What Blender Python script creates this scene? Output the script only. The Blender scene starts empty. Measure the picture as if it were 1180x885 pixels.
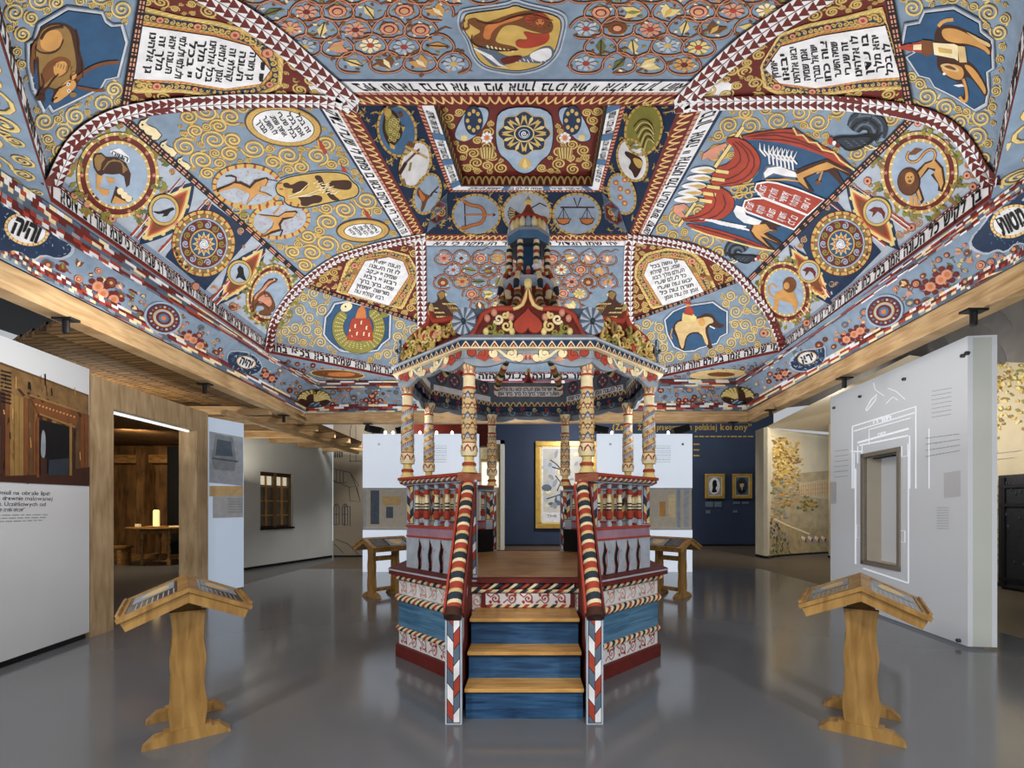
import bpy, bmesh, math, random
from mathutils import Vector, Matrix
from mathutils.bvhtree import BVHTree
from mathutils.geometry import tessellate_polygon
PI = math.pi
C = bpy.context.scene.collection
# ------------------------------------------------------------------ camera calibration (1180 x 885)
F, U0, V0, EYE = 540.0, 610.0, 585.0, 1.55
def ray(u, v): return Vector(((u-U0)/F, 1.0, (V0-v)/F))
def at_depth(u, v, d): return Vector((0, 0, EYE)) + ray(u, v)*d
def at_height(u, v, z): return at_depth(u, v, (z-EYE)*F/(V0-v))
def on_floor(u, v): return at_height(u, v, 0.0)
# ------------------------------------------------------------------ materials
def lin(c):
    c /= 255.0
    return c/12.92 if c <= 0.04045 else ((c+0.055)/1.055)**2.4
def rgb(c): return (lin(c[0]), lin(c[1]), lin(c[2]), 1.0)
MATS = {}
def nodes_of(name):
    m = bpy.data.materials.new(name); m.use_nodes = True
    nt = m.node_tree; b = nt.nodes['Principled BSDF']
    return m, nt, b
def paint(name, c, rough=0.62, var=0.16, scale=9.0, spec=0.25, metal=0.0, stretch=(1,1,1), bump=0.0):
    """a flat paint colour with a little brushwork noise"""
    if name in MATS: return MATS[name]
    m, nt, b = nodes_of(name)
    tc = nt.nodes.new('ShaderNodeTexCoord'); mp = nt.nodes.new('ShaderNodeMapping')
    mp.inputs['Scale'].default_value = stretch
    nz = nt.nodes.new('ShaderNodeTexNoise'); nz.inputs['Scale'].default_value = scale
    nz.inputs['Detail'].default_value = 4.0
    rp = nt.nodes.new('ShaderNodeMapRange'); rp.inputs[1].default_value = 0.3; rp.inputs[2].default_value = 0.7
    rp.inputs[3].default_value = 1.0-var; rp.inputs[4].default_value = 1.0+var*0.6
    mx = nt.nodes.new('ShaderNodeVectorMath'); mx.operation = 'SCALE'
    mx.inputs[0].default_value = rgb(c)[:3]
    L = nt.links
    L.new(tc.outputs['Object'], mp.inputs[0]); L.new(mp.outputs[0], nz.inputs['Vector'])
    L.new(nz.outputs[0], rp.inputs[0]); L.new(rp.outputs[0], mx.inputs['Scale'])
    L.new(mx.outputs[0], b.inputs['Base Color'])
    b.inputs['Roughness'].default_value = rough; b.inputs['Metallic'].default_value = metal
    b.inputs['Specular IOR Level'].default_value = spec
    if bump:
        bp = nt.nodes.new('ShaderNodeBump'); bp.inputs['Strength'].default_value = bump; bp.inputs['Distance'].default_value = 0.01
        L.new(nz.outputs[0], bp.inputs['Height']); L.new(bp.outputs[0], b.inputs['Normal'])
    MATS[name] = m
    return m
def wood(name, c1, c2, grain=(1, 1, 12), scale=3.0, rough=0.5, dist=2.5, spec=0.3):
    if name in MATS: return MATS[name]
    m, nt, b = nodes_of(name); L = nt.links
    tc = nt.nodes.new('ShaderNodeTexCoord'); mp = nt.nodes.new('ShaderNodeMapping')
    mp.inputs['Scale'].default_value = grain
    nz = nt.nodes.new('ShaderNodeTexNoise'); nz.inputs['Scale'].default_value = scale; nz.inputs['Detail'].default_value = 6
    nz.inputs['Distortion'].default_value = dist*0.3
    n2 = nt.nodes.new('ShaderNodeTexNoise'); n2.inputs['Scale'].default_value = 2.2; n2.inputs['Detail'].default_value = 2
    ad = nt.nodes.new('ShaderNodeMath'); ad.operation = 'MULTIPLY_ADD'; ad.inputs[1].default_value = 0.5
    cr = nt.nodes.new('ShaderNodeValToRGB')
    cr.color_ramp.elements[0].position = 0.5; cr.color_ramp.elements[0].color = rgb(c2)
    cr.color_ramp.elements[1].position = 0.95; cr.color_ramp.elements[1].color = rgb(c1)
    L.new(tc.outputs['Object'], mp.inputs[0]); L.new(mp.outputs[0], nz.inputs['Vector']); L.new(tc.outputs['Object'], n2.inputs['Vector'])
    L.new(n2.outputs[0], ad.inputs[0]); L.new(nz.outputs[0], ad.inputs[2]); L.new(ad.outputs[0], cr.inputs[0])
    L.new(cr.outputs[0], b.inputs['Base Color']); b.inputs['Roughness'].default_value = rough
    b.inputs['Specular IOR Level'].default_value = spec
    MATS[name] = m
    return m
def glow(name, c, strength):
    if name in MATS: return MATS[name]
    m, nt, b = nodes_of(name)
    b.inputs['Base Color'].default_value = rgb(c); b.inputs['Emission Color'].default_value = rgb(c)
    b.inputs['Emission Strength'].default_value = strength; b.inputs['Roughness'].default_value = 0.3
    MATS[name] = m
    return m
PAL = dict(sky=(124,143,164), pale=(150,168,190), mist=(168,178,192), navy=(30,48,76), deep=(44,80,116), ink=(22,22,26),
  gold=(196,164,92), ochre=(138,108,62), straw=(216,194,130), cream=(228,212,172), wine=(100,36,32), red=(160,62,46), white=(222,222,226),
  olive=(132,128,62), green=(96,104,56), rose=(204,142,118), brown=(112,68,38), umber=(62,36,26), orange=(192,116,64), tan=(196,146,84),
  grey=(138,146,156), slate=(86,100,118), lilac=(158,122,140), char=(44,52,62), blue=(74,108,144), sand=(206,178,128), black=(14,14,16))
for k, c in PAL.items(): paint('paint_'+k, c)
def P(k): return MATS['paint_'+k] if isinstance(k, str) else k
# ------------------------------------------------------------------ object helpers
def tag(o, label=None, cat=None, group=None, kind=None):
    if label: o['label'] = label
    if cat: o['category'] = cat
    if group: o['group'] = group
    if kind: o['kind'] = kind
    return o
def empty(name, loc=(0,0,0), rz=0.0, parent=None):
    o = bpy.data.objects.new(name, None); C.objects.link(o); o.location = loc; o.rotation_euler = (0,0,rz)
    o.empty_display_size = 0.1
    if parent: o.parent = parent
    return o
def copy_tree(o, parent=None):
    c = o.copy(); C.objects.link(c); c.parent = parent
    for ch in list(o.children): copy_tree(ch, c)
    return c
class MB:
    """collects shapes, links them as one mesh object"""
    def __init__(s): s.v=[]; s.f=[]; s.m=[]; s.sm=[]; s.mats=[]
    def mi(s, mat):
        mat = P(mat)
        if mat not in s.mats: s.mats.append(mat)
        return s.mats.index(mat)
    def add(s, vs, fs, mat, smooth=False):
        n = len(s.v); i = s.mi(mat)
        s.v.extend([tuple(p) for p in vs])
        for f in fs: s.f.append(tuple(a+n for a in f)); s.m.append(i); s.sm.append(smooth)
    def box(s, x0,x1,y0,y1,z0,z1, mat, M=None, bev=0.0):
        bm = bmesh.new(); bmesh.ops.create_cube(bm, size=1.0)
        for v in bm.verts: v.co = Vector(((x0+x1)/2+v.co.x*(x1-x0), (y0+y1)/2+v.co.y*(y1-y0), (z0+z1)/2+v.co.z*(z1-z0)))
        if bev: bmesh.ops.bevel(bm, geom=bm.edges[:], offset=bev, segments=2, affect='EDGES', profile=0.6)
        s.bm(bm, mat, M)
    def bm(s, bm, mat, M=None, smooth=False):
        bm.verts.index_update()
        s.add([(M @ v.co) if M else v.co.copy() for v in bm.verts], [[v.index for v in f.verts] for f in bm.faces], mat, smooth); bm.free()
    def obox(s, a, b, w, h, mat, up=Vector((0,0,1)), bev=0.0, dz=0.0):
        """bar from a to b, w wide sideways, h along up (centred)"""
        a=Vector(a); b=Vector(b); d=(b-a); L=d.length; d.normalize(); sd=d.cross(up).normalized(); u=sd.cross(d).normalized()
        M=Matrix(((sd.x,d.x,u.x,a.x),(sd.y,d.y,u.y,a.y),(sd.z,d.z,u.z,a.z),(0,0,0,1)))
        s.box(-w/2,w/2,0,L,-h/2+dz,h/2+dz,mat,M,bev)
    def prism(s, pts, fn, d0, d1, mat, matside=None):
        """2-D outline extruded between d0 and d1; fn(x, y, d) -> point"""
        tri = tessellate_polygon([[Vector((p[0],p[1],0)) for p in pts]])
        n=len(pts)
        a=[fn(p[0],p[1],d0) for p in pts]; b=[fn(p[0],p[1],d1) for p in pts]
        s.add(a, [t for t in tri], mat); s.add(b, [t for t in tri], mat)
        s.add(a+b, [(i,(i+1)%n,n+(i+1)%n,n+i) for i in range(n)], matside or mat)
    def lathe(s, prof, c, mat, n=20, M=None, smooth=True, mats=None):
        """prof: list of (r, z); mats: a material per ring (len(prof)-1)"""
        c=Vector(c)
        for k in range(len(prof)-1):
            (r0,z0),(r1,z1)=prof[k],prof[k+1]
            vs=[];fs=[]
            for i in range(n):
                a=2*PI*i/n; vs.append(Vector((r0*math.cos(a),r0*math.sin(a),z0))); vs.append(Vector((r1*math.cos(a),r1*math.sin(a),z1)))
            for i in range(n):
                j=(i+1)%n; fs.append((2*i,2*j,2*j+1,2*i+1))
            vs=[((M@v) if M else v)+c for v in vs]
            s.add(vs,fs,mats[k] if mats else mat,smooth)
        for k,fl in ((0,1),(len(prof)-1,0)):
            r,z=prof[k]
            if r>1e-4:
                vs=[Vector((r*math.cos(2*PI*i/n),r*math.sin(2*PI*i/n),z)) for i in range(n)]
                s.add([((M@v) if M else v)+c for v in vs],[tuple(range(n))],(mats[0 if k==0 else -1] if mats else mat))
    def tube(s, pts, r, mat, n=8, mats=None, caps=True):
        """round bar along pts; r number or list; mats: list used ring by ring in turn"""
        pts=[Vector(p) for p in pts]; N=len(pts); rr=r if isinstance(r,(list,tuple)) else [r]*N
        rings=[]; ref=None
        for i,p in enumerate(pts):
            t=(pts[min(i+1,N-1)]-pts[max(i-1,0)]).normalized()
            if ref is None: ref=t.orthogonal().normalized()
            sd=(ref-t*ref.dot(t)).normalized(); ref=sd; up=t.cross(sd)
            rings.append([p+(sd*math.cos(2*PI*k/n)+up*math.sin(2*PI*k/n))*rr[i] for k in range(n)])
        for i in range(N-1):
            vs=rings[i]+rings[i+1]; s.add(vs,[(k,(k+1)%n,n+(k+1)%n,n+k) for k in range(n)],mats[i%len(mats)] if mats else mat,True)
        if caps:
            s.add(rings[0],[tuple(range(n))],mats[0] if mats else mat); s.add(rings[-1],[tuple(range(n))],mats[-1] if mats else mat)
    def build(s, name, parent=None, loc=None):
        me=bpy.data.meshes.new(name); me.from_pydata(s.v,[],s.f)
        for m in s.mats: me.materials.append(m)
        me.polygons.foreach_set('material_index',s.m); me.polygons.foreach_set('use_smooth',s.sm); me.update()
        o=bpy.data.objects.new(name,me); C.objects.link(o)
        if parent: o.parent=parent
        if loc is not None: o.location=loc
        return o
# ------------------------------------------------------------------ glyphs
GL={}
def glyph(ch, bold=0.0):
    k=(ch,bold)
    if k in GL: return GL[k]
    cu=bpy.data.curves.new('glyph','FONT'); cu.body=ch; cu.size=1.0; cu.resolution_u=2; cu.offset=bold
    o=bpy.data.objects.new('glyph',cu); C.objects.link(o)
    dg=bpy.context.evaluated_depsgraph_get(); dg.update(); me=o.evaluated_get(dg).to_mesh()
    vs=[(v.co.x,v.co.y) for v in me.vertices]; fs=[tuple(p.vertices) for p in me.polygons]
    o.evaluated_get(dg).to_mesh_clear(); bpy.data.objects.remove(o); bpy.data.curves.remove(cu)
    x0=min([v[0] for v in vs],default=0); x1=max([v[0] for v in vs],default=0.28)
    GL[k]=([(v[0]-x0,v[1]) for v in vs],fs,x1-x0)
    return GL[k]
def layout(txt, bold=0.0, gap=0.07, space=0.3):
    """-> list of (verts, faces) in text units and the width; txt in visual order left to right"""
    x=0;out=[]
    for ch in txt:
        if ch==' ': x+=space; continue
        v,f,w=glyph(ch,bold); out.append(([(a+x,b) for a,b in v],f)); x+=w+gap
    return out,max(x-gap,0.01)
HW="אמן יהא שמיה רבא מברך לעלם ולעלמי עלמיא ברוך אתה יי אלהינו מלך העולם שמע ישראל תורה צוה לנו משה מורשה קהלת יעקב זה השער צדיקים יבאו בו כל העונה בכל כחו פותחין לו שערי גן עדן".split()
def hebrew(n, rnd):
    out=[];c=0
    while c<n:
        w=rnd.choice(HW); out.append(w); c+=len(w)+1
    return ' '.join(out)[::-1]
# ------------------------------------------------------------------ painter: flat painted decoration laid on a surface
def txt_h(t): return any('\u0590'<=c<='\u05ff' for c in t)
class Painter:
    def __init__(s, mb, mapf, eps=0.0012, maxe=11.0): s.mb=mb; s.mapf=mapf; s.eps=eps; s.maxe=maxe; s.L=1; s.cache={}; s.n=0; s.mic=0.0
    def pt(s, p, L):
        k=(round(p[0],4),round(p[1],4))
        h=s.cache.get(k)
        if h is None: h=s.mapf(p[0],p[1]); s.cache[k]=h
        return h[0]+h[1]*(s.eps*L+s.mic)
    def tris(s, vs, fs, col, L=None, sub=True):
        L=s.L if L is None else L
        s.n+=1; s.mic=(s.n%60)/60*0.8*s.eps          # no two strokes ever lie in one plane
        work=[[vs[i] for i in f] for f in fs]; out=[]
        mx=s.maxe**2
        while work:
            t=work.pop()
            if len(t)==3 and sub:
                e=[(t[0][0]-t[1][0])**2+(t[0][1]-t[1][1])**2,(t[1][0]-t[2][0])**2+(t[1][1]-t[2][1])**2,(t[2][0]-t[0][0])**2+(t[2][1]-t[0][1])**2]
                k=e.index(max(e))
                if e[k]>mx:
                    a,b,c=t[k],t[(k+1)%3],t[(k+2)%3]; m=((a[0]+b[0])/2,(a[1]+b[1])/2)
                    work.append([a,m,c]); work.append([m,b,c]); continue
            out.append(t)
        idx={};V=[];Fs=[]
        for t in out:
            f=[]
            for p in t:
                k=(p[0],p[1])
                if k not in idx: idx[k]=len(V); V.append(s.pt(p,L))
                f.append(idx[k])
            Fs.append(f)
        s.mb.add(V,Fs,col)
    def poly(s, pts, col, L=None):
        if len(pts)<3: return
        s.tris(pts,[tuple(t) for t in tessellate_polygon([[Vector((p[0],p[1],0)) for p in pts]])],col,L)
    def ell(s, cx,cy,rx,ry,col,L=None,rot=0.0,n=28): s.poly(ellpts(cx,cy,rx,ry,rot,n),col,L)
    def line(s, pts, w, col, L=None, closed=False):
        """ribbon; w is a number or one width per point"""
        N=len(pts)
        if N<2: return
        ww=w if isinstance(w,(list,tuple)) else [w]*N
        A=[];B=[]
        for i,p in enumerate(pts):
            a=pts[(i-1)%N] if (closed or i>0) else p; b=pts[(i+1)%N] if (closed or i<N-1) else p
            dx,dy=b[0]-a[0],b[1]-a[1]; l=math.hypot(dx,dy) or 1; nx,ny=-dy/l*ww[i]/2,dx/l*ww[i]/2
            A.append((p[0]+nx,p[1]+ny)); B.append((p[0]-nx,p[1]-ny))
        vs=A+B; fs=[]
        for i in range(N if closed else N-1):
            j=(i+1)%N; fs+=[(i,j,N+j),(i,N+j,N+i)]
        s.tris(vs,fs,col,L)
    def ring(s,cx,cy,rx,ry,w,col,L=None,rot=0.0,n=36): s.line(ellpts(cx,cy,rx,ry,rot,n),w,col,L,True)
    def dashring(s,cx,cy,rx,ry,w,c1,c2,L,rot=0.0,n=26):
        s.ring(cx,cy,rx,ry,w,c1,L,rot)
        p=ellpts(cx,cy,rx,ry,rot,n*4)
        for i in range(n): s.line([p[i*4],p[i*4+1]],w*0.95,c2,L+1)
    def scroll(s,cx,cy,r,col,L,a0=0.0,sgn=1,turns=1.7,w=2.0,edge='ochre',asp=1.0,rot=0.0,hi=None):
        N=int(12*turns)+4; pts=[]
        for i in range(N):
            t=i/(N-1); a=a0+sgn*turns*2*PI*t; q=r*(1-0.86*t)
            x,y=q*math.cos(a),q*math.sin(a)*asp; cr,sr=math.cos(rot),math.sin(rot)
            pts.append((cx+x*cr-y*sr,cy+x*sr+y*cr))
        ws=[w*(0.5+0.7*math.sin(PI*min(1,(i/(N-1))*0.9+0.15))) for i in range(N)]
        if edge: s.line(pts,[q+(max(0.9,w*0.55) if w>.2 else w*.5) for q in ws],edge,L)
        s.line(pts,ws,col,L+1)
        if hi: s.line(pts,[q*0.35 for q in ws],hi,L+2)
        s.ell(pts[-1][0],pts[-1][1],w*0.9,w*0.9*asp,col,L+1,rot,8)
        return pts
    def text(s, txt, quad, col, L, bold=0.03, gap=0.07, space=0.3):
        """txt (visual order) fitted into the quad: bl, br, tr, tl"""
        g,W=layout(txt,bold,gap,space); bl,br,tr,tl=quad
        for v,f in g:
            vs=[]
            for a,b in v:
                x=a/W; y=b/(0.62 if txt_h(txt) else 0.75)
                p=[(bl[k]*(1-x)+br[k]*x)*(1-y)+(tl[k]*(1-x)+tr[k]*x)*y for k in (0,1)]
                vs.append((p[0],p[1]))
            s.tris(vs,f,col,L,sub=False)
def ellpts(cx,cy,rx,ry,rot=0.0,n=28):
    c,s=math.cos(rot),math.sin(rot)
    return [(cx+rx*math.cos(2*PI*i/n)*c-ry*math.sin(2*PI*i/n)*s, cy+rx*math.cos(2*PI*i/n)*s+ry*math.sin(2*PI*i/n)*c) for i in range(n)]
def inside(p, poly):
    r=False;n=len(poly);j=n-1
    for i in range(n):
        a,b=poly[i],poly[j]
        if (a[1]>p[1])!=(b[1]>p[1]) and p[0]<(b[0]-a[0])*(p[1]-a[1])/(b[1]-a[1])+a[0]: r=not r
        j=i
    return r
def zc(ox,oy,k,pts): return [(ox+a/k,oy+b/k) for a,b in pts]
def resample(pts, n):
    d=[0.0]
    for i in range(1,len(pts)): d.append(d[-1]+math.hypot(pts[i][0]-pts[i-1][0],pts[i][1]-pts[i-1][1]))
    out=[];j=0
    for k in range(n):
        t=d[-1]*k/(n-1)
        while j<len(pts)-2 and d[j+1]<t: j+=1
        q=(t-d[j])/((d[j+1]-d[j]) or 1); out.append((pts[j][0]+(pts[j+1][0]-pts[j][0])*q,pts[j][1]+(pts[j+1][1]-pts[j][1])*q))
    return out
def smooth(pts, closed=True, it=2):
    """corner cutting for hand drawn outlines"""
    for _ in range(it):
        o=[];n=len(pts)
        for i in range(n if closed else n-1):
            a,b=pts[i],pts[(i+1)%n]; o.append((a[0]*.75+b[0]*.25,a[1]*.75+b[1]*.25)); o.append((a[0]*.25+b[0]*.75,a[1]*.25+b[1]*.75))
        pts=o if closed else [pts[0]]+o+[pts[-1]]
    return pts
# ================================================================== PAINTED CEILING
rnd=random.Random(7)
V3=Vector
ZB,ZT,ZF,ZI,ZK=4.0,4.19,5.3,5.7,5.834
OCT=[(-3.83,3.75),(-4.14,7.43),(-2.23,9.12),(2.16,9.12),(3.99,7.35),(3.66,3.716),(2.25,2.02),(-2.42,2.02)]
FRO={'NL':(-2.0,4.1),'FL':(-1.77,6.73),'FR':(1.65,6.73),'NR':(1.85,4.1)}
FRI={'NL':(-1.635,4.37),'FL':(-1.43,6.43),'FR':(1.37,6.43),'NR':(1.40,4.37)}
IO={'NL':(-1.18,4.70),'FL':(-1.05,6.157),'FR':(0.946,6.157),'NR':(1.0,4.70)}
IJ={'NL':(-0.966,4.83),'FL':(-0.867,6.04),'FR':(0.80,6.04),'NR':(0.79,4.83)}
APX=['NL','FL','FL','FR','FR','NR','NR','NL']
SQ=[(-4.15,1.2),(-4.21,9.39),(4.05,9.19),(3.65,1.2)]          # top of the cove
FQ=[(-4.05,1.0),(-4.69,9.82),(4.48,9.64),(3.75,1.0)]          # foot of the cove
ZS,ZL=3.97,3.55
def groin(i,s):
    o=OCT[i]; a=FRO[APX[i]]
    return V3((o[0]+(a[0]-o[0])*s,o[1]+(a[1]-o[1])*s,ZT+(ZF-ZT)*(s**0.55)))
NS,NC=26,14
ceil_root=empty('ceiling'); tag(ceil_root,'painted wooden vaulted ceiling with animals, scrolls and inscriptions',None,None,'structure')
PANELS=['blue','blue','blue','blue','blue','blue','blue','blue']
pan=[]; allv=[];allf=[]
def reg(vs,fs):
    n=len(allv); allv.extend([tuple(v) for v in vs]); allf.extend([tuple(a+n for a in f) for f in fs])
def add_base(mb,vs,fs,mat,smooth=False): mb.add(vs,fs,mat,smooth); reg(vs,fs)
for i in range(8):
    j=(i+1)%8; vs=[];fs=[]
    for a in range(NS+1):
        s=(a/NS)**1.6; p=groin(i,s); q=groin(j,s)
        for b in range(NC+1): vs.append(p.lerp(q,b/NC))
    for a in range(NS):
        for b in range(NC):
            k=a*(NC+1)+b; fs.append((k,k+1,k+NC+2,k+NC+1))
    mb=MB(); add_base(mb,vs,fs,'sky',True); pan.append(mb)
# boards under the vault, soffit, cove
brd=[]
for i in range(8):
    j=(i+1)%8; o,p=OCT[i],OCT[j]; mb=MB()
    add_base(mb,[(o[0],o[1],ZB),(p[0],p[1],ZB),(p[0],p[1],ZT),(o[0],o[1],ZT)],[(0,1,2,3)],'wine'); brd.append(mb)
sof=MB()
o3=[V3((a,b,ZB)) for a,b in OCT]; s3=[V3((a,b,ZS)) for a,b in SQ]
add_base(sof,o3+s3,[(0,1,9,8),(2,3,10,9),(4,5,11,10),(6,7,8,11),(1,2,9),(3,4,10),(5,6,11),(7,0,8)],'sky')
cov=[]
for i in range(4):
    j=(i+1)%4; vs=[];fs=[]
    for a in range(7):
        t=a/6; k=1-math.cos(t*PI/2); z=ZL+(ZS-ZL)*math.sin(t*PI/2)
        k=0.5*k+0.5*t; z=0.5*z+0.5*(ZL+(ZS-ZL)*t)
        for q in range(13):
            w=q/12
            f=V3((FQ[i][0]+(FQ[j][0]-FQ[i][0])*w,FQ[i][1]+(FQ[j][1]-FQ[i][1])*w,0)); g=V3((SQ[i][0]+(SQ[j][0]-SQ[i][0])*w,SQ[i][1]+(SQ[j][1]-SQ[i][1])*w,0))
            e=f.lerp(g,k); vs.append(V3((e.x,e.y,z)))
    for a in range(6):
        for q in range(12):
            n=a*13+q; fs.append((n,n+1,n+14,n+13))
    mb=MB(); add_base(mb,vs,fs,'sky',True); cov.append(mb)
KEY=['NL','FL','FR','NR']                                        # sides: 0 left, 1 far, 2 right, 3 near
frm=[];med=[];itx=[];izz=[]
def quad(A,za,B,zb,k0,k1): return [V3((*A[k0],za)),V3((*A[k1],za)),V3((*B[k1],zb)),V3((*B[k0],zb))]
for i in range(4):
    k0,k1=KEY[i],KEY[(i+1)%4]
    for lst,A,za,B,zb,m in ((frm,FRO,ZF,FRI,ZF,'wine'),(med,FRI,ZF,IO,ZI,'navy'),(itx,IO,ZI,IJ,ZI,'white'),(izz,IJ,ZI,IJ,ZK,'wine')):
        mb=MB(); add_base(mb,quad(A,za,B,zb,k0,k1),[(0,1,2,3)],m); lst.append(mb)
top=MB(); add_base(top,[V3((*IJ[k],ZK)) for k in KEY],[(0,1,2,3)],'wine')
BV=BVHTree.FromPolygons(allv,allf); CAM=V3((0,0,EYE))
def ceil_map(u,v):
    d=ray(u,v).normalized(); h=BV.ray_cast(CAM,d)
    if h[0] is None:
        h=min((BV.find_nearest(CAM+d*(2+0.3*k)) for k in range(38)),key=lambda q:q[3])
    n=h[1]
    if n.dot(d)>0: n=-n
    return h[0],n
def PX(mb,maxe=11): return Painter(mb,ceil_map,0.0012,maxe)
def QP(mb,q,eps=0.002):
    """painter on a flat four cornered board in metres: x along the foot, y up"""
    a,b,c,d=q; L=(b-a).length; H=(((d-a)+(c-b))/2).length; n=(b-a).cross(d-a).normalized()
    mid=(a+b+c+d)/4
    if n.dot(CAM-mid)<0: n=-n
    p=Painter(mb,lambda x,y:((a.lerp(b,x/L)).lerp(d.lerp(c,x/L),y/H),n),eps,99); p.W=L; p.H=H
    return p
def rect(p,x0,x1,y0,y1,c,L): p.tris([(x0,y0),(x1,y0),(x1,y1),(x0,y1)],[(0,1,2),(0,2,3)],c,L,False)
def scallop(p,x0,x1,y0,y1,n,c,L,w):
    for k in range(n):
        a=x0+(x1-x0)*k/n; b=x0+(x1-x0)*(k+1)/n; pts=[]
        for q in range(9): t=q/8; pts.append((a+(b-a)*t,y0+(y1-y0)*abs(math.sin(PI*t))**0.7))
        p.line(pts,w,c,L)
# ---- boards with inscriptions
TXT={0:'הקבה אמר רבי יום אחד ובא ויאמר המנחה שבת תהלה לדוד כל האומר רב שבא הרני כי שבת אמר רבי דוסא'[::-1],
 1:'כי השעה אמן יהא שמיה רבא בכפי בחו'[::-1],2:'אמן ואמן אמן כל עונה בעולם הזה ובעולם הבא'[::-1],3:'מי שעונה אמן בעולם הזה זוכה ועונה אמן'[::-1],
 4:'בן לקיש כל העונה אמן בכל כחו פותחין לו שערי גן עדן אמר רבי חנינא'[::-1],5:'אמר ריש לקיש כל העונה אמן'[::-1],6:'ברוך שם כבוד מלכותו לעולם ועד'[::-1],7:'אמר רבי יהושע בן לוי כל העונה'[::-1]}
for i in range(8):
    j=(i+1)%8; q=[V3((*OCT[i],ZB)),V3((*OCT[j],ZB)),V3((*OCT[j],ZT)),V3((*OCT[i],ZT))]
    p=QP(brd[i],q); W=p.W
    rect(p,0.02,W-0.02,0.045,0.155,'white',1)
    n=len(TXT[i]); want=W-0.16
    p.text(TXT[i],[(0.08,0.054),(0.08+want,0.054),(0.08+want,0.148),(0.08,0.148)],'ink',2,0.045,0.09,0.42)
    k=0; x=0.05
    while x<W-0.1:
        if k%3==0: rect(p,x,x+0.07,0.170,0.177,'white',1); x+=0.1
        else: rect(p,x,x+0.014,0.168,0.179,'white',1); x+=0.045
        k+=1
    rect(p,0,W,0.0,0.008,'red',1)
# ---- lantern frame strips (text outside, gold arches inside)
FT=['זה השער ליי צדיקים יבאו בו פתחו לי שערי צדק'[::-1],'יהי שמו הגדול מבורך חבר העתקה כי בא'[::-1],'ברוך אתה יי אלהינו מלך העולם אשר קדשנו'[::-1],'בית ישראל ברכו את יי בית אהרן ברכו את יי אלא ברוך הוא'[::-1]]
for i in range(4):
    k0,k1=KEY[i],KEY[(i+1)%4]; q=quad(FRO,ZF,FRI,ZF,k0,k1); p=QP(frm[i],q); W,H=p.W,p.H
    rect(p,0,W,0,H*0.07,'navy',1); rect(p,0,W,H*0.08,H*0.48,'white',1)
    rect(p,0,W,H*0.49,H*0.57,'rose',1)
    for k in range(int(W/0.07)): rect(p,k*0.07,k*0.07+0.012,H*0.49,H*0.57,'ink',2)
    inset=W*0.10
    p.text(FT[i],[(inset,H*0.15),(W-inset,H*0.15),(W-inset,H*0.42),(inset,H*0.42)],'ink',2,0.03,0.09,0.4)
    nn=int(W/0.1); scallop(p,0.02,W-0.02,H*0.64,H*0.9,nn,'red',1,0.032); scallop(p,0.02,W-0.02,H*0.64,H*0.9,nn,'straw',2,0.016)
# ---- inner text strip: white fields parted by blue stones
for i in range(4):
    k0,k1=KEY[i],KEY[(i+1)%4]; q=quad(IO,ZI,IJ,ZI,k0,k1); p=QP(itx[i],q); W,H=p.W,p.H
    rect(p,0,W,0,H*0.28,'wine',1)
    for k in range(int(W/0.05)): rect(p,k*0.05,k*0.05+0.025,H*0.04,H*0.24,'rose',2)
    rect(p,0,W,H*0.9,H,'ink',1)
    nf=3
    for k in range(nf):
        a=W*(0.06+0.88*k/nf); b=W*(0.06+0.88*(k+1)/nf)
        p.text(hebrew(11,rnd),[(a+0.06,H*0.42),(b-0.06,H*0.42),(b-0.06,H*0.76),(a+0.06,H*0.76)],'ink',2,0.02)
        rect(p,b-0.05,b+0.05,H*0.28,H*0.92,'blue',2)
    q=quad(IJ,ZI,IJ,ZK,k0,k1); p=QP(izz[i],q); W,H=p.W,p.H
    nn=int(W/0.085); scallop(p,0,W,H*0.12,H*0.85,nn,'ochre',1,0.03); scallop(p,0,W,H*0.12,H*0.85,nn,'straw',2,0.015)
# ------------------------------------------------------------------ painted motifs, measured on the photograph and laid on the vault
def gband(mb,path,w0,w1,rows=3,step=8.0,L=16):
    p=PX(mb); ln=sum(math.hypot(path[i+1][0]-path[i][0],path[i+1][1]-path[i][1]) for i in range(len(path)-1))
    path=smooth(path,False,2); n=max(6,int(ln/step)); q=resample(path,n)
    ws=[w0+(w1-w0)*k/(n-1) for k in range(n)]
    p.line(q,ws,'wine',L)
    off=[]
    for k in range(n):
        a=q[max(0,k-1)];b=q[min(n-1,k+1)]; dx,dy=b[0]-a[0],b[1]-a[1]; l=math.hypot(dx,dy) or 1; off.append((-dy/l,dx/l))
    for r in range(rows):
        f0=-0.5+r/rows+0.02; f1=-0.5+(r+1)/rows-0.02
        for k in range(n-1):
            A=lambda kk,f:(q[kk][0]+off[kk][0]*ws[kk]*f,q[kk][1]+off[kk][1]*ws[kk]*f)
            t=[A(k,f0),A(k+1,f0),A(k+1,f1)] if r%2==0 else [A(k,f1),A(k+1,f0),A(k+1,f1)]
            p.tris(t,[(0,1,2)],'white',L+1,False)
            if r<rows-1: 
                pass
def persp(A,dA,B,dB,t):
    w0,w1=(1-t)/dA,t/dB; return ((A[0]*w0*1+B[0]*w1)/(w0+w1),(A[1]*w0+B[1]*w1)/(w0+w1))
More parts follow.
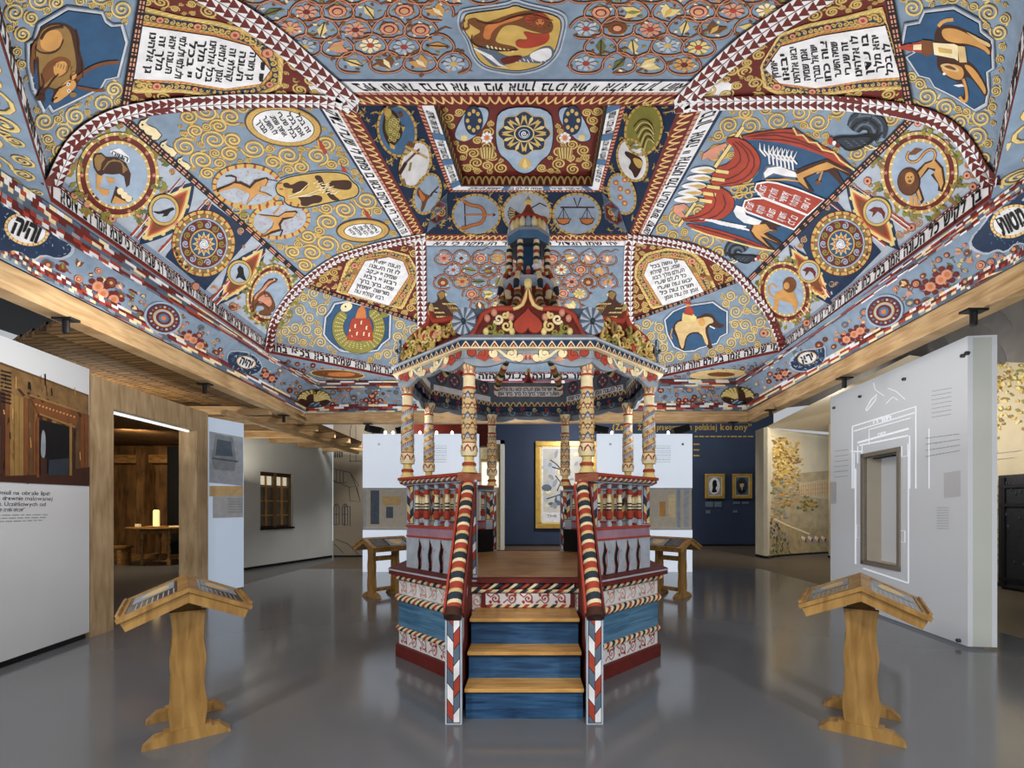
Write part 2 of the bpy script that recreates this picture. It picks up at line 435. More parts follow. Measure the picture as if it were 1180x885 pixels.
def ladder(mb,A,B,wA,wB,dA,dB,L=13,n=34):
    """dark band with paired rose bricks"""
    p=PX(mb); pts=[persp(A,dA,B,dB,k/n) for k in range(n+1)]; ws=[wA+(wB-wA)*k/n for k in range(n+1)]
    p.line(pts,ws,'ink',L)
    dx,dy=B[0]-A[0],B[1]-A[1]; l=math.hypot(dx,dy); nx,ny=-dy/l,dx/l
    for k in range(n):
        if k%3==2: a,b=0.2,0.5
        else: a,b=0.14,0.84
        P0=persp(A,dA,B,dB,(k+a)/n); P1=persp(A,dA,B,dB,(k+b)/n); w=ws[k]
        for f in (-0.19,0.19): p.line([(P0[0]+nx*w*f,P0[1]+ny*w*f),(P1[0]+nx*w*f,P1[1]+ny*w*f)],w*0.21,'rose',L+1)
def scrolls(mb,poly,avoid,r0,r1,seed,col='gold',edge='ochre',L=2,asp=1.0,rot=0.0,w=None,tries=900,stem=True,hi='straw'):
    p=PX(mb); rd=random.Random(seed); xs=[a[0] for a in poly]; ys=[a[1] for a in poly]; got=[]
    cr,sr=math.cos(-rot),math.sin(-rot)
    def un(a,b): x=a*cr-b*sr; y=(a*sr+b*cr)/asp; return x,y
    for k in range(tries):
        r=r1+(r0-r1)*(k/tries)**0.7
        c=(rd.uniform(min(xs),max(xs)),rd.uniform(min(ys),max(ys)))
        if not inside(c,poly): continue
        e=ellpts(c[0],c[1],r*0.95,r*asp*0.95,rot,8)
        if not all(inside(q,poly) for q in e): continue
        if any(any(inside(q,av) for q in e+[c]) for av in avoid): continue
        ok=True
        for g in got:
            x,y=un(c[0]-g[0],c[1]-g[1])
            if math.hypot(x,y)<(r+g[2])*0.87: ok=False;break
        if ok: got.append((c[0],c[1],r))
    ww=w or r1*0.16
    for n,(x,y,r) in enumerate(got):
        a0=rd.uniform(0,2*PI); sg=rd.choice((-1,1))
        best=None
        for m,g in enumerate(got):
            if m==n: continue
            X,Y=un(g[0]-x,g[1]-y); d=math.hypot(X,Y)
            if best is None or d<best[0]: best=(d,math.atan2(Y,X))
        if best: a0=best[1]
        p.scroll(x,y,r,col,L,a0,sg,1.5+0.4*(r>r0*1.3),min(ww,r*0.21),edge,asp,rot,hi)
        if stem:
            t=a0+PI*0.8*sg; q0=(x+r*1.0*math.cos(t),y+r*asp*math.sin(t)); q1=(x+r*1.35*math.cos(t+0.5*sg),y+r*1.35*asp*math.sin(t+0.5*sg))
            if inside(q1,poly) and not any(inside(q1,av) for av in avoid): p.line([q0,((q0[0]+q1[0])/2,(q0[1]+q1[1])/2),q1],[min(ww,r*.2),min(ww,r*.25),min(ww,r*.2)*.15],col,L)
    return got
def flower(p,x,y,r,L,rd,asp=1.0,rot=0.0,kind=None):
    k=kind or rd.choice(('daisy','rose','tulip','leaf','daisy'))
    tf=lambda a,b:(x+a*math.cos(rot)-b*asp*math.sin(rot),y+a*math.sin(rot)+b*asp*math.cos(rot))
    if k=='daisy':
        c=rd.choice(('rose','straw','cream','tan','rose','mist')); n=8
        for i in range(n):
            a=2*PI*i/n; p.poly([tf(0,0),tf(r*math.cos(a-0.3),r*math.sin(a-0.3)),tf(r*1.15*math.cos(a),r*1.15*math.sin(a)),tf(r*math.cos(a+0.3),r*math.sin(a+0.3))],c,L)
        p.poly([tf(r*0.4*math.cos(2*PI*i/8),r*0.4*math.sin(2*PI*i/8)) for i in range(8)],rd.choice(('red','gold','wine')),L+1)
    elif k=='rose':
        for f,c in ((1.05,'brown'),(0.92,rd.choice(('rose','brown','rose'))),(0.6,'wine'),(0.45,'rose'),(0.2,'gold')):
            p.poly([tf(r*f*math.cos(2*PI*i/10),r*f*math.sin(2*PI*i/10)) for i in range(10)],c,L); L+=1
    elif k=='tulip':
        a=rd.uniform(0,2*PI); R=lambda b,c:tf(b*math.cos(a)-c*math.sin(a),b*math.sin(a)+c*math.cos(a))
        p.poly([R(-r,0),R(-0.2*r,-0.8*r),R(r,-0.9*r),R(0.5*r,0),R(r,0.9*r),R(-0.2*r,0.8*r)],rd.choice(('brown','rose','straw','tan','rose')),L)
        p.poly([R(-r,0),R(0,-0.3*r),R(0.8*r,0),R(0,0.3*r)],rd.choice(('olive','gold','cream')),L+1)
    else:
        a=rd.uniform(0,2*PI); R=lambda b,c:tf(b*math.cos(a)-c*math.sin(a),b*math.sin(a)+c*math.cos(a))
        p.poly([R(-r*1.2,0),R(0,-0.55*r),R(r*1.2,0),R(0,0.55*r)],rd.choice(('olive','straw','green','tan')),L); p.line([R(-r*1.2,0),R(r*1.1,0)],r*0.14,'umber',L+1)
def textblock(mb,poly,u0,up,row,seed,L=8,bold=0.03,fill=0.62,stop=1.0,lead=0.6):
    """rows of writing clipped to a polygon; up = direction of the letters' tops"""
    p=PX(mb); rd=random.Random(seed); l=math.hypot(*up); up=(up[0]/l,up[1]/l); rt=(-up[1],up[0])
    hs=[q[0]*up[0]+q[1]*up[1] for q in poly]; h=max(hs)-row*lead-row*0.6
    while h>min(hs)+row*0.25:
        sp=[]
        for i in range(len(poly)):
            a,b=poly[i],poly[(i+1)%len(poly)]; ha=a[0]*up[0]+a[1]*up[1]-h; hb=b[0]*up[0]+b[1]*up[1]-h
            if ha*hb<0: t=ha/(ha-hb); c=(a[0]+(b[0]-a[0])*t,a[1]+(b[1]-a[1])*t); sp.append(c[0]*rt[0]+c[1]*rt[1])
        if len(sp)>=2:
            x0,x1=min(sp),max(sp); m=(x1-x0)*rd.uniform(0.06,0.14)+row*0.12; x0+=m; x1-=m*rd.uniform(0.7,1.5)
            if x1-x0>row:
                n=max(3,int((x1-x0)/(row*0.5)))
                f=lambda a,b:(rt[0]*a+up[0]*b,rt[1]*a+up[1]*b)
                p.text(hebrew(n,rd),[f(x0,h),f(x1,h),f(x1,h+row*fill),f(x0,h+row*fill)],'ink',L,bold)
        h-=row
    return p
# ---------------------------------------------------------------- left face
mb=pan[0]; p=PX(mb)
lowL=[(60,199),(70,192),(85,159),(112,139),(139,135),(350,320),(332,342),(315,369),(311,389)]
p.poly(lowL,(PAL and 'mist'),1)
upL=[(145,128),(190,119),(271,114),(339,114),(362,122),(466,272),(440,281),(400,293),(383,300),(352,318)]
ov1=ellpts(326,144,45,24,0.16); ov2=ellpts(418,265,31,14,-0.02); dA=ellpts(285,214,41,26,0.05); dB=ellpts(322,253,36,22,-0.12)
gold=smooth(zc(240,180,6.556,[(500,215),(560,160),(700,130),(880,108),(1040,120),(1085,185),(1130,215),(1138,270),(1100,310),(900,345),(740,385),(640,378),(570,345),(575,300),(520,285)]))
scrolls(mb,upL,[ov1,ov2,dA,dB,gold,ellpts(175,150,30,26)],2.5,15,11,asp=0.72,rot=0.25,tries=5000)
# reading ovals
for e,(cx,cy,rx,ry,ro),row,sd in ((ov1,(326,144,45,24,0.16),8.2,3),(ov2,(418,265,31,14,-0.02),5.2,4)):
    p.poly(e,'umber',6); p.ell(cx,cy,rx-1,ry-1,'ochre',7,ro); p.ell(cx,cy,rx-2,ry-2,'gold',8,ro); p.ell(cx,cy,rx-8.5,ry-5.5,'umber',9,ro); p.ell(cx,cy,rx-9.5,ry-6,'white',10,ro)
    for k in range(40): 
        q=ellpts(cx,cy,rx-5,ry-3.6,ro,40)[k]; p.ell(q[0],q[1],1.2,0.8,'tan',9,0,6)
    textblock(mb,ellpts(cx,cy,rx-10,ry-6.5,ro),0,(0.82,-0.57) if sd==3 else (0.7,-0.71),row,sd,12)
# deer ovals
for cx,cy,rx,ry,ro in ((285,214,41,26,0.05),(322,253,36,22,-0.12)):
    p.ell(cx,cy,rx,ry,'umber',6,ro); p.dashring(cx,cy,rx-2.4,ry-2.2,4.6,'gold','red',8,ro,22); p.ell(cx,cy,rx-5,ry-4.5,'mist',7,ro)
    rd=random.Random(int(cx))
    for k in range(70):
        a=rd.uniform(0,2*PI); r=math.sqrt(rd.random())*0.92; x=cx+(rx-7)*r*math.cos(a); y=cy+(ry-6)*r*math.sin(a); p.ell(x,y,0.9,0.7,'rose',9,0,5)
def deer(pts,back,L=11):
    p.poly(pts,'umber',L); 
    c=(sum(a[0] for a in pts)/len(pts),sum(a[1] for a in pts)/len(pts))
    p.poly([(c[0]+(a[0]-c[0])*0.93,c[1]+(a[1]-c[1])*0.93+0.3) for a in pts],'tan',L+1)
    p.line(back,[1.0]+[3.0]*(len(back)-2)+[1.0],'umber',L+2)
D=lambda a:zc(240,180,6.556,a)
deer(D([(60,235),(150,205),(200,180),(250,190),(310,225),(350,180),(400,160),(440,150),(455,165),(430,220),(400,215),(385,255),(440,270),(485,295),(430,285),(370,275),(340,300),(300,345),(285,360),(310,290),(300,270),(230,240),(190,225),(120,245),(60,262)]),D([(190,190),(240,190),(310,225),(350,180),(430,155)]))
p.line(D([(205,180),(205,150),(170,138),(125,142)]),[2,2,2,1],'umber',12); p.line(D([(60,248),(170,200)]),1.6,'umber',13); p.line(D([(440,165),(520,178)]),0.8,'ink',13)
deer(D([(365,430),(480,440),(530,445),(580,410),(660,405),(675,415),(640,455),(560,465),(535,510),(540,560),(480,565),(430,600),(400,600),(440,560),(475,530),(490,490),(470,455)]),D([(640,450),(560,465),(535,505),(545,545),(480,565),(410,598)]))
p.line(D([(490,430),(530,390),(545,355)]),[1.6,1.8,1.2],'tan',12); p.line(D([(540,600),(560,545)]),1.4,'umber',12)
# chained garland between the deer ovals
for x,y in ((272,241),(281,248),(287,254),(276,237)): p.ring(x,y,5,3.6,1.5,'gold',9); 
p.ell(280,246,4,2.6,'olive',10); 
# golden field with brown foxes
p.poly([(370+(a[0]-370)*1.05,217+(a[1]-217)*1.07) for a in gold],'pale',8); p.line(gold,1.2,'ink',10,True); p.poly(gold,'gold',9)
for pts in ([(560,195),(600,190),(620,215),(690,175),(745,185),(755,215),(720,250),(660,275),(625,270),(640,235),(600,235),(565,225)],[(790,140),(850,135),(870,190),(890,230),(960,300),(1000,325),(930,330),(880,260),(830,190)],
  [(910,180),(980,175),(1040,170),(1085,185),(1080,240),(1030,250),(930,230),(905,210)],[(665,300),(720,285),(820,285),(865,300),(850,345),(780,350),(740,375),(690,360),(700,330)]):
    q=smooth(D(pts)); p.poly(q,'umber',11)
for a,b in (((590,300),(760,195)),((600,310),(860,230)),((640,300),(850,260))): p.line(D([a,((a[0]+b[0])/2+20,(a[1]+b[1])/2+10),b]),[0.6,1.4,0.6],'cream',12)
for k in range(16): 
    a=D([(790+k*8+ (k%4)*14,200+ (k*23)%90)])[0]; p.line([a,(a[0]+6,a[1]-4+(k%3)*2)],[1.6,0.4],'cream',12)
p.line(D([(585,240),(590,330)]),3,'tan',12)
# rabbits
for pts in ([(0.5,0),(3,-4),(7,-5),(12,-8),(8,-2),(11,1),(20,5),(26,12),(22,17),(12,18),(16,13),(8,11),(6,6),(1,5)],):
    for ox,oy,k in ((158,142,1.1),(183,166,0.82),(203,184,0.66)):
        q=[(ox+a*k,oy+b*k) for a,b in pts]; p.poly(q,'umber',6); p.poly([(ox+a*k*.92+1*k,oy+b*k*.92+0.4) for a,b in pts],'cream',7); p.ell(ox+5*k,oy+0.5*k,1.3*k,1.1*k,'umber',8,0,8)
for q in ([(366,158),(372,166),(377,175),(374,178),(368,168)],[(392,187),(398,195),(404,205),(400,204),(394,196)],[(190,120),(235,116),(225,121),(195,125)],[(418,238),(424,244),(428,252),(422,250)]): p.poly(q,'red',6)
# lower strip: roundels
def leaves(cx,cy,rx,ry,n,L,rd,sz):
    for k in range(n):
        a=2*PI*(k+0.3)/n
        for m in range(4):
            b=a+rd.uniform(-0.17,0.17); f=rd.uniform(0.9,1.12); x,y=cx+rx*f*math.cos(b),cy+ry*f*math.sin(b); t=b+rd.uniform(-1.2,1.2)
            c,s=math.cos(t),math.sin(t); h=sz
            p.poly([(x-c*h,y-s*h),(x-s*h*.5,y+c*h*.5),(x+c*h,y+s*h),(x+s*h*.5,y-c*h*.5)],rd.choice(('olive','green','olive','ochre')),L)
def roundel(cx,cy,rx,ry,ix,iy,ro,seed,sc):
    rd=random.Random(seed)
    leaves(cx,cy,rx*1.08,ry*1.06,12,4,rd,6*sc)
    p.ell(cx,cy,rx,ry,'umber',5,ro); p.ell(cx,cy,rx-0.8*sc,ry-0.8*sc,'wine',6,ro)
    p.dashring(cx,cy,rx-2.2*sc,ry-2.2*sc,3.6*sc,'gold','cream',7,ro,30)
    p.dashring(cx,cy,ix+.4*sc,iy+.4*sc,3.6*sc,'gold','cream',7,ro,26); p.ell(cx,cy,ix-1*sc,iy-1*sc,'pale',8,ro)
    for k in range(10):
        q=ellpts(cx,cy,(rx+ix)/2,(ry+iy)/2,ro,10)[k]
        for m in range(6): a=m*PI/3; p.line([q,(q[0]+2.6*sc*math.cos(a),q[1]+2.6*sc*math.sin(a))],0.8*sc,'rose',8)
    leaves(cx,cy,rx*0.98,ry*0.98,8,9,rd,4.5*sc)
def rosette(cx,cy,rx,ry,L=5):
    p.ell(cx,cy,rx,ry,'umber',L); p.dashring(cx,cy,rx*.93,ry*.93,rx*.1,'gold','red',L+1,0,24); p.dashring(cx,cy,rx*.82,ry*.82,rx*.1,'ochre','straw',L+1,0.1,20)
    p.ell(cx,cy,rx*.76,ry*.76,'pale',L+2); p.ell(cx,cy,rx*.71,ry*.71,'wine',L+3)
    for k in range(14):
        q=ellpts(cx,cy,rx*.57,ry*.57,0,14)[k]; p.scroll(q[0],q[1],rx*.11,('pale' if k%2 else 'olive'),L+4,k,1,1.4,rx*.035,None,ry/rx)
    p.ell(cx,cy,rx*.44,ry*.44,'gold',L+4); p.ell(cx,cy,rx*.40,ry*.40,'deep',L+5)
    st=[]
    for k in range(24):
        f=0.37 if k%2==0 else 0.22; st.append((cx+rx*f*math.cos(2*PI*k/24),cy+ry*f*math.sin(2*PI*k/24)))
    p.poly(st,'straw',L+6); p.poly([(cx+(a-cx)*.8,cy+(b-cy)*.8) for a,b in st],'orange',L+7); p.ell(cx,cy,rx*.17,ry*.17,'blue',L+8)
    for k in range(3): p.scroll(cx,cy,rx*.15,'white',L+9,k*2.1,1,0.8,rx*.035,None,ry/rx)
def eye(tA,tB,w,cx,cy,r,bird,sgn=1):
    ax,ay=tB[0]-tA[0],tB[1]-tA[1]; l=math.hypot(ax,ay); nx,ny=-ay/l,ax/l
    def alm(k,ww):
        c=((tA[0]+tB[0])/2,(tA[1]+tB[1])/2); out=[]
        for i in range(25):
            t=-1+2*i/24; q=ww*(1-abs(t)**1.5); out.append((c[0]+ax/2*t*k+nx*q,c[1]+ay/2*t*k+ny*q))
        for i in range(25):
            t=1-2*i/24; q=ww*(1-abs(t)**1.5); out.append((c[0]+ax/2*t*k-nx*q,c[1]+ay/2*t*k-ny*q))
        return out
    p.poly(alm(1.16,w*1.32),'navy',3)
    n=alm(1.0,w*1.05); p.poly(n,'straw',4)
    for k in range(3,47,4): p.ell(n[k][0],n[k][1],w*.17,w*.15,'straw',4,0,8)
    p.poly(alm(.86,w*.82),'orange',5); p.poly(alm(.78,w*.70),'red',6); p.poly(alm(.66,w*.58),'brown',7)
    p.ell(cx,cy,r*1.18,r*1.2,'umber',8); p.ell(cx,cy,r*1.12,r*1.15,'gold',9); p.ell(cx,cy,r*.92,r*.95,'umber',10); p.ell(cx,cy,r*.88,r*.91,'mist',11)
    if bird: p.poly([(cx+a*r*.8,cy+b*r*.8) for a,b in bird],'ink',13)
for a,b in (((150,272),(208,205)),((157,275),(213,209)),((208,306),(243,232)),((243,345),(300,282)),((248,350),(306,290)),((182,290),(240,228))):
    p.line([a,b],[2.4,1],'red',3); p.line([(a[0]+1.5,a[1]+1),(b[0]+1.2,b[1])],[1.2,.5],'white',4)
p.poly([(190,296),(238,230),(292,270),(236,335),(222,322)],'navy',2)
roundel(135,201,48,50,35.5,37.5,0,5,1.0)
T=lambda a:zc(70,120,6.32,a)
p.poly(T([(225,390),(240,350),(290,345),(325,375),(400,375),(470,420),(505,500),(495,580),(470,600),(455,520),(420,500),(370,505),(310,500),(280,520),(250,490),(230,450)]),'umber',10)
p.poly(T([(235,390),(255,360),(290,358),(318,385),(290,420),(280,470),(260,480),(240,440)]),'ochre',11)
for k in range(5): p.line(T([(300+k*8,470-k*14),(340+k*10,410-k*4),(420+k*6,400+k*5),(480-k*8,470+k*6)]),1.1,'ochre',11)
p.poly(T([(250,500),(300,520),(270,600),(345,620),(345,650),(300,665),(250,610)]),'tan',11); p.poly(T([(320,520),(380,535),(390,560),(340,570)]),'tan',11)
p.poly(T([(395,590),(520,680),(500,710),(430,720),(355,715)]),'umber',10); p.poly(T([(385,660),(480,710),(430,722),(360,712)]),'tan',11)
for c in ((425,625),(455,655),(485,680)): q=T([c])[0]; p.ell(q[0],q[1],4,4.2,'cream',12,0,12)
p.poly(T([(350,330),(420,310),(490,370),(495,415),(470,420),(440,370),(360,355)]),'white',11)
p.text('היונה',[T([(360,352)])[0],T([(478,412)])[0],T([(488,380)])[0],T([(370,328)])[0]],'ink',12,0.02)
bird=[(-1.1,0.1),(-0.4,0.1),(0.2,-0.1),(0.8,-0.3),(1,-0.1),(0.6,0.1),(0.3,0.5),(-0.2,0.6),(0,0.3),(-0.6,0.35)]
eye((220,214),(165,277),17,188,241,15.5,bird); eye((303,286),(254,347),13,275.5,313.5,12.5,[(0,-.9),(.4,-.6),(.5,.2),(.8,.9),(.4,.8),(0,.5),(-.5,.7),(-.2,0),(-.3,-.5)])
rosette(234,280,37,39)
roundel(311,339,27,36,20,27,0.3,6,0.72)
K=lambda a:zc(180,290,6.807,a)
cm=smooth(K([(880,205),(948,200),(950,222),(905,240),(862,278),(845,300),(880,312),(905,345),(925,390),(932,430),(915,465),(890,470),(905,490),(860,500),(800,488),(800,465),(845,455),(838,425),(815,418),(780,420),(772,450),(755,470),(745,400),(752,355),(775,320),(822,285),(845,240),(868,218)]),True,1)
p.poly(cm,'umber',12); c=(sum(a for a,_ in cm)/len(cm),sum(b for _,b in cm)/len(cm)); p.poly([(c[0]+(a-c[0])*.94,c[1]+(b-c[1])*.95) for a,b in cm],'brown',13)
p.poly(smooth(K([(850,250),(880,222),(935,212),(880,240),(848,292),(795,325),(768,380),(762,340),(820,290)]),True,1),'rose',14)
p.poly(smooth(K([(850,320),(890,350),(905,400),(880,430),(850,400),(800,395),(790,360)]),True,1),'rose',14)
p.line(K([(840,305),(850,345),(885,340)]),1,'umber',15); p.line(K([(800,400),(850,410),(880,450)]),1,'umber',15); p.line(K([(770,415),(800,380),(840,400)]),1,'umber',15)
p.ell(*K([(922,210)])[0],1,.9,'white',15,0,6)
for x,y in ((77,197),(90,155),(160,246),(129,252),(204,258),(311,366),(268,353),(225,330),(85,225),(100,235)):
    p.ell(x,y,5,5,'brown',4,0,10); p.ell(x,y,4.2,4.2,'rose',5,0,10); p.ell(x,y,1.6,1.6,'wine',6,0,8)
scrolls(mb,lowL,[ellpts(135,201,52,54),ellpts(234,280,40,42),ellpts(311,339,31,40,.3),[(150,285),(205,205),(240,215),(180,300)],[(240,350),(290,280),(310,285),(262,355)]],2,6,22,col='rose',edge='brown',L=2,tries=900)
ladder(mb,(139,133),(350,320),9.5,5.5,3.85,7.0)
# ---------------------------------------------------------------- right face
mb=pan[4]; p=PX(mb)
lowR=[(1142,200),(1132,197),(1119,169),(1102,149),(1078,134),(1051,136),(865,322),(878,349),(892,373),(900,389)]
p.poly(lowR,'mist',1)
R=lambda a:zc(770,120,4.427,a)
upR=[(1046,128),(983,117),(915,115),(838,122),(748,270),(780,280),(814,291),(841,308),(866,320)]
mid=R([(380,180),(640,120),(960,330),(545,745),(80,600),(330,540),(350,470),(460,350),(470,270)])
scrolls(mb,upR,[mid,R([(40,600),(545,745),(480,640)]),R([(820,150),(974,0),(990,200),(900,240)]),R([(300,700),(460,720),(450,850),(290,850)]),R([(80,290),(330,290),(330,510),(40,510)])],2.5,13,21,asp=0.85,rot=-0.3,tries=4000)
p.poly(R([(360,175),(650,150),(965,328),(545,745),(400,690),(120,600),(330,540),(350,470),(460,350),(470,270),(430,200)]),'deep',5)
# draped canopy
p.line(R([(385,112),(240,318)]),5,'umber',6); p.line(R([(385,112),(240,318)]),3.8,'straw',7); p.line(R([(140,500),(55,622)]),4.4,'umber',6); p.line(R([(140,500),(55,622)]),3.2,'straw',7)
def drape(pts,L,folds):
    q=smooth(R(pts),True,1); p.poly(q,'umber',L); c=(sum(a[0] for a in q)/len(q),sum(a[1] for a in q)/len(q)); p.poly([(c[0]+(a[0]-c[0])*.97,c[1]+(a[1]-c[1])*.97) for a in q],'red',L+1)
    for f in folds: p.line(smooth(R(f),False,1),[.5]+[1.6]*(len(smooth(R(f),False,1))-2)+[.5],'wine',L+2)
drape([(370,150),(640,112),(680,140),(760,190),(860,240),(955,330),(880,310),(800,260),(700,225),(600,195),(480,178),(380,175)],8,[[(400,160),(600,150),(840,250)],[(430,170),(640,180),(800,245)],[(420,158),(560,135),(680,150)]])
drape([(300,165),(345,160),(410,185),(465,245),(478,300),(450,360),(390,400),(300,420),(200,408),(240,320),(310,300),(345,250),(330,205),(300,190)],9,[[(340,180),(400,230),(420,300),(340,370),(230,390)],[(360,180),(440,250),(440,330),(370,390),(260,408)],[(330,190),(370,240),(370,300),(270,350)]])
drape([(50,585),(150,560),(195,510),(180,450),(150,420),(230,408),(300,430),(345,480),(335,540),(270,590),(150,605)],9,[[(80,585),(200,560),(250,500),(230,440)],[(90,595),(230,580),(300,520),(280,450)]])
drape([(80,600),(190,620),(300,650),(420,690),(545,745),(440,725),(330,690),(200,660),(120,630)],8,[[(120,615),(300,665),(480,725)]])
p.line(R([(640,112),(660,150),(690,150),(720,185),(760,190),(790,225),(850,240),(880,280),(955,330)]),2.2,'straw',12)
p.line(R([(120,630),(200,660),(330,695),(440,725),(545,745)]),1.8,'straw',12)
# winged guardians
def feathers(x,y,x2,y2,n,ln,dx,dy):
    for k in range(n):
        t=k/(n-1); a=(x+(x2-x)*t,y+(y2-y)*t); q=R([a,(a[0]+dx*.5-15,a[1]+dy*.5),(a[0]+dx,a[1]+dy)]); p.line(q,[2.4,3.0,.6],'slate',10); p.line(q,[1.7,2.2,.4],'white',11)
feathers(640,330,520,300,7,0,20,-95); feathers(660,300,500,260,8,0,-30,-70)
p.poly(R([(485,345),(500,310),(560,300),(660,330),(690,370),(640,385),(560,355),(510,365),(480,385)]),'slate',10); p.poly(R([(490,345),(510,318),(570,310),(650,340),(670,368),(600,360),(540,345),(495,370)]),'white',12)
body=[(640,340),(700,310),(760,290),(815,272),(850,290),(935,330),(940,355),(920,360),(860,325),(880,360),(900,395),(880,400),(820,340),(760,345),(700,375),(745,440),(730,448),(660,390)]
p.poly(R(body),'umber',11); p.poly([(a[0],a[1]+.7) for a in R([(655,350),(760,303),(815,285),(930,342),(850,312),(810,325),(760,335),(690,365),(720,425),(670,385)])],'tan',12)
p.line(R([(760,345),(790,335),(775,380),(765,395)]),2.2,'tan',13); p.ell(*R([(768,392)])[0],3.5,2.6,'brown',14)
p.line(R([(500,380),(600,378),(690,390)]),[1.5,2.5,1],'tan',12)
feathers(400,620,250,590,8,0,-90,-10); feathers(420,640,280,610,6,0,-60,-30)
p.poly(R([(335,540),(350,510),(385,520),(400,560),(480,590),(460,615),(390,600),(350,570)]),'white',12)
p.poly(R([(430,600),(500,590),(560,600),(600,610),(540,630),(500,650),(570,690),(590,712),(560,715),(480,670),(550,740),(520,735),(440,680),(415,640)]),'umber',11); p.poly(R([(440,610),(500,605),(520,630),(480,650),(520,680),(570,705),(470,665),(520,725),(450,672),(428,640)]),'tan',12)
p.line(R([(480,655),(520,635),(540,640)]),1.6,'tan',13); p.ell(*R([(545,640)])[0],2.6,2,'brown',14)
# crown
for k in range(5): a=(340+k*24,430+ (k%2)*30); p.ring(*R([a])[0],4,3.4,1.5,'gold',9)
p.line(R([(320,420),(440,400)]),2,'gold',9); p.line(R([(330,470),(440,440)]),2,'gold',9)
# tablets
for pts,a,b in (([(445,425),(455,398),(510,388),(560,395),(660,425),(800,480),(715,558),(600,510),(480,465)],(470,0),(0,0)),([(385,515),(395,485),(440,474),(490,472),(600,515),(710,560),(645,632),(520,585),(400,540)],0,0)):
    q=R(pts); p.poly([((x-sum(a[0] for a in q)/9)*1.05+sum(a[0] for a in q)/9,(y-sum(a[1] for a in q)/9)*1.1+sum(a[1] for a in q)/9) for x,y in q],'ink',13); p.line(q,2,'white',15,True); p.poly(q,'red',14)
rd=random.Random(9)
for row in range(5):
    for (bx,by,ex,ey) in ((475+row*58,400+row*17,455+row*56,452+row*17),(410+row*56,488+row*17,395+row*54,522+row*19)):
        q=R([(bx+32,by+14),(ex+32,ey+14),(ex,ey),(bx,by)]); p.text(hebrew(6,rd),q,'white',16,0.02)
# candles with white flames
for k,(x,y) in enumerate(((235,335),(215,375),(190,415),(170,450),(150,485))):
    p.line(R([(x-20,y-5),(x+75,y+8)]),5,'umber',10); p.line(R([(x+10,y-1),(x+75,y+8)]),3.8,'straw',11)
    p.poly(smooth(R([(x+20,y),(x-30,y-28),(x-110,y-14),(x-125,y+5),(x-50,y+16)])),'white',11); p.poly(R([(x+20,y-2),(x-30,y-12),(x-90,y-4),(x-30,y+8)]),'gold',12)
# hands
for h in ([(170,285),(180,250),(230,215),(295,195),(300,210),(250,250),(255,270),(220,285),(200,270)],[(30,515),(80,505),(100,520),(70,545),(90,575),(60,575),(25,545)]): p.poly(R(h),'umber',8); p.poly([(a[0]+.4,a[1]-.4) for a in R(h)],'rose',9)
# black cocks
def cock(cx,cy,k,fl,L=9):
    f=lambda pts:[(cx+(a-270)/5.53*k*fl,cy+(b-170)/5.53*k) for a,b in pts]
    for m in range(8):
        t=m/7; rx,ry=34+88*t,26+84*t; ph=[-0.5+(3.9-.5*t)*q/14 for q in range(15)]
        pts=f([(318+12*t+rx*math.cos(a),112-14*t-ry*math.sin(a)) for a in ph]); w=[4.6*k]*13+[2.5*k,1]
        p.line(pts,[q+.8 for q in w],'black',L); p.line(pts,w,('ink','char','slate','char')[m%4],L+1)
    for m in range(7): p.line(f([(380+m*8,150-m*6),(400+m*7,185-m*10)]),[3*k,.6],'ink',L+1)
    p.poly(smooth(f([(105,172),(125,145),(180,138),(250,140),(320,128),(385,120),(400,150),(350,195),(270,232),(205,236),(165,200),(125,190)]),True,1),'black',L+2)
    p.poly(smooth(f([(120,168),(180,146),(260,148),(340,140),(365,155),(320,188),(260,215),(210,220),(180,190)]),True,1),'char',L+3)
    for m in range(9): p.line(f([(195+m*17,165+(m%3)*14),(215+m*17,172+(m%3)*14)]),[1.4*k,.4],'slate',L+4)
    p.poly(f([(85,160),(100,140),(120,150),(122,185),(105,195),(88,185)]),'red',L+4); p.ell(*f([(128,180)])[0],2.2*k,2.6*k,'white',L+5); p.ell(*f([(150,195)])[0],3*k,3*k,'wine',L+5)
    for q in ((320,205),(350,195)): p.line(f([q,(q[0]+40,q[1]+20),(q[0]+75,q[1]+12)]),1.3,'cream',L+2)
cock(988,161,1.0,1); cock(856,296,0.6,-1)
# lower strip
for a,b in (((980,215),(1047,264)),((985,213),(1052,262)),((955,232),(1022,283)),((915,283),(958,342)),((882,300),(930,362)),((886,296),(934,358))):
    p.line([a,b],[1,2.4],'red',3); p.line([(a[0]-1.2,a[1]),(b[0]-1.5,b[1]+1)],[.5,1.2],'white',4)
p.poly([(916,268),(960,226),(1016,290),(982,325),(958,345)],'navy',2)
roundel(1060,198,45,48,33,37,0,15,1.0)
N=lambda a:zc(940,130,5.53,a)
p.line(smooth(N([(750,310),(775,260),(750,220),(700,240),(660,300),(610,310),(580,280),(600,240)]),False,2),3.4,'umber',10); p.line(smooth(N([(750,310),(775,260),(750,220),(700,240),(660,300),(610,310),(580,280),(600,240)]),False,2),2,'tan',11)
p.poly(N([(590,260),(640,215),(690,225),(640,260)]),'brown',11)
p.poly(N([(640,370),(700,310),(770,285),(820,340),(835,440),(815,500),(785,490),(790,450),(740,390),(770,370),(730,350),(660,430),(700,550),(680,580),(640,500)]),'umber',10); p.poly(N([(650,385),(705,320),(765,297),(808,350),(822,440),(805,485),(795,450),(760,385),(770,350),(720,340),(650,440),(685,545),(672,560),(640,470)]),'tan',11)
p.ell(*N([(600,430)])[0],13.5,16.5,'umber',12); p.ell(*N([(598,432)])[0],12.4,15,'brown',13)
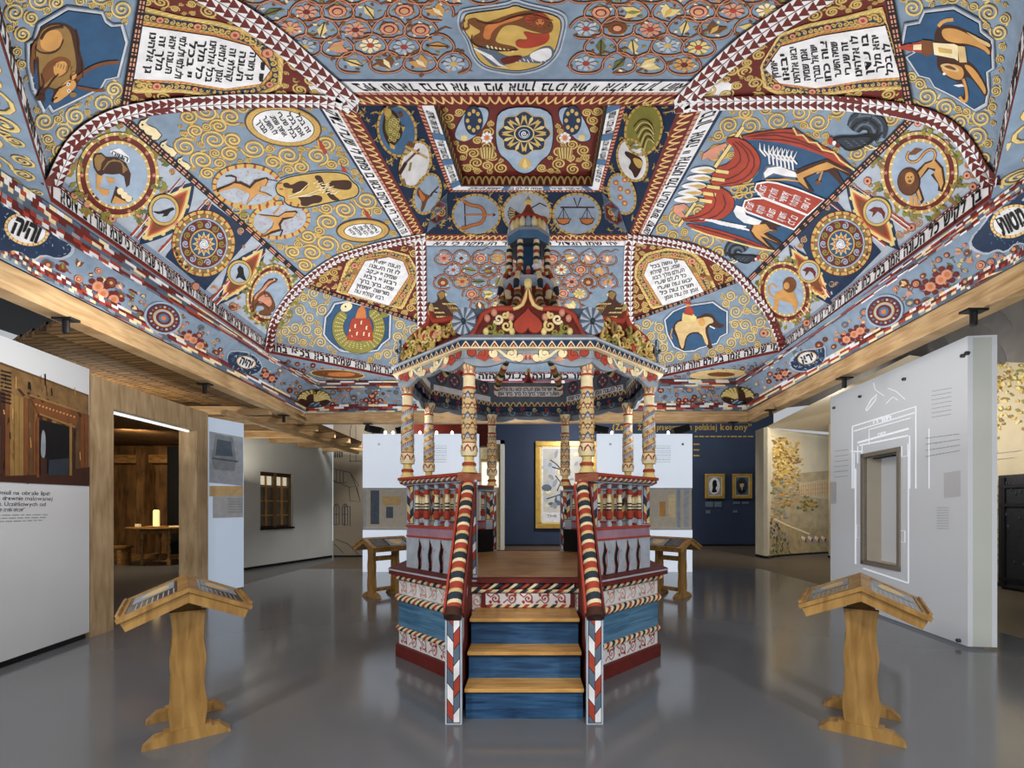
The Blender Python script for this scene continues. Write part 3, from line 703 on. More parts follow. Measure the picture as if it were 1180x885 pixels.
for k in range(5): p.ring(*N([(600,432)])[0],5+k*1.7,6+k*2,0.6,'umber',14)
p.ell(*N([(608,405)])[0],5.5,7,'tan',15); p.ell(*N([(598,400)])[0],.9,.9,'ink',16,0,6); p.ell(*N([(618,398)])[0],.9,.9,'ink',16,0,6); p.ell(*N([(608,425)])[0],2.2,1.6,'brown',16,0,8)
p.poly(N([(630,520),(650,520),(660,570),(680,585),(640,590)]),'tan',12); p.poly(N([(605,520),(625,520),(630,580),(650,590),(610,585)]),'tan',11)
fx=[(-.9,-.2),(-.3,-.6),(.5,-.5),(.9,.1),(.8,.9),(.5,.2),(.1,-.1),(-.2,.3),(-.5,.6),(-.4,.0)]
eye((979,216),(1032,283),15,1011.5,243,14.5,[]); p.poly([(1011.5+a*11,243+b*10) for a,b in fx],'wine',13)
eye((912,286),(955,347),12,933,312,11.5,[]); p.poly([(933+a*9,312+b*9) for a,b in fx],'wine',13)
rosette(970,280,36,38)
roundel(905,336,31,36,22,27,-0.3,16,0.74)
N2=lambda a:zc(780,200,2.95,a)
p.line(smooth(N2([(350,420),(318,415),(310,385),(325,370),(340,385)]),False,2),2,'tan',11)
p.poly(N2([(335,405),(370,385),(400,400),(415,440),(405,470),(392,440),(350,425),(345,465),(330,460)]),'tan',11); p.ell(*N2([(385,375)])[0],8,9,'brown',12); p.ell(*N2([(375,378)])[0],3.4,4.2,'tan',13)
for x,y in ((1058,141),(1115,202),(1090,165),(1000,208),(1051,262),(880,384),(930,372),(885,300),(1122,215)):
    p.ell(x,y,5,5,'brown',4,0,10); p.ell(x,y,4.2,4.2,'rose',5,0,10); p.ell(x,y,1.6,1.6,'wine',6,0,8)
scrolls(mb,lowR,[ellpts(1060,198,50,52),ellpts(970,280,39,41),ellpts(905,336,34,40,-.3),[(1048,290),(970,210),(960,220),(1025,295)],[(962,352),(905,285),(898,290),(945,358)]],2,6,23,col='rose',edge='brown',L=2,tries=900)
ladder(mb,(1053,134),(863,322),9.5,5.5,3.85,7.0)
# ---------------------------------------------------------------- near and far faces: vines with flowers
def vines(mb,poly,avoid,rx,ry,seed,L=2,fw=1.0,lw=2.0):
    p=PX(mb); rd=random.Random(seed); xs=[a[0] for a in poly]; ys=[a[1] for a in poly]; y=min(ys)+ry*0.9; row=0
    while y<max(ys):
        x=min(xs)+(rx if row%2 else 0)
        while x<max(xs):
            c=(x+rd.uniform(-.12,.12)*rx,y+rd.uniform(-.1,.1)*ry)
            e=ellpts(c[0],c[1],rx,ry,0,14)
            if sum(inside(q,poly) for q in e)>11 and inside(c,poly) and not any(any(inside(q,av) for q in e[::2]+[c]) for av in avoid):
                a0=rd.uniform(0,6.28); pts=[(c[0]+rx*(1+.06*math.sin(3*t))*math.cos(t),c[1]+ry*(1+.06*math.sin(3*t))*math.sin(t)) for t in [a0+5.6*k/22 for k in range(23)]]
                p.line(pts,[0.6]+[lw+.9]*21+[.6],'umber',L); p.line(pts,[0.5]+[lw]*21+[.5],'brown',L+1); p.line(pts,[0.2]+[lw*.35]*21+[.2],'rose',L+2)
                q=pts[-1]; p.line([q,(q[0]+rx*.5,q[1]-ry*.4),(q[0]+rx*.9,q[1]-ry*.2)],[lw,lw*.8,.5],'brown',L+1)
                flower(p,c[0],c[1],rx*0.62*fw,L+2,rd,ry/rx)
                for q in range(5):
                    t=a0+q*1.25; p.poly([(c[0]+rx*.8*math.cos(t),c[1]+ry*.8*math.sin(t)),(c[0]+rx*.62*math.cos(t+.3),c[1]+ry*.62*math.sin(t+.3)),(c[0]+rx*.5*math.cos(t+.1),c[1]+ry*.5*math.sin(t+.1)),(c[0]+rx*.66*math.cos(t-.15),c[1]+ry*.66*math.sin(t-.15))],rd.choice(('olive','tan','cream','brown')),L+1)
                t=a0+3; e=(c[0]+rx*1.12*math.cos(t),c[1]+ry*1.12*math.sin(t)); p.scroll(e[0]+rx*.12,e[1],rx*.2,'brown',L+1,t,1,1.1,lw*.6,None,ry/rx)
            x+=rx*2.0
        y+=ry*1.62; row+=1
mb=pan[6]; p=PX(mb)
nearP=[(180,-60),(254,2),(288,22),(322,46),(356,77),(388,90),(802,90),(826,83),(860,53),(894,29),(931,5),(1010,-60)]
lion=zc(390,0,2.95,[(415,40),(440,30),(570,15),(600,0),(640,15),(740,35),(775,60),(760,130),(745,180),(700,225),(620,245),(560,240),(490,225),(455,185),(440,130),(410,90)])
vines(mb,nearP,[lion],19,12.5,31,lw=2.4,fw=.95)
c=(590,43)
q=smooth(lion); p.poly([(c[0]+(a-c[0])*1.05,c[1]+(b-c[1])*1.08) for a,b in q],'mist',6); p.line(q,1.4,'slate',8,True); p.poly([(c[0]+(a-c[0])*.93,c[1]+(b-c[1])*.93) for a,b in q],'gold',9); p.line([(c[0]+(a-c[0])*.93,c[1]+(b-c[1])*.93) for a,b in q],1,'ink',10,True)
Z=lambda a:zc(390,0,2.95,a)
p.poly(smooth(Z([(430,60),(470,50),(480,75),(530,60),(600,35),(660,25),(710,45),(735,80),(720,110),(660,100),(600,75),(560,80),(540,110),(530,140),(600,150),(610,165),(520,170),(460,150),(450,120),(490,100),(460,85)])),'brown',11)
p.poly(smooth(Z([(620,95),(680,110),(720,100),(715,140),(640,160),(600,150),(605,125),(650,130)])),'red',12)
p.poly(smooth(Z([(500,75),(580,50),(640,45),(600,62),(550,75),(520,100),(515,130),(490,120),(495,95)])),'orange',12)
p.poly(smooth(Z([(640,40),(690,30),(725,60),(700,85),(660,80),(630,60)])),'red',13)
p.poly(smooth(Z([(460,150),(520,150),(560,185),(640,190),(690,150),(730,150),(735,185),(700,210),(640,205),(600,200),(540,225),(510,205)])),'slate',12)
p.poly(smooth(Z([(640,180),(690,155),(725,155),(725,190),(680,205)])),'white',13)
for k in range(9): p.line(Z([(460+k*7,155+k*3),(500+k*6,180+k*4),(545+k*4,215+k)]),[1.5,2,.5],'white',13)
for k in range(7): p.line(Z([(505+k*14,145+k*3),(512+k*14,160+k)]),2,'cream',13)
p.line(smooth(Z([(470,60),(520,75),(600,45),(660,35),(715,55)]),False),1.4,'umber',14); p.line(smooth(Z([(455,110),(450,130),(470,150),(560,165),(610,160)]),False),1.4,'umber',14)
for k in range(11): a=2.2+k*.42; p.line(Z([(685+12*math.cos(a),62-9*math.sin(a)),(685+46*math.cos(a),62-30*math.sin(a))]),[2.2,.6],'brown',14)
p.ell(*Z([(685,64)])[0],5,4,'orange',15); p.ell(*Z([(676,60)])[0],1,1,'ink',16,0,6); p.ell(*Z([(694,60)])[0],1,1,'ink',16,0,6); p.line(Z([(680,72),(690,73)]),.9,'umber',16)
p.line(smooth(Z([(430,60),(412,75),(425,95),(445,85),(440,70)]),False),2.2,'brown',13)
for k in range(8): p.line(Z([(600+k*14,190+(k%2)*3),(606+k*14,204-(k%3)*3)]),1,'white',14)
p.poly(smooth(Z([(545,190),(610,180),(630,185),(600,205),(560,212)])),'wine',14)
mb=pan[2]; p=PX(mb)
farP=[(496,290),(718,290),(716,372),(724,420),(490,420),(493,372)]
hl=[(490,388),(500,345),(512,332),(525,345),(530,388)]; hr=[(724,388),(714,345),(702,332),(690,345),(684,388)]
vines(mb,farP,[hl,hr],10.5,8.4,33,lw=1.3,fw=.95)
for fl,x0 in ((1,507),(-1,707)):      # spotted eagles beside the corners
    f=lambda pts:[(x0+a*fl,b) for a,b in pts]
    p.poly(smooth(f([(-14,347),(-8,350),(-2,345),(-4,338),(2,334),(7,336),(6,343),(10,348),(20,352),(24,360),(14,358),(16,366),(6,364),(2,372),(-2,378),(-6,372),(-14,368),(-10,360),(-15,356)]),True,1),'umber',6)
    p.poly(f([(-3,338),(2,335),(6,337),(5,342),(1,345)]),'ochre',7); p.poly(f([(6,337),(9,339),(6,341)]),'straw',7)
    for k in range(34):
        a=f([(-11+(k*7)%30,349+(k*5)%20)])[0]; p.line([a,(a[0]+2.6*fl,a[1]+1.6)],[1.2,.3],'straw' if k%3 else 'gold',8)
    for k in range(5): p.line(f([(8+k*3,350+k),(14+k*2.6,360+k*.6)]),[1.4,.4],'ochre',8)
# ---------------------------------------------------------------- diagonal faces
def cartouche(mb,outer,field,L,up,row,seed,lead=0.6):
    p=PX(mb); c=(sum(a[0] for a in field)/len(field),sum(a[1] for a in field)/len(field))
    p.poly(outer,'ochre',L); n=len(outer)
    O=resample(outer+[outer[0]],61); I=resample(field+[field[0]],61)
    for (f,w,col) in ((0.12,.24,'gold'),(0.5,.36,'navy'),(0.88,.24,'gold')):
        pts=[(I[k][0]+(O[k][0]-I[k][0])*f,I[k][1]+(O[k][1]-I[k][1])*f) for k in range(60)]; ww=[max(1.2,w*math.hypot(O[k][0]-I[k][0],O[k][1]-I[k][1])) for k in range(60)]
        p.line(pts,ww,col,L+1,True)
    for k in range(60):
        for f,s in ((0.08,1),(0.92,1)):
            a=(I[k][0]+(O[k][0]-I[k][0])*(f-.08),I[k][1]+(O[k][1]-I[k][1])*(f-.08)); m=(k+1)%60
            b=(I[m][0]+(O[m][0]-I[m][0])*(f+.1),I[m][1]+(O[m][1]-I[m][1])*(f+.1)); p.line([a,b],[.4,2.2] if f<.5 else [2.2,.4],'orange' if f<.5 else 'straw',L+2)
        a=(I[k][0]+(O[k][0]-I[k][0])*.5,I[k][1]+(O[k][1]-I[k][1])*.5); w=math.hypot(O[k][0]-I[k][0],O[k][1]-I[k][1])
        if k%6==3:
            for q,cc in ((.26,'brown'),(.22,'rose'),(.1,'red')): p.ell(a[0],a[1],w*q,w*q*.8,cc,L+4+int(q<.25)+int(q<.15),0,10)
        elif w>3: p.scroll(a[0],a[1],w*.2,'gold',L+2,k,1,1.1,w*.07,None,.8)
    p.poly([(c[0]+(a-c[0])*1.02,c[1]+(b-c[1])*1.02) for a,b in field],'umber',L+3); p.poly(field,'white',L+6)
    textblock(mb,field,0,up,row,seed,L+8,0.035,0.6,1,lead)
def octframe(mb,pts,L,k1=1.1,kk=.93):
    p=PX(mb); c=(sum(a[0] for a in pts)/len(pts),sum(a[1] for a in pts)/len(pts)); S=lambda k:[(c[0]+(a-c[0])*k,c[1]+(b-c[1])*k) for a,b in pts]
    p.poly(S(1.03),'slate',L); p.poly(pts,'mist',L+1); p.poly(S(kk+.015),'ink',L+2); p.poly(S(kk),'deep',L+3); p.line(S((1+kk)/2),0.7,'white',L+2,True)
    return p
# near left: bull
mb=pan[7]; p=PX(mb)
up=[(163,-20),(254,0),(288,20),(322,44),(356,75),(395,105),(339,114),(271,114),(190,119),(146,124)]
p.poly(up+[(163,-20)],'wine',1)
f1=zc(140,10,6.21,[(130,108),(345,140),(650,185),(910,255),(1060,430),(990,525),(740,560),(420,505),(75,488)])
o1=zc(140,10,6.21,[(135,-30),(400,40),(700,90),(960,170),(1160,330),(1140,560),(960,625),(700,632),(420,590),(50,590)])
scrolls(mb,up,[o1],3,11,41,L=2,asp=.6,rot=.3,tries=900)
cartouche(mb,o1,f1,5,(1,.13),11.8,51)
lo=[(0,-60),(160,-60),(143,122),(112,139),(85,159),(70,205),(60,205),(3,30)]
bo=zc(0,0,6.81,[(520,45),(800,80),(830,150),(880,185),(960,180),(1000,320),(930,600),(830,620),(790,690),(400,880),(370,830),(330,880),(240,700),(205,520),(200,330),(255,300),(290,180)])
scrolls(mb,lo,[bo],3,13,42,col='straw',L=2,asp=.9,tries=4000)
p=octframe(mb,bo,5); B=lambda a:zc(0,0,6.81,a)
p.poly(smooth(B([(300,200),(400,160),(500,165),(580,215),(600,290),(600,380),(635,480),(630,580),(600,650),(545,700),(470,720),(400,800),(385,770),(420,690),(345,680),(330,770),(260,770),(290,660),(275,560),(270,400),(240,560),(220,500),(225,340),(265,300)])),'umber',9)
p.poly(smooth(B([(310,215),(400,175),(490,180),(540,230),(560,330),(575,400),(590,520),(560,600),(520,680),(440,690),(350,660),(300,690),(290,560),(285,400),(250,480),(240,350),(280,300)])),'ochre',10)
p.poly(smooth(B([(360,220),(440,210),(480,270),(460,350),(380,390),(310,370),(290,310),(320,250)])),'tan',11)
p.poly(smooth(B([(330,500),(430,420),(540,440),(540,540),(450,600),(420,560),(340,640),(300,680),(300,580)])),'brown',11); p.poly(smooth(B([(400,480),(500,450),(520,530),(440,590),(400,560)])),'tan',12)
p.line(smooth(B([(300,290),(330,230),(400,195),(480,190)]),False),3,'umber',12); p.line(smooth(B([(480,290),(450,370),(370,405),(270,390),(250,320)]),False),1.6,'umber',12)
p.poly(smooth(B([(500,610),(560,600),(590,650),(540,710),(430,790),(390,790),(410,730)])),'tan',12)
p.line(smooth(B([(585,600),(680,520),(800,475),(920,468)]),False),4,'brown',13); p.line(smooth(B([(590,665),(670,680),(750,695),(815,688)]),False),3.2,'brown',13)
p.ell(*B([(555,580)])[0],3,5,'umber',13,.4); p.ell(*B([(557,725)])[0],4,3,'ochre',13)
p.line(smooth(B([(580,215),(605,300),(600,380),(640,480),(632,590)]),False),2,'umber',13)
p.line(smooth(B([(300,560),(330,640),(290,700),(265,765)]),False),1.6,'umber',13); p.line(smooth(B([(345,680),(400,600),(440,560)]),False),1.6,'umber',13); p.line(smooth(B([(420,690),(470,660),(540,620)]),False),1.4,'umber',13)
p.poly(B([(255,740),(300,720),(335,745),(330,785),(290,775),(262,775)]),'umber',13); p.line(smooth(B([(265,300),(232,345),(228,430),(222,500),(232,570)]),False),3.4,'brown',13); p.line(smooth(B([(262,320),(250,400),(258,470),(240,560)]),False),1.2,'umber',14)
p.line(smooth(B([(390,790),(400,760),(430,745)]),False),1.2,'umber',14); p.poly(smooth(B([(540,560),(565,540),(590,570),(560,610),(535,600)])),'tan',13); p.line(smooth(B([(538,600),(545,565),(575,555)]),False),1.2,'umber',14)
for k in range(7): p.line(B([(420+k*22,470+k*6),(410+k*22,500+k*8)]),1.2,'ochre',13)
for c in ((515,640),(520,690)): p.ell(*B([c])[0],2.2,2.2,'white',14,0,8); p.ell(*B([c])[0],1.1,1.1,'ink',15,0,6)
ladder(mb,(165,-20),(142,124),10,10,3.9,3.9,13,26)
# near right: elephant with a tower
mb=pan[5]; p=PX(mb)
up=[(1020,-20),(929,3),(892,27),(858,51),(824,81),(790,110),(848,117),(915,115),(983,117),(1044,125),(1048,120)]
p.poly(up,'wine',1)
f1=zc(870,10,6.21,[(940,105),(480,180),(190,260),(78,418),(180,520),(440,555),(800,495),(1045,475)])[::-1]
o1=zc(870,10,6.21,[(920,-20),(640,50),(380,100),(180,170),(40,400),(60,560),(180,615),(440,620),(760,580),(1075,570)])[::-1]
scrolls(mb,up,[o1],3,11,43,L=2,asp=.6,rot=-.3,tries=900)
cartouche(mb,o1,f1,5,(-1,.13),12,52)
E=lambda a:zc(1030,0,6.807,a)
lo=[(1024,-60),(1175,-60),(1165,30),(1143,205),(1132,197),(1119,169),(1102,149),(1078,134),(1050,125)]
bo=E([(480,40),(690,155),(700,230),(790,300),(800,530),(750,560),(760,700),(740,820),(650,870),(480,760),(320,680),(280,610),(195,590),(95,440),(165,400),(60,340),(90,180),(200,160),(240,70)])
scrolls(mb,lo,[bo],3,13,44,col='straw',L=2,asp=.9,tries=4000)
p=octframe(mb,bo,5)
p.poly(smooth(E([(330,230),(380,180),(480,180),(560,210),(680,270),(780,320),(785,370),(775,440),(740,390),(620,345),(500,340),(590,470),(650,500),(740,650),(755,720),(730,755),(690,690),(620,600),(560,585),(580,650),(590,780),(540,780),(570,700),(540,640),(440,600),(370,550),(345,500),(350,400),(325,330)])),'umber',9)
p.poly(smooth(E([(380,210),(470,200),(560,230),(660,290),(770,370),(770,425),(720,370),(600,325),(480,320),(400,290)])),'tan',10); p.poly(smooth(E([(560,215),(700,290),(780,325),(770,360),(660,290)])),'sand',11)
p.poly(smooth(E([(370,520),(440,480),(540,500),(570,560),(540,620),(440,590)])),'tan',10); p.poly(smooth(E([(550,480),(640,510),(740,670),(735,740),(700,680),(620,580)])),'tan',10)
p.poly(smooth(E([(370,490),(440,475),(520,510),(530,550),(460,540),(390,520)])),'sand',11); p.poly(smooth(E([(400,500),(450,490),(505,520),(500,535),(440,520)])),'brown',12)
p.line(smooth(E([(560,600),(585,680),(590,770),(560,785),(530,740)]),False),3.4,'tan',12); p.poly(E([(480,650),(550,640),(570,660),(520,665)]),'white',12)
p.line(smooth(E([(360,190),(400,145),(480,135)]),False),4,'tan',10); p.ell(*E([(410,560)])[0],2,1.6,'white',12)
p.poly(E([(320,315),(490,325),(520,340),(520,460),(490,440),(330,410)]),'cream',12); p.poly(E([(515,340),(575,345),(590,470),(530,470)]),'sand',12)
p.poly(E([(230,290),(320,300),(320,405),(260,420),(230,400)]),'brown',13); p.poly(E([(155,320),(240,300),(240,400),(160,380)]),'red',12); p.poly(E([(165,330),(230,325),(230,370),(165,370)]),'cream',13); p.poly(E([(30,352),(130,320),(160,325),(160,380),(130,378)]),'red',14)
p.poly(E([(360,350),(470,370),(475,400),(370,390)]),'gold',13)
ladder(mb,(1024,-20),(1050,124),10,10,3.9,3.9,13,26)
# far left: coiled fish round a castle
mb=pan[1]; p=PX(mb)
up=[(487,280),(440,283),(400,295),(383,302),(358,320),(352,330),(492,372)]
p.poly(up,'wine',1)
f1=zc(390,280,11.06,[(115,630),(340,220),(640,170),(825,230),(895,410),(640,790)])
o1=zc(390,280,11.06,[(-30,610),(100,250),(230,120),(600,70),(900,150),(1015,350),(1000,480),(820,840)])
scrolls(mb,up,[o1],2,6.5,45,L=2,asp=.8,tries=900)
cartouche(mb,o1,f1,5,(.27,-1),6.6,53,.9)
lo=[(312,393),(315,372),(332,345),(352,326),(492,374),(480,430)]
bo=[(385,349),(400,346),(440,357),(446,361),(451,362),(450,390),(441,397),(436,404),(412,408),(392,405),(381,396),(376,391),(372,385),(374,365),(380,358)]
scrolls(mb,lo,[bo],3,7.5,46,col='straw',L=2,tries=1500)
p=octframe(mb,bo,5)
N=26; pts=[(413+24*math.cos(-2.3-5.0*k/N*1.0),377+23*math.sin(-2.3-5.0*k/N)) for k in range(N+1)]
p.line(pts,[9]+[12+3*math.sin(PI*k/N) for k in range(1,N)]+[3],'umber',9); p.line(pts,[8]+[11+3*math.sin(PI*k/N) for k in range(1,N)]+[2],'olive',10)
for k in range(1,N):
    for f in (-4,-1.5,1,3.5):
        a=pts[k]; r=math.hypot(a[0]-413,a[1]-377); p.line([(413+(a[0]-413)*(1+f/r),377+(a[1]-377)*(1+f/r)),(413+(a[0]-413)*(1+f/r)+1.6,377+(a[1]-377)*(1+f/r)+.8)],1,'straw',11)
p.ell(399,353,7,5,'cream',11,-.4); p.ell(398,352.5,1.2,1.2,'ink',12,0,8); p.poly([(440,356),(448,352),(447,364),(438,366)],'olive',11)
p.poly([(399,392),(403,372),(406,366),(425,366),(428,374),(430,392)],'red',11); p.poly([(409,366),(412,356),(418,350),(421,356),(422,366)],'orange',11)
for x,y in ((403,378),(409,374),(416,370),(422,376),(411,383),(419,383),(425,384),(405,386)): p.line([(x,y+3.2),(x,y),(x+1,y-1)],1.6,'cream',12)
ladder(mb,(352,328),(492,373),4.2,4.2,6.9,7.3,13,26)
# far right: elephant with a rider
mb=pan[3]; p=PX(mb)
up=[(727,280),(780,283),(814,294),(841,311),(857,322),(722,370)]
p.poly(up,'wine',1)
f1=zc(730,280,11.06,[(135,400),(190,250),(390,180),(650,215),(910,630),(375,790)])
o1=zc(730,280,11.06,[(10,430),(20,290),(150,130),(420,60),(760,100),(900,230),(1060,580),(230,840)])
scrolls(mb,up,[o1],2,6.5,47,L=2,asp=.8,tries=900)
cartouche(mb,o1,f1,5,(-.27,-1),6.4,54,.7)
lo=[(899,397),(892,376),(878,352),(861,328),(722,374),(736,430)]
bo=zc(750,320,4.9,[(60,220),(110,180),(180,165),(250,130),(350,105),(400,160),(440,175),(440,235),(430,300),(390,330),(330,360),(290,385),(240,400),(180,410),(120,360),(75,290)])
bo=[(765,368),(775,358),(789,352),(801,350),(822,347),(833,355),(839,358),(839,384),(831,388),(827,396),(806,402),(800,405),(788,406),(776,400),(768,385)]
scrolls(mb,lo,[bo],3,7.5,48,col='straw',L=2,tries=1500)
p=octframe(mb,bo,5)
p.poly(smooth([(775,376),(782,367),(795,367),(806,364),(813,360),(822,362),(826,370),(834,374),(836,371),(832,378),(825,377),(819,374),(815,380),(820,396),(822,401),(816,402),(812,392),(806,384),(796,384),(791,390),(790,403),(784,403),(780,388),(776,384)],True,1),'umber',9)
p.poly(smooth([(777,376),(783,369),(796,369),(807,366),(815,364),(821,366),(823,371),(816,373),(812,379),(817,396),(814,398),(808,382),(796,382),(790,388),(788,401),(785,401),(781,386)],True,1),'sand',10)
p.poly(smooth([(807,365),(812,366),(813,374),(808,376),(804,371)]),'tan',12); p.line([(775,378),(773,386),(775,390)],1.2,'tan',10)
p.poly([(786,368),(787,360),(797,359),(803,365),(802,370),(788,371)],'straw',12); p.poly([(788,361),(791,353),(796,352),(800,358),(798,363)],'red',13); p.ell(793,350,2.4,2.6,'tan',13,0,10); p.poly([(788,349),(793,344),(797,350)],'red',14); p.line([(818,375),(824,378)],1.4,'white',13)
ladder(mb,(857,320),(722,371),4.2,4.2,6.9,7.3,13,26)
# ---------------------------------------------------------------- chequered ribs over the groins
gl=MB()
gband(gl,[(58,214),(62,202),(72,180),(85,159),(112,139),(142,127),(190,119),(271,114),(339,114),(380,115),(412,121)],21,15,3,8.5)
gband(gl,[(150,-60),(210,-28),(254,0),(288,20),(322,44),(356,75),(390,105),(408,121)],30,22,4,11)
gband(gl,[(1144,214),(1140,204),(1132,195),(1119,169),(1102,149),(1078,134),(1044,125),(983,117),(915,115),(848,117),(800,118),(778,122)],21,15,3,8.5)
gband(gl,[(1040,-60),(980,-28),(929,1),(892,25),(858,49),(824,79),(798,105),(784,121)],30,22,4,11)
gband(gl,[(309,406),(311,390),(315,369),(332,342),(356,319),(383,300),(400,293),(440,281),(490,272)],11,9,3,5.5)
gband(gl,[(903,404),(899,390),(892,370),(878,347),(861,327),(841,306),(814,289),(780,279),(724,272)],11,9,3,5.5)
gband(gl,[(481,428),(485,400),(487,372),(486,330),(485,290),(484,276)],10,13,3,5.5)
gband(gl,[(736,428),(729,400),(725,372),(724,330),(725,290),(727,276)],10,13,3,5.5)
# ---------------------------------------------------------------- lantern
def medallion(mb,cx,cy,rx,ry,ro,fill,L=3):
    p=PX(mb); p.ell(cx,cy,rx,ry,'umber',L,ro); p.dashring(cx,cy,rx-1.4,ry-1.4,2.6,'gold','ochre',L+2,ro,24); p.ell(cx,cy,rx-2.6,ry-2.6,fill,L+1,ro)
    return p
def sprigs(mb,poly,avoid,seed,n=70):
    p=PX(mb); rd=random.Random(seed); xs=[a[0] for a in poly]; ys=[a[1] for a in poly]
    for k in range(n):
        c=(rd.uniform(min(xs),max(xs)),rd.uniform(min(ys),max(ys)))
        if not inside(c,poly) or any(inside(c,a) for a in avoid): continue
        for q in range(5):
            a=rd.uniform(0,6.28); p.line([c,(c[0]+4*math.cos(a),c[1]+4*math.sin(a))],[1.6,.3],'ochre' if q%2 else 'gold',2)
S7=lambda a:zc(400,110,5.205,a)
m=med[0]; lp=[(410,123),(478,123),(516,220),(490,268)]
av=[ellpts(457,150,23,31,-.2),ellpts(478,189,18,28,.3),ellpts(492,223,16,25,.3)]
sprigs(m,lp,av,61,150)
p=medallion(m,457,150,23,31,-.2,'blue')
p.poly(smooth(S7([(230,90),(260,80),(300,110),(325,180),(330,240),(280,300),(250,300),(225,260),(205,200),(215,130)])),'umber',7); p.poly(smooth(S7([(235,95),(262,100),(300,140),(310,200),(300,260),(270,280),(240,240),(220,190)])),'olive',8)
for k in range(20): q=S7([(235+(k*23)%70,130+(k*17)%140)])[0]; p.ring(q[0],q[1],1.8,1.6,.6,'straw',9,0,8)
p.ell(*S7([(240,100)])[0],4.2,5,'gold',9); p.poly(S7([(300,100),(325,95),(330,120),(315,130)]),'brown',9); p.poly(S7([(320,180),(345,185),(330,215)]),'gold',9); p.poly(S7([(250,280),(285,300),(280,320),(255,310)]),'gold',9)
p=medallion(m,478,189,18,28,.3,'white')
for a,b,w,c in (((345,300),(480,375),2.4,'gold'),((360,285),(400,300),5,'brown'),((310,470),(350,400),4,'umber'),((350,400),(430,320),2.2,'brown'),((395,345),(430,345),1.6,'brown'),((370,450),(380,400),2.6,'olive'),((330,500),(345,540),4,'ochre')): p.line(S7([a,b]),w,c,7)
p=medallion(m,492,223,16,25,.3,'pale')
p.poly(smooth(S7([(425,540),(450,580),(490,600),(520,590),(480,620),(470,650),(450,700),(435,690),(450,640),(430,610),(410,590)])),'brown',7); p.poly(smooth(S7([(425,550),(450,590),(470,610),(450,640),(430,600)])),'orange',8)
for a,b in (((495,600),(530,560)),((500,590),(545,545)),((515,575),(540,580))): p.line(S7([a,b]),1.2,'umber',8)
m=med[2]; rp=[(782,123),(722,123),(694,220),(724,268)]; Q2=lambda a:zc(390,0,2.95,a)
sprigs(m,rp,[ellpts(742,149,22,30,.2),ellpts(729,184,18,24,-.3),ellpts(717,223,16,25,-.3)],62,150)
p=medallion(m,742,149,22,31,.2,'olive')
for k in range(8): p.line(smooth(Q2([(1005+k*5,430+k*12),(1030+k*3,400+k*10),(1065,410+k*9),(1075,450+k*5)]),False),1.2,'straw' if k%2 else 'umber',7)
p=medallion(m,729,184,18,26,-.3,'white'); p.poly(smooth(Q2([(975,510),(1000,520),(1040,540),(1030,580),(1010,610),(1000,580),(985,570),(1000,545),(975,525)])),'umber',7); p.poly(smooth(Q2([(1000,530),(1040,545),(1030,575),(1010,560)])),'gold',8)
p=medallion(m,717,223,16,25,-.3,'pale'); 
for a in ((945,620),(960,640),(975,610),(985,650),(960,670),(975,690)): p.ell(*Q2([a])[0],3.6,3,'orange',7,.4,8); p.ell(*Q2([a])[0],1.6,1.4,'straw',8,0,6)
def rhomb(mb,pts,seed):
    p=PX(mb); c=(sum(a[0] for a in pts)/4,sum(a[1] for a in pts)/4); p.poly(pts,'slate',8); q=[(c[0]+(a-c[0])*.86,c[1]+(b-c[1])*.86) for a,b in pts]; p.poly(q,'wine',9)
    scrolls(mb,q,[],2,5.5,seed,L=10,tries=500); p.ell(c[0],c[1],3,3,'rose',13,0,10)
rhomb(med[1],[(491,268),(516,250),(515,221),(497,240)],71); rhomb(med[1],[(724,268),(697,252),(694,221),(714,240)],72)
m=med[1]; fp=[(492,268),(516,222),(694,222),(722,268)]
sprigs(m,fp,[ellpts(549,247,29,25),ellpts(607,245,29,25),ellpts(664,247,29,25)],63,160)
p=medallion(m,549,247.5,28.5,24.5,0,'pale')
p.line(smooth(S7([(700,630),(725,640),(710,660),(690,620),(705,610)]),False),1.6,'orange',7)
bow=smooth(S7([(700,635),(740,660),(800,665),(825,700),(825,735),(800,770),(740,780),(700,800),(690,790),(715,790)]),False); p.line(bow,4,'umber',7); p.line(bow,3,'orange',8)
p.line(S7([(705,640),(710,795)]),1.3,'umber',7); p.line(S7([(705,715),(885,716)]),1.6,'orange',8); p.poly(S7([(875,705),(895,716),(875,727)]),'umber',8)
p=medallion(m,607,245,29,25.5,0,'mist')
for k in range(9): a=2.6+k*.35; p.line([(598,246),(598+13*math.cos(a),246-12*math.sin(a))],[1,3],'umber',7); p.line([(598+5*math.cos(a),246-5*math.sin(a)),(598+12*math.cos(a),246-11*math.sin(a))],1,'straw',8)
p.ell(627,253,5,3.6,'brown',7,.5); p.line([(612,240),(622,234),(630,238)],1.4,'umber',7)
p=medallion(m,664.5,247,28.5,25,0,'pale')
p.line(Q2([(755,705),(870,705)]),1.6,'umber',8); 
for x in (765,845):
    for dx in (-18,0,18): p.line(Q2([(x,707),(x+dx,742)]),.7,'umber',8)
    p.poly(Q2([(x-27,742),(x+27,742),(x+18,760),(x,766),(x-18,760)]),'umber',8); p.poly(Q2([(x-24,744),(x+24,744),(x+15,757),(x,762),(x-15,757)]),'orange',9)
p.line(Q2([(800,672),(812,705),(824,672)]),1.4,'umber',8)
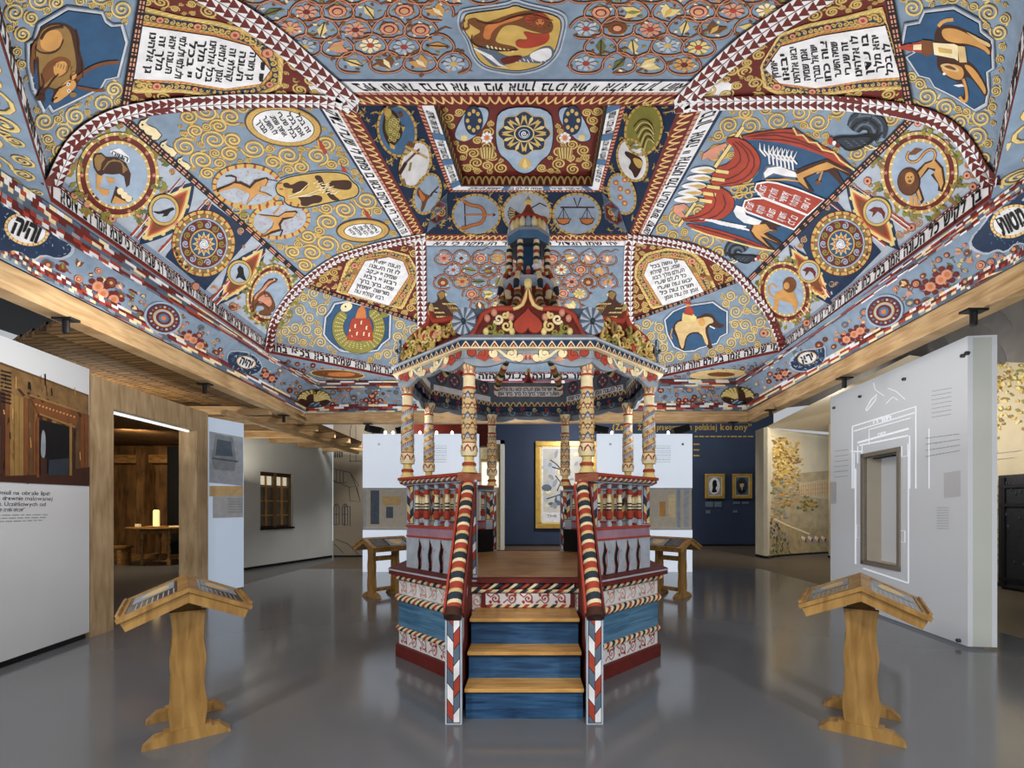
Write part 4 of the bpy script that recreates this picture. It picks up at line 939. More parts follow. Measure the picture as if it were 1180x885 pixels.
# crown of the lantern: rosette between wine coloured fields with scrolls
p=PX(top,9)
pol=[(504,123),(696,123),(680,201),(534,201)]
ro=Q2([(545,360),(720,360),(735,440),(725,520),(690,545),(665,580),(633,594),(600,580),(575,545),(540,520),(530,440)])
sl=Q2([(440,360),(515,360),(510,410),(470,460),(430,485),(390,470),(400,430)]); sr=Q2([(745,360),(810,360),(850,430),(865,475),(820,485),(785,450),(750,410)])
scrolls(top,pol,[ro,sl,sr],3,8.5,81,L=2,asp=.75,tries=1600)
for q in (sl,sr):
    p.poly(smooth(q),'ink',5); c=(sum(a[0] for a in q)/7,sum(a[1] for a in q)/7); p.poly([(c[0]+(a-c[0])*.95,c[1]+(b-c[1])*.95) for a,b in smooth(q)],'pale',6); p.ell(c[0]+(3 if c[0]<600 else -3),c[1]-6,11,17,'navy',7)
    for k in range(8): a=k*PI/4; p.ell(c[0]+(3 if c[0]<600 else -3)+7*math.cos(a),c[1]-6+11*math.sin(a),2.2,2.6,'gold',8,0,8)
    p.ell(c[0]-(8 if c[0]<600 else -8),c[1]+14,4,4,'straw',8,0,8)
for x in (562,652):
    p.ell(x-1,158,6,6,'rose',5,0,12); 
    for k in range(8): p.ell(x-1+5*math.cos(k*PI/4),158+5*math.sin(k*PI/4),2,1.8,'white',6,0,6)
    p.ell(x-1,158,2,2,'orange',8,0,8); p.poly(smooth([(x-9,168),(x+7,168),(x+9,176),(x+3,183),(x-6,183),(x-11,176)]),'ochre',6)
    for k in range(5): p.line([(x-8+k*3.6,169),(x-6+k*2.6,182)],1,'straw',7)
for a,b in (((528,125),(545,196)),((575,125),(566,196)),((634,125),(640,196)),((690,125),(672,196))): pass
q=smooth(ro); p.poly(q,'ink',6); c=(604,152); p.poly([(c[0]+(a-c[0])*.97,c[1]+(b-c[1])*.97) for a,b in q],'pale',7)
cx,cy=604,152.5
qq=[(cx+(29+2.2*math.cos(8*t))*math.cos(t),cy+(24+2*math.cos(8*t))*math.sin(t)) for t in [k*PI/32 for k in range(64)]]
p.poly(qq,'gold',9); p.poly([(cx+(a-cx)*.96,cy+(b-cy)*.96) for a,b in qq],'navy',10)
for k in range(8):
    a=k*PI/4+PI/8; x,y=cx+20*math.cos(a),cy+16.5*math.sin(a)
    for f in (-.35,0,.35): p.poly([(cx+11*math.cos(a),cy+9*math.sin(a)),(cx+22*math.cos(a+f)-2*math.sin(a),cy+18*math.sin(a+f)+2*math.cos(a)),(cx+26*math.cos(a+f*.9),cy+21.5*math.sin(a+f*.9)),(cx+22*math.cos(a+f)+2*math.sin(a),cy+18*math.sin(a+f)-2*math.cos(a))],'gold' if f else 'straw',11+(f==0))
p.ring(cx,cy,11,9,1.3,'straw',13); p.ring(cx,cy,6,5,1.1,'mist',13); p.scroll(cx,cy,4,'white',14,0,1,1.5,1.1,None)
p.poly(smooth([(597,190),(600,183),(605,180),(610,183),(613,190),(605,195)]),'gold',9); p.poly([(602,190),(605,181),(608,190),(605,194)],'straw',10)
# ---------------------------------------------------------------- cove friezes
def bricks(mb,A0,B0,A1,B1,dA,dB,rows,n,L,seed):
    """dashes in red, cream and blue between two edges"""
    p=PX(mb); rd=random.Random(seed); cols=('wine','cream','slate','white','wine','grey','slate','red')
    for r in range(rows):
        off=rd.random()
        for k in range(-1,n):
            t0=max(0,min(1,(k+off)/n)); t1=max(0,min(1,(k+off+.97)/n))
            if t1<=t0: continue
            E=lambda f,t:(lambda a,b:(a[0]+(b[0]-a[0])*f,a[1]+(b[1]-a[1])*f))(persp(A0,dA,B0,dB,t),persp(A1,dA,B1,dB,t))
            f0,f1=r/rows,(r+1)/rows
            c=cols[(r*3+(k%2)*(1+r%2)*2+rd.randrange(2))%8]
            M=5; vs=[E(f0,t0+(t1-t0)*m/M) for m in range(M+1)]+[E(f1,t0+(t1-t0)*m/M) for m in range(M+1)]
            p.tris(vs,[(m,m+1,M+2+m) for m in range(M)]+[(m,M+2+m,M+1+m) for m in range(M)],c,L)
def meadow(mb,poly,avoid,n,r,seed,L=2,asp=.8,rot=0.0,size=None,pp=None):
    p=pp or PX(mb); rd=random.Random(seed); xs=[a[0] for a in poly]; ys=[a[1] for a in poly]; got=[]
    for k in range(n*6):
        if len(got)>=n: break
        c=(rd.uniform(min(xs),max(xs)),rd.uniform(min(ys),max(ys)))
        if not inside(c,poly) or any(inside(c,a) for a in avoid): continue
        rr=(size(c) if size else r)*rd.uniform(.5,1.15)
        if any(math.hypot(c[0]-g[0],c[1]-g[1])<(rr+g[2])*.85 for g in got): continue
        got.append((c[0],c[1],rr))
        if rd.random()<.4: p.ell(c[0],c[1],rr*1.25,rr*1.1,'slate' if rd.random()<.6 else 'wine',L-1,0,10)
        if rd.random()<.5: p.line([c,(c[0]+rd.uniform(-2,2)*rr,c[1]+rd.uniform(1,2.5)*rr)],rr*.2 if pp else max(.5,rr*.2),'brown',L)
        k=rd.choice(('rose','tulip','tulip','leaf','rose')); flower(p,c[0],c[1],rr*.8,L+1,rd,asp,rot,k)
def plaque(mb,cx,cy,rx,ry,ro,txt,cloud,rt,h,L=8):
    p=PX(mb); c=(sum(a[0] for a in cloud)/len(cloud),sum(a[1] for a in cloud)/len(cloud)); q=smooth(cloud,True,1)
    p.poly([(c[0]+(a-c[0])*1.08,c[1]+(b-c[1])*1.1) for a,b in q],'mist',L-2); p.poly(q,'navy',L-1)
    rd=random.Random(int(cx))
    for k in range(90):
        a=(rd.uniform(min(x for x,_ in q),max(x for x,_ in q)),rd.uniform(min(y for _,y in q),max(y for _,y in q)))
        if inside(a,q): t=rd.uniform(0,6.28); p.line([a,(a[0]+3*math.cos(t),a[1]+3*math.sin(t))],.8,'blue' if k%3 else 'mist',L)
    p.ell(cx,cy,rx,ry,'umber',L+1,ro); p.dashring(cx,cy,rx-1.5,ry-1.5,rx*.12,'straw','orange',L+2,ro,24); p.ell(cx,cy,rx*.86,ry*.84,'white',L+2,ro)
    w=rx*.62; c0,s0=math.cos(rt),math.sin(rt); u=(s0,-c0)
    p.text(txt,[(cx-c0*w-u[0]*h/2,cy-s0*w-u[1]*h/2),(cx+c0*w-u[0]*h/2,cy+s0*w-u[1]*h/2),(cx+c0*w+u[0]*h/2,cy+s0*w+u[1]*h/2),(cx-c0*w+u[0]*h/2,cy-s0*w+u[1]*h/2)],'ink',L+5,0.05)
def target(mb,cx,cy,rx,ry,ro,L=8):
    p=PX(mb)
    for f,c in ((1.12,'pale'),(1.04,'mist'),(1.0,'navy'),(.94,'wine'),(.62,'gold'),(.55,'mist'),(.46,'wine'),(.3,'blue'),(.16,'orange')): p.ell(cx,cy,rx*f,ry*f,c,L,ro); L+=1
    for k in range(18): q=ellpts(cx,cy,rx*.78,ry*.78,ro,18)[k]; p.ell(q[0],q[1],rx*.08,ry*.08,'mist' if k%2 else 'blue',L-5,0,6); q=ellpts(cx,cy,rx*.68,ry*.9,ro,18)[k]
def shell(mb,cx,cy,r,L=9):
    p=PX(mb); p.ell(cx,cy,r,r*.55,'umber',L); N=22
    for k in range(N):
        a=PI+PI*k/(N-1); o=(cx+r*.97*math.cos(a),cy+2+r*.62*math.sin(a)); i=(cx+2*math.cos(a),cy+3)
        m=((o[0]*.6+i[0]*.4)+(k-N/2)*.25,(o[1]*.6+i[1]*.4)-3.2); p.line(smooth([i,m,o],False,2),[.6]+[2.2]*(len(smooth([i,m,o],False,2))-2)+[1.2],'straw' if k%2 else 'olive',L+1+k%2)
    p.poly(smooth([(cx-r*.5,cy+r*.5),(cx-r*.2,cy+r*.18),(cx+r*.2,cy+r*.18),(cx+r*.5,cy+r*.5)]),'deep',L+4)
    for k in range(10): p.ell(cx-7+k*1.6,cy+5+(k*3)%4,.9,.8,'mist' if k%2 else 'straw',L+5,0,5)
mb=cov[0]
A,B=(-60,205),(368,449); A2,B2=(-60,266),(352,473)
fl=[(-30,224),(368,451),(354,466),(-30,268)]
fl=[(-30,226),(60,283),(150,330),(250,387),(330,430),(366,451),(348,462),(250,414),(150,365),(60,318),(-30,272)]
cl=[(-30,225),(20,228),(50,255),(62,272),(82,282),(80,292),(66,298),(48,292),(36,300),(20,288),(0,290),(-30,275)]
cl2=[(262,409),(268,404),(290,407),(302,420),(298,429),(286,432),(276,428),(262,420)]
sz=lambda c:3.0+5.0*max(0,(300-c[0])/330)
meadow(mb,fl,[cl,cl2,ellpts(186,366,23,19)],420,5,91,2,.85,.5,sz)
p=PX(mb)
for c in ((118,338),(130,345),(112,330),(222,392),(230,398),(216,388),(306,432),(313,436)):
    r=sz(c)*1.15
    for k in range(6): p.ell(c[0]+r*1.5*math.cos(k),c[1]+r*1.2*math.sin(k),r*.6,r*.5,'wine',5,0,8)
    p.ell(c[0],c[1],r,r*.9,'rose',6,0,10); p.ell(c[0],c[1],r*.5,r*.45,'orange',7,0,8)
plaque(mb,29,264,26,18.5,.25,'והיה'[::-1],cl,.38,19)
plaque(mb,283,417,12,8,.2,'יהיה'[::-1],cl2,.4,8)
target(mb,187,366,20,16.5,.35)
bricks(mb,(0,279),(352,465),(0,299),(352,476),3.76,9.82,5,44,6,1); bricks(mb,(-80,236),(0,279),(-80,252),(0,299),3.0,3.76,5,7,6,2)
bricks(mb,(0,193),(309,407),(0,235),(309,414),3.6,7.45,7,26,17,3); bricks(mb,(309,407),(368,438),(309,414),(368,448),7.45,9.3,7,8,17,4); bricks(mb,(-80,150),(0,204),(-80,188),(0,235),2.9,3.6,7,5,17,5)
mb=cov[2]
fr=[(1210,208),(1140,258),(1080,300),(1010,345),(930,398),(880,428),(852,447),(862,462),(930,425),(1010,384),(1080,345),(1140,312),(1210,274)]
cr_=[(1210,205),(1180,222),(1150,235),(1135,258),(1120,275),(1122,285),(1138,292),(1150,286),(1160,290),(1172,278),(1190,282),(1210,262)]
cr2=[(951,399),(945,402),(922,404),(910,416),(914,425),(926,428),(938,424),(951,416)]
szr=lambda c:3.0+5.0*max(0,(c[0]-905)/330)
meadow(mb,fr,[cr_,cr2,ellpts(1020,358,23,19)],420,5,92,2,.85,-.5,szr)
p=PX(mb)
for c in ((1085,322),(1073,330),(1092,316),(985,385),(976,391),(992,381),(905,430),(898,434)):
    r=szr(c)*1.15
    for k in range(6): p.ell(c[0]+r*1.5*math.cos(k),c[1]+r*1.2*math.sin(k),r*.6,r*.5,'wine',5,0,8)
    p.ell(c[0],c[1],r,r*.9,'rose',6,0,10); p.ell(c[0],c[1],r*.5,r*.45,'orange',7,0,8)
plaque(mb,1168,254,26,19,-.3,'מטות'[::-1],cr_,-.45,20)
plaque(mb,931,412,12,8,-.2,'ירא'[::-1],cr2,-.4,8)
target(mb,1020,358,20,17,-.35)
bricks(mb,(861,463),(1180,284),(861,474),(1180,303),9.64,3.76,5,44,6,6); bricks(mb,(1180,284),(1260,238),(1180,303),(1260,255),3.76,3.0,5,7,6,7)
bricks(mb,(903,405),(1180,201),(903,411),(1180,221),7.4,3.4,7,26,17,8); bricks(mb,(848,436),(903,405),(848,446),(903,411),9.2,7.4,7,8,17,9); bricks(mb,(1180,201),(1260,142),(1180,221),(1260,166),3.4,2.8,7,5,17,10)
mb=cov[1]
meadow(mb,[(372,449),(845,446),(855,466),(360,468)],[ellpts(361,458,24,13),ellpts(850,455,24,13)],260,3.4,93,2,.7)
p=PX(mb)
for x in (430,520,560,690,710,790):
    for k in range(5): p.ell(x+k*4-8,461+(k%2)*3,3.4,2.6,'wine',5,0,8); p.ell(x+k*4-8,461+(k%2)*3,1.6,1.3,'rose',6,0,6)
shell(mb,362,459,20); shell(mb,850,456,20)
bricks(mb,(352,466),(861,464),(352,476),(861,474),9.8,9.6,4,46,6,11); bricks(mb,(368,438),(848,436),(368,448),(848,446),9.3,9.1,5,30,17,12)
# soffit corners: red ovals with gold rims
p=PX(sof)
meadow(sof,[(316,414),(372,436),(480,441),(470,438)],[],70,2.4,94,2,.6); meadow(sof,[(900,412),(848,434),(745,439),(755,436)],[],70,2.4,95,2,.6)
for cx,cy,rx in ((389,431,32),(827,431,32)): p.ell(cx,cy,rx,5.6,'straw',4,.06 if cx<600 else -.06); p.ell(cx,cy,rx-2,4.8,'brown' if cx<600 else 'sand',5,.06 if cx<600 else -.06); p.ell(cx+4,cy,rx*.5,2.6,'orange' if cx<600 else 'brown',6)
# the ends of the cornice nearest the visitor
def cove_map(i):
    j=(i+1)%4
    def f(w,t):
        k=1-math.cos(t*PI/2); z=ZL+(ZS-ZL)*math.sin(t*PI/2); k=.5*k+.5*t; z=.5*z+.5*(ZL+(ZS-ZL)*t)
        e=lambda Q:V3((Q[i][0]+(Q[j][0]-Q[i][0])*w,Q[i][1]+(Q[j][1]-Q[i][1])*w,0)); q=e(FQ).lerp(e(SQ),k); q.z=z
        d=e(FQ); c=V3((0,5.4,0)); n=(c-q); n.z=-1.5; return q,n.normalized()
    return f
def near_cove(i,w0,w1,seed):
    mb=cov[i]; L_=math.hypot(FQ[i][0]-FQ[(i+1)%4][0],FQ[i][1]-FQ[(i+1)%4][1]); g=cove_map(i); H_=.5
    p=Painter(mb,lambda x,y:g(x/L_,y/H_),.002,.12); x0,x1=w0*L_,w1*L_; rd=random.Random(seed)
    meadow(mb,[(x0,.10),(x1,.10),(x1,.40),(x0,.40)],[],int((x1-x0)*55),.045,seed,2,1,0,None,p)
    cols=('wine','cream','slate','white','wine','grey','slate','red')
    for y0,y1,nr in ((0,.085,4),(.41,.5,4)):
        for r in range(nr):
            x=x0
            while x<x1:
                w=rd.uniform(.10,.2); rect(p,x,min(x1,x+w),y0+(y1-y0)*r/nr,y0+(y1-y0)*(r+1)/nr,cols[rd.randrange(8)],6); x+=w
    return p
near_cove(0,0,.235,201); near_cove(2,.765,1,202); near_cove(3,0,1,203)
def up_map(x,y):
    h=BV.ray_cast(V3((x,y,2.0)),V3((0,0,1))); 
    if h[0] is None: h=BV.find_nearest(V3((x,y,4.0)))
    n=h[1]; return h[0],(-n if n.z>0 else n)
_PX=PX
PX=lambda mb,maxe=11:Painter(mb,up_map,.0015,.12)
for pl,sd in (([(-4.08,1.35),(-2.5,1.25),(-2.45,2.03),(-3.84,3.74),(-4.14,3.9)],96),([(3.6,1.35),(2.3,1.25),(2.28,2.03),(3.67,3.70),(3.72,3.75)],97),([(-2.45,1.3),(2.25,1.3),(2.25,1.95),(-2.4,1.95)],98)):
    scrolls(sof,pl,[],.04,.15,sd,col='straw',L=3,tries=4000,w=.02)
PX=_PX
# ---------------------------------------------------------------- link the panels
lab={0:'left vault face with deer ovals, rabbits and bird roundels',1:'vault corner with coiled fish around a castle',2:'far vault face with vines above the pavilion',3:'vault corner with rider on a white elephant',4:'right vault face with tablets under a red canopy',5:'vault corner with elephant carrying a tower',6:'near vault face with lion medallion in vines',7:'vault corner with brown bull'}
for i,mb in enumerate(pan): tag(mb.build('vault_panel',ceil_root),lab[i])
for mb in brd: mb.build('inscription_board',ceil_root)
sof.build('cornice_soffit',ceil_root)
for mb in cov: mb.build('cove_frieze',ceil_root)
gl.build('groin_rib',ceil_root)
for mb in frm: mb.build('lantern_frame',ceil_root)
for mb in med: mb.build('medallion_panel',ceil_root)
for mb in itx: mb.build('text_strip',ceil_root)
for mb in izz: mb.build('scalloped_rim',ceil_root)
tag(top.build('rosette_panel',ceil_root),'wine red crown panel with gold flower rosette')
# ================================================================== THE PAINTED PAVILION
BX,BY=-0.012,5.48
bim=empty('prayer_pavilion',(BX,BY,0)); tag(bim,'painted octagonal wooden pavilion with columns, crown and stairs in the hall centre','pavilion')
AB,AP,AC=1.353,1.285,1.375
TH=[-PI/2+k*PI/4 for k in range(8)]           # 0 front, 1 front right, 2 right ... 7 front left
T8=math.tan(PI/8)
def face(k,a):
    th=TH[k]; n=V3((math.cos(th),math.sin(th),0)); t=V3((-n.y,n.x,0))
    return lambda s,z,d=0.0: n*(a+d)+t*s+V3((0,0,z))
def fpaint(mb,k,a,d,eps=0.0015,inner=False,maxe=99):
    f=face(k,a); n=V3((math.cos(TH[k]),math.sin(TH[k]),0))*(-1 if inner else 1)
    return Painter(mb,lambda s,z:(f(s,z,d),n),eps,maxe)
def slab(mb,k,a,s0,s1,z0,z1,d0,d1,mat):
    f=face(k,a); vs=[f(s,z,d) for d in (d0,d1) for z in (z0,z1) for s in (s0,s1)]
    mb.add(vs,[(0,1,3,2),(4,6,7,5),(0,4,5,1),(2,3,7,6),(0,2,6,4),(1,5,7,3)],mat)
def mslab(mb,k,a,z0,z1,d0,d1,mat):
    """mitred length of a side between d0 and d1"""
    f=face(k,a); vs=[]
    for d in (d0,d1):
        w=(a+d)*T8
        for z in (z0,z1):
            for s in (-w,w): vs.append(f(s,z,d))
    mb.add(vs,[(0,1,3,2),(4,6,7,5),(0,4,5,1),(2,3,7,6),(0,2,6,4),(1,5,7,3)],mat)
def rope(mb,a,b,r,mats,step,slant=1.2,n=8,up=V3((0,0,1))):
    a=V3(a);b=V3(b); L=(b-a).length; d=(b-a)/L; sd=d.cross(up).normalized(); u=sd.cross(d)
    N=max(2,int(L/step)); rings=[]
    for i in range(N+1):
        ring=[]
        for q in range(n):
            an=2*PI*q/n; sl=slant*r*math.sin(an)
            x=min(L,max(0,L*i/N+sl)); ring.append(a+d*x+sd*(r*math.cos(an))+u*(r*math.sin(an)))
        rings.append(ring)
    for i in range(N):
        m=mats[i%len(mats)]; mb.add(rings[i]+rings[i+1],[(q,(q+1)%n,n+(q+1)%n,n+q) for q in range(n)],m,True)
    mb.add(rings[0],[tuple(range(n))],mats[0]); mb.add(rings[-1],[tuple(range(n))],mats[-1])
ROPE=['red','cream','char','cream']
def vinescroll(p,x0,x1,y0,y1,col,L,w):
    h=(y1-y0); n=max(2,round((x1-x0)/(h*1.3))); st=(x1-x0)/n
    for k in range(n):
        cx=x0+st*(k+.5); cy=(y0+y1)/2; up=1 if k%2 else -1
        p.scroll(cx,cy,h*.42,col,L,-PI/2*up,1 if k%2 else -1,1.25,w*.8,None)
        p.line([(cx-st*.5,cy-up*h*.38),(cx-st*.25,cy-up*h*.1),(cx,cy-up*h*.42)],[w,w*.8,w*.6],col,L)
        for q in (-.3,.25): p.scroll(cx+st*q,cy+up*h*.3,h*.14,col,L,q*5,1,1,w*.7,None)
def braid(p,x0,x1,y0,y1,step,L,cols=('red','white','slate')):
    xm=(x0+x1)/2; w=(x1-x0)/2; n=int((y1-y0)/step)+1
    for k in range(-1,n+1):
        for side in (0,1):
            y=y0+k*step+(step*.5 if side else 0)
            pts=[(x0,y+step*.5),(x0,y+step*1.5),(xm,y+step),(xm,y)] if not side else [(x1,y+step*.5),(x1,y+step*1.5),(xm,y+step),(xm,y)]
            pts=[(a,min(y1,max(y0,b))) for a,b in pts]
            if len(set(pts))<3 or max(b for _,b in pts)-min(b for _,b in pts)<.004: continue
            c=(sum(a for a,_ in pts)/4,sum(b for _,b in pts)/4)
            p.tris(pts,[(0,1,2),(0,2,3)],'ink',L,False); p.tris([(c[0]+(a-c[0])*.93,c[1]+(b-c[1])*.93) for a,b in pts],[(0,1,2),(0,2,3)],cols[(k+side*2)%len(cols)],L+1,False)
W_FLOOR=wood('wood_platform',(196,156,104),(140,98,56),(1,14,1),2.2,.42)
W_TREAD=wood('wood_tread',(214,168,98),(160,108,48),(1.2,14,6),2.0,.4)
W_BLUE=wood('stained_blue_boards',(96,140,172),(44,86,122),(1,1,16),2.4,.5)
W_DBLUE=wood('stained_dark_blue_boards',(52,92,132),(18,42,72),(1.2,1,14),2.6,.5)
W_CAP=wood('wood_cap_end',(176,110,84),(136,76,54),(2,2,10),3,.5)
rdm=random.Random(5)
# ---- base
for k in range(8):
    mb=MB(); w=AB*T8
    mslab(mb,k,AB,0.0,0.125,-.04,.035,'wine'); mslab(mb,k,AB,0.125,.80,-.04,0.0,'mist'); slab(mb,k,AB,-w,w,.314,.572,0,.006,W_BLUE)
    p=fpaint(mb,k,AB,.001)
    rect(p,-w,w,.128,.272,'white',1); vinescroll(p,-w+.02,w-.02,.135,.268,'red',2,.014)
    rect(p,-w,w,.655,.80,'white',1); vinescroll(p,-w+.02,w-.02,.66,.795,'rose',2,.013)
    b=mb.build('base_panel',bim); 
    r=MB(); f=face(k,AB+.012)
    for z,rr in ((.292,.026),(.612,.036)): r=MB(); rope(r,f(-(AB+.012)*T8,z),f((AB+.012)*T8,z),rr,ROPE,.042); r.build('rope_moulding',b)
    r=MB(); mslab(r,k,AB,.80,.862,-.04,.03,'char')
    rope(r,f(-(AB+.03)*T8,.83,.02),f((AB+.03)*T8,.83,.02),.026,ROPE,.05)
    r.build('rope_moulding',b)
    l=MB(); mslab(l,k,AB,.862,.925,-.20,.10 if k else .03,'wine'); mslab(l,k,AB,.903,.918,.10 if k else .03,.104 if k else .034,'mist'); l.build('ledge',bim)
fl=MB(); R=AB/math.cos(PI/8)-.12
fl.prism([(R*math.cos(PI/8+k*PI/4),R*math.sin(PI/8+k*PI/4)) for k in range(8)],lambda x,y,d:V3((x,y,d)),.84,.928,W_FLOOR); fl.build('platform_floor',bim)
# ---- corner posts
def vert(k,a): th=TH[k]+PI/8; return V3((math.cos(th),math.sin(th),0))*(a/math.cos(PI/8))
for k in range(8):
    mb=MB()
    for j,sg in ((k,1),((k+1)%8,-1)):
        w=AP*T8; f=face(j,AP); ww=.075 if j==0 or j==4 else .15
        s0,s1=sorted((sg*w,sg*(w-ww)))
        slab(mb,j,AP,s0,s1,.925,1.80,-.05,0,'mist'); 
        for d,inn in ((0.0,False),(-.05,True)):
            p=fpaint(mb,j,AP,d,inner=inn); x0,x1=s0+.018,s1-.012
            if j in(0,4): x0,x1=s0+.008,s1-.008
            zb=.955 if j in (0,4) else 1.385; rect(p,x0-.006,x1+.006,zb-.006,1.78,'char',1); braid(p,x0,x1,zb,1.775,.075 if j in (0,4) else .085,2,('red','white','slate') if j in (0,4) else ('red','straw','char','mist'))
    if k in (0,7,3,4):                                   # reveal of the two open sides
        sgn=1 if k in (0,4) else -1; jj=0 if k in (0,7) else 4
    mb.build('corner_post',bim)
# ---- parapets
def baluster_profile(h):
    return [(.030,0),(.030,.03),(.020,.045),(.034,.10),(.037,.15),(.024,.19),(.026,.20),(.020,.21),(.026,.30),(.018,.60*h/.41),(.022,.25+.05),(.03,.33),(.02,.36),(.028,.38),(.028,h)]
BP=[(.026,0),(.028,.03),(.017,.045),(.022,.06),(.034,.075),(.036,.125),(.024,.15),(.024,.165),(.023,.18),(.024,.195),(.023,.21),(.024,.225),(.025,.24),(.017,.29),(.026,.305),(.031,.345),(.018,.36),(.024,.375),(.026,.41)]
BM=['mist','mist','mist','red','red','red','char','cream','char','cream','char','cream','cream','cream','red','red','mist','mist']
bal0=None
cap0=None
for k in (1,2,3,5,6,7):
    w=AP*T8; f=face(k,AP); par=MB()
    sl,sr=-w+.15,w-.15
    sl=-w+(.075 if k in (1,5) else .15)-.0; sr=w-(.075 if k in (7,3) else .15)
    sl=-w+.15; sr=w-.15
    # fretted board: strips between wavy slots
    n=4; z0,z1=.925,1.245; step=(sr-sl)/n
    cols=10
    def wav(t): return .012*math.sin(t*2*PI*1.6)+.010*t
    for i in range(n+1):
        c0=sl+step*(i-.5); c1=sl+step*(i+.5)
        L0=[];R0=[]
        for q in range(cols+1):
            t=q/cols; z=z0+(z1-z0)*t; op=.034*(1 if .0<=t<.88 else 0)*(1-max(0,(t-.7)/.18) if t>.7 else 1)
            a=max(sl,c0+wav(t)+op/1.0); b=min(sr,c1+wav(t)-0.0)
            if i==0: a=sl
            if i==n: b=sr
            L0.append((a,z)); R0.append((b,z))
        par.prism(L0+R0[::-1],lambda x,y,d,f=f:f(x,y,d),-.035,0,'mist','char')
    for i in range(n):
        c=sl+step*(i+.5)
    p=fpaint(par,k,AP,.001)
    for i in range(n):
        c=sl+step*(i+.5)
        for q,(dx,dz,cc) in enumerate(((.05,1.0,'rose'),(.06,1.10,'pale'),(.05,1.17,'rose'),(.09,.98,'pale'),(.085,1.13,'blue'),(-.03,.97,'rose'))):
            if sl+.02<c+dx<sr-.02: p.ring(c+dx,dz,.013,.011,.004,cc,1,0,10)
        wl=[(c+wav(q/10)-.004,z0+(z1-z0)*q/10) for q in range(10)]+[(c+.012,z1-.006)]
        if c-.05>sl: p.line([(a-.010,b) for a,b in wl],[.016]*9+[.010,.002],'orange',1); p.line(wl,[.026]*9+[.014,.003],'ink',2)  # ink paints the slot's shade wider than the cut; orange edge beside it
        if c+.06<sr: p.line([(c+.035,z0+.03),(c+.05,z0+.1),(c+.04,z0+.17),(c+.055,z0+.24)],.01,'red',1)
    slab(par,k,AP,-w+.02,w-.02,1.245,1.262,-.045,.012,'red'); slab(par,k,AP,-w+.02,w-.02,1.262,1.345,-.04,.002,'lilac'); slab(par,k,AP,-w+.02,w-.02,1.345,1.372,-.045,.012,'red')
    slab(par,k,AP,-w+.03,w-.03,.925,1.245,-.075,-.06,'ink')  # dark board added so the slots read as shade behind the fretwork
    po=par.build('parapet_panel',bim)
    nb=5; th=TH[k]
    for i in range(nb):
        s=sl+.03+(sr-sl-.06)*i/(nb-1); q=f(s,1.372,-.02)
        if bal0 is None:
            b=MB(); b.lathe(BP,(0,0,0),'cream',12,None,True,BM); bal0=b.build('baluster',bim); o=bal0
        else:
            o=bal0.copy(); C.objects.link(o); o.parent=bim
        o.location=q
    cap=MB(); mslab(cap,k,AP,1.78,1.80,-.09,.03,'mist'); mslab(cap,k,AP,1.835,1.862,-.11,.085,'red')
    mslab(cap,k,AP,1.80,1.835,-.09,.045,'slate')
    rope(cap,f(-(AP+.05)*T8,1.815,.052),f((AP+.05)*T8,1.815,.052),.022,['cream','red','slate'],.028,1.6)
    p=fpaint(cap,k,AP,-.112,inner=True); 
    if k in (1,7):                                      # plain end block beside the stairs
        sg=-1 if k==1 else 1; slab(cap,k,AP,*sorted((sg*(AP+.09)*T8,sg*((AP-.1)*T8))),1.785,1.864,-.115,.09,W_CAP)
    cap.build('cap_rail',bim)
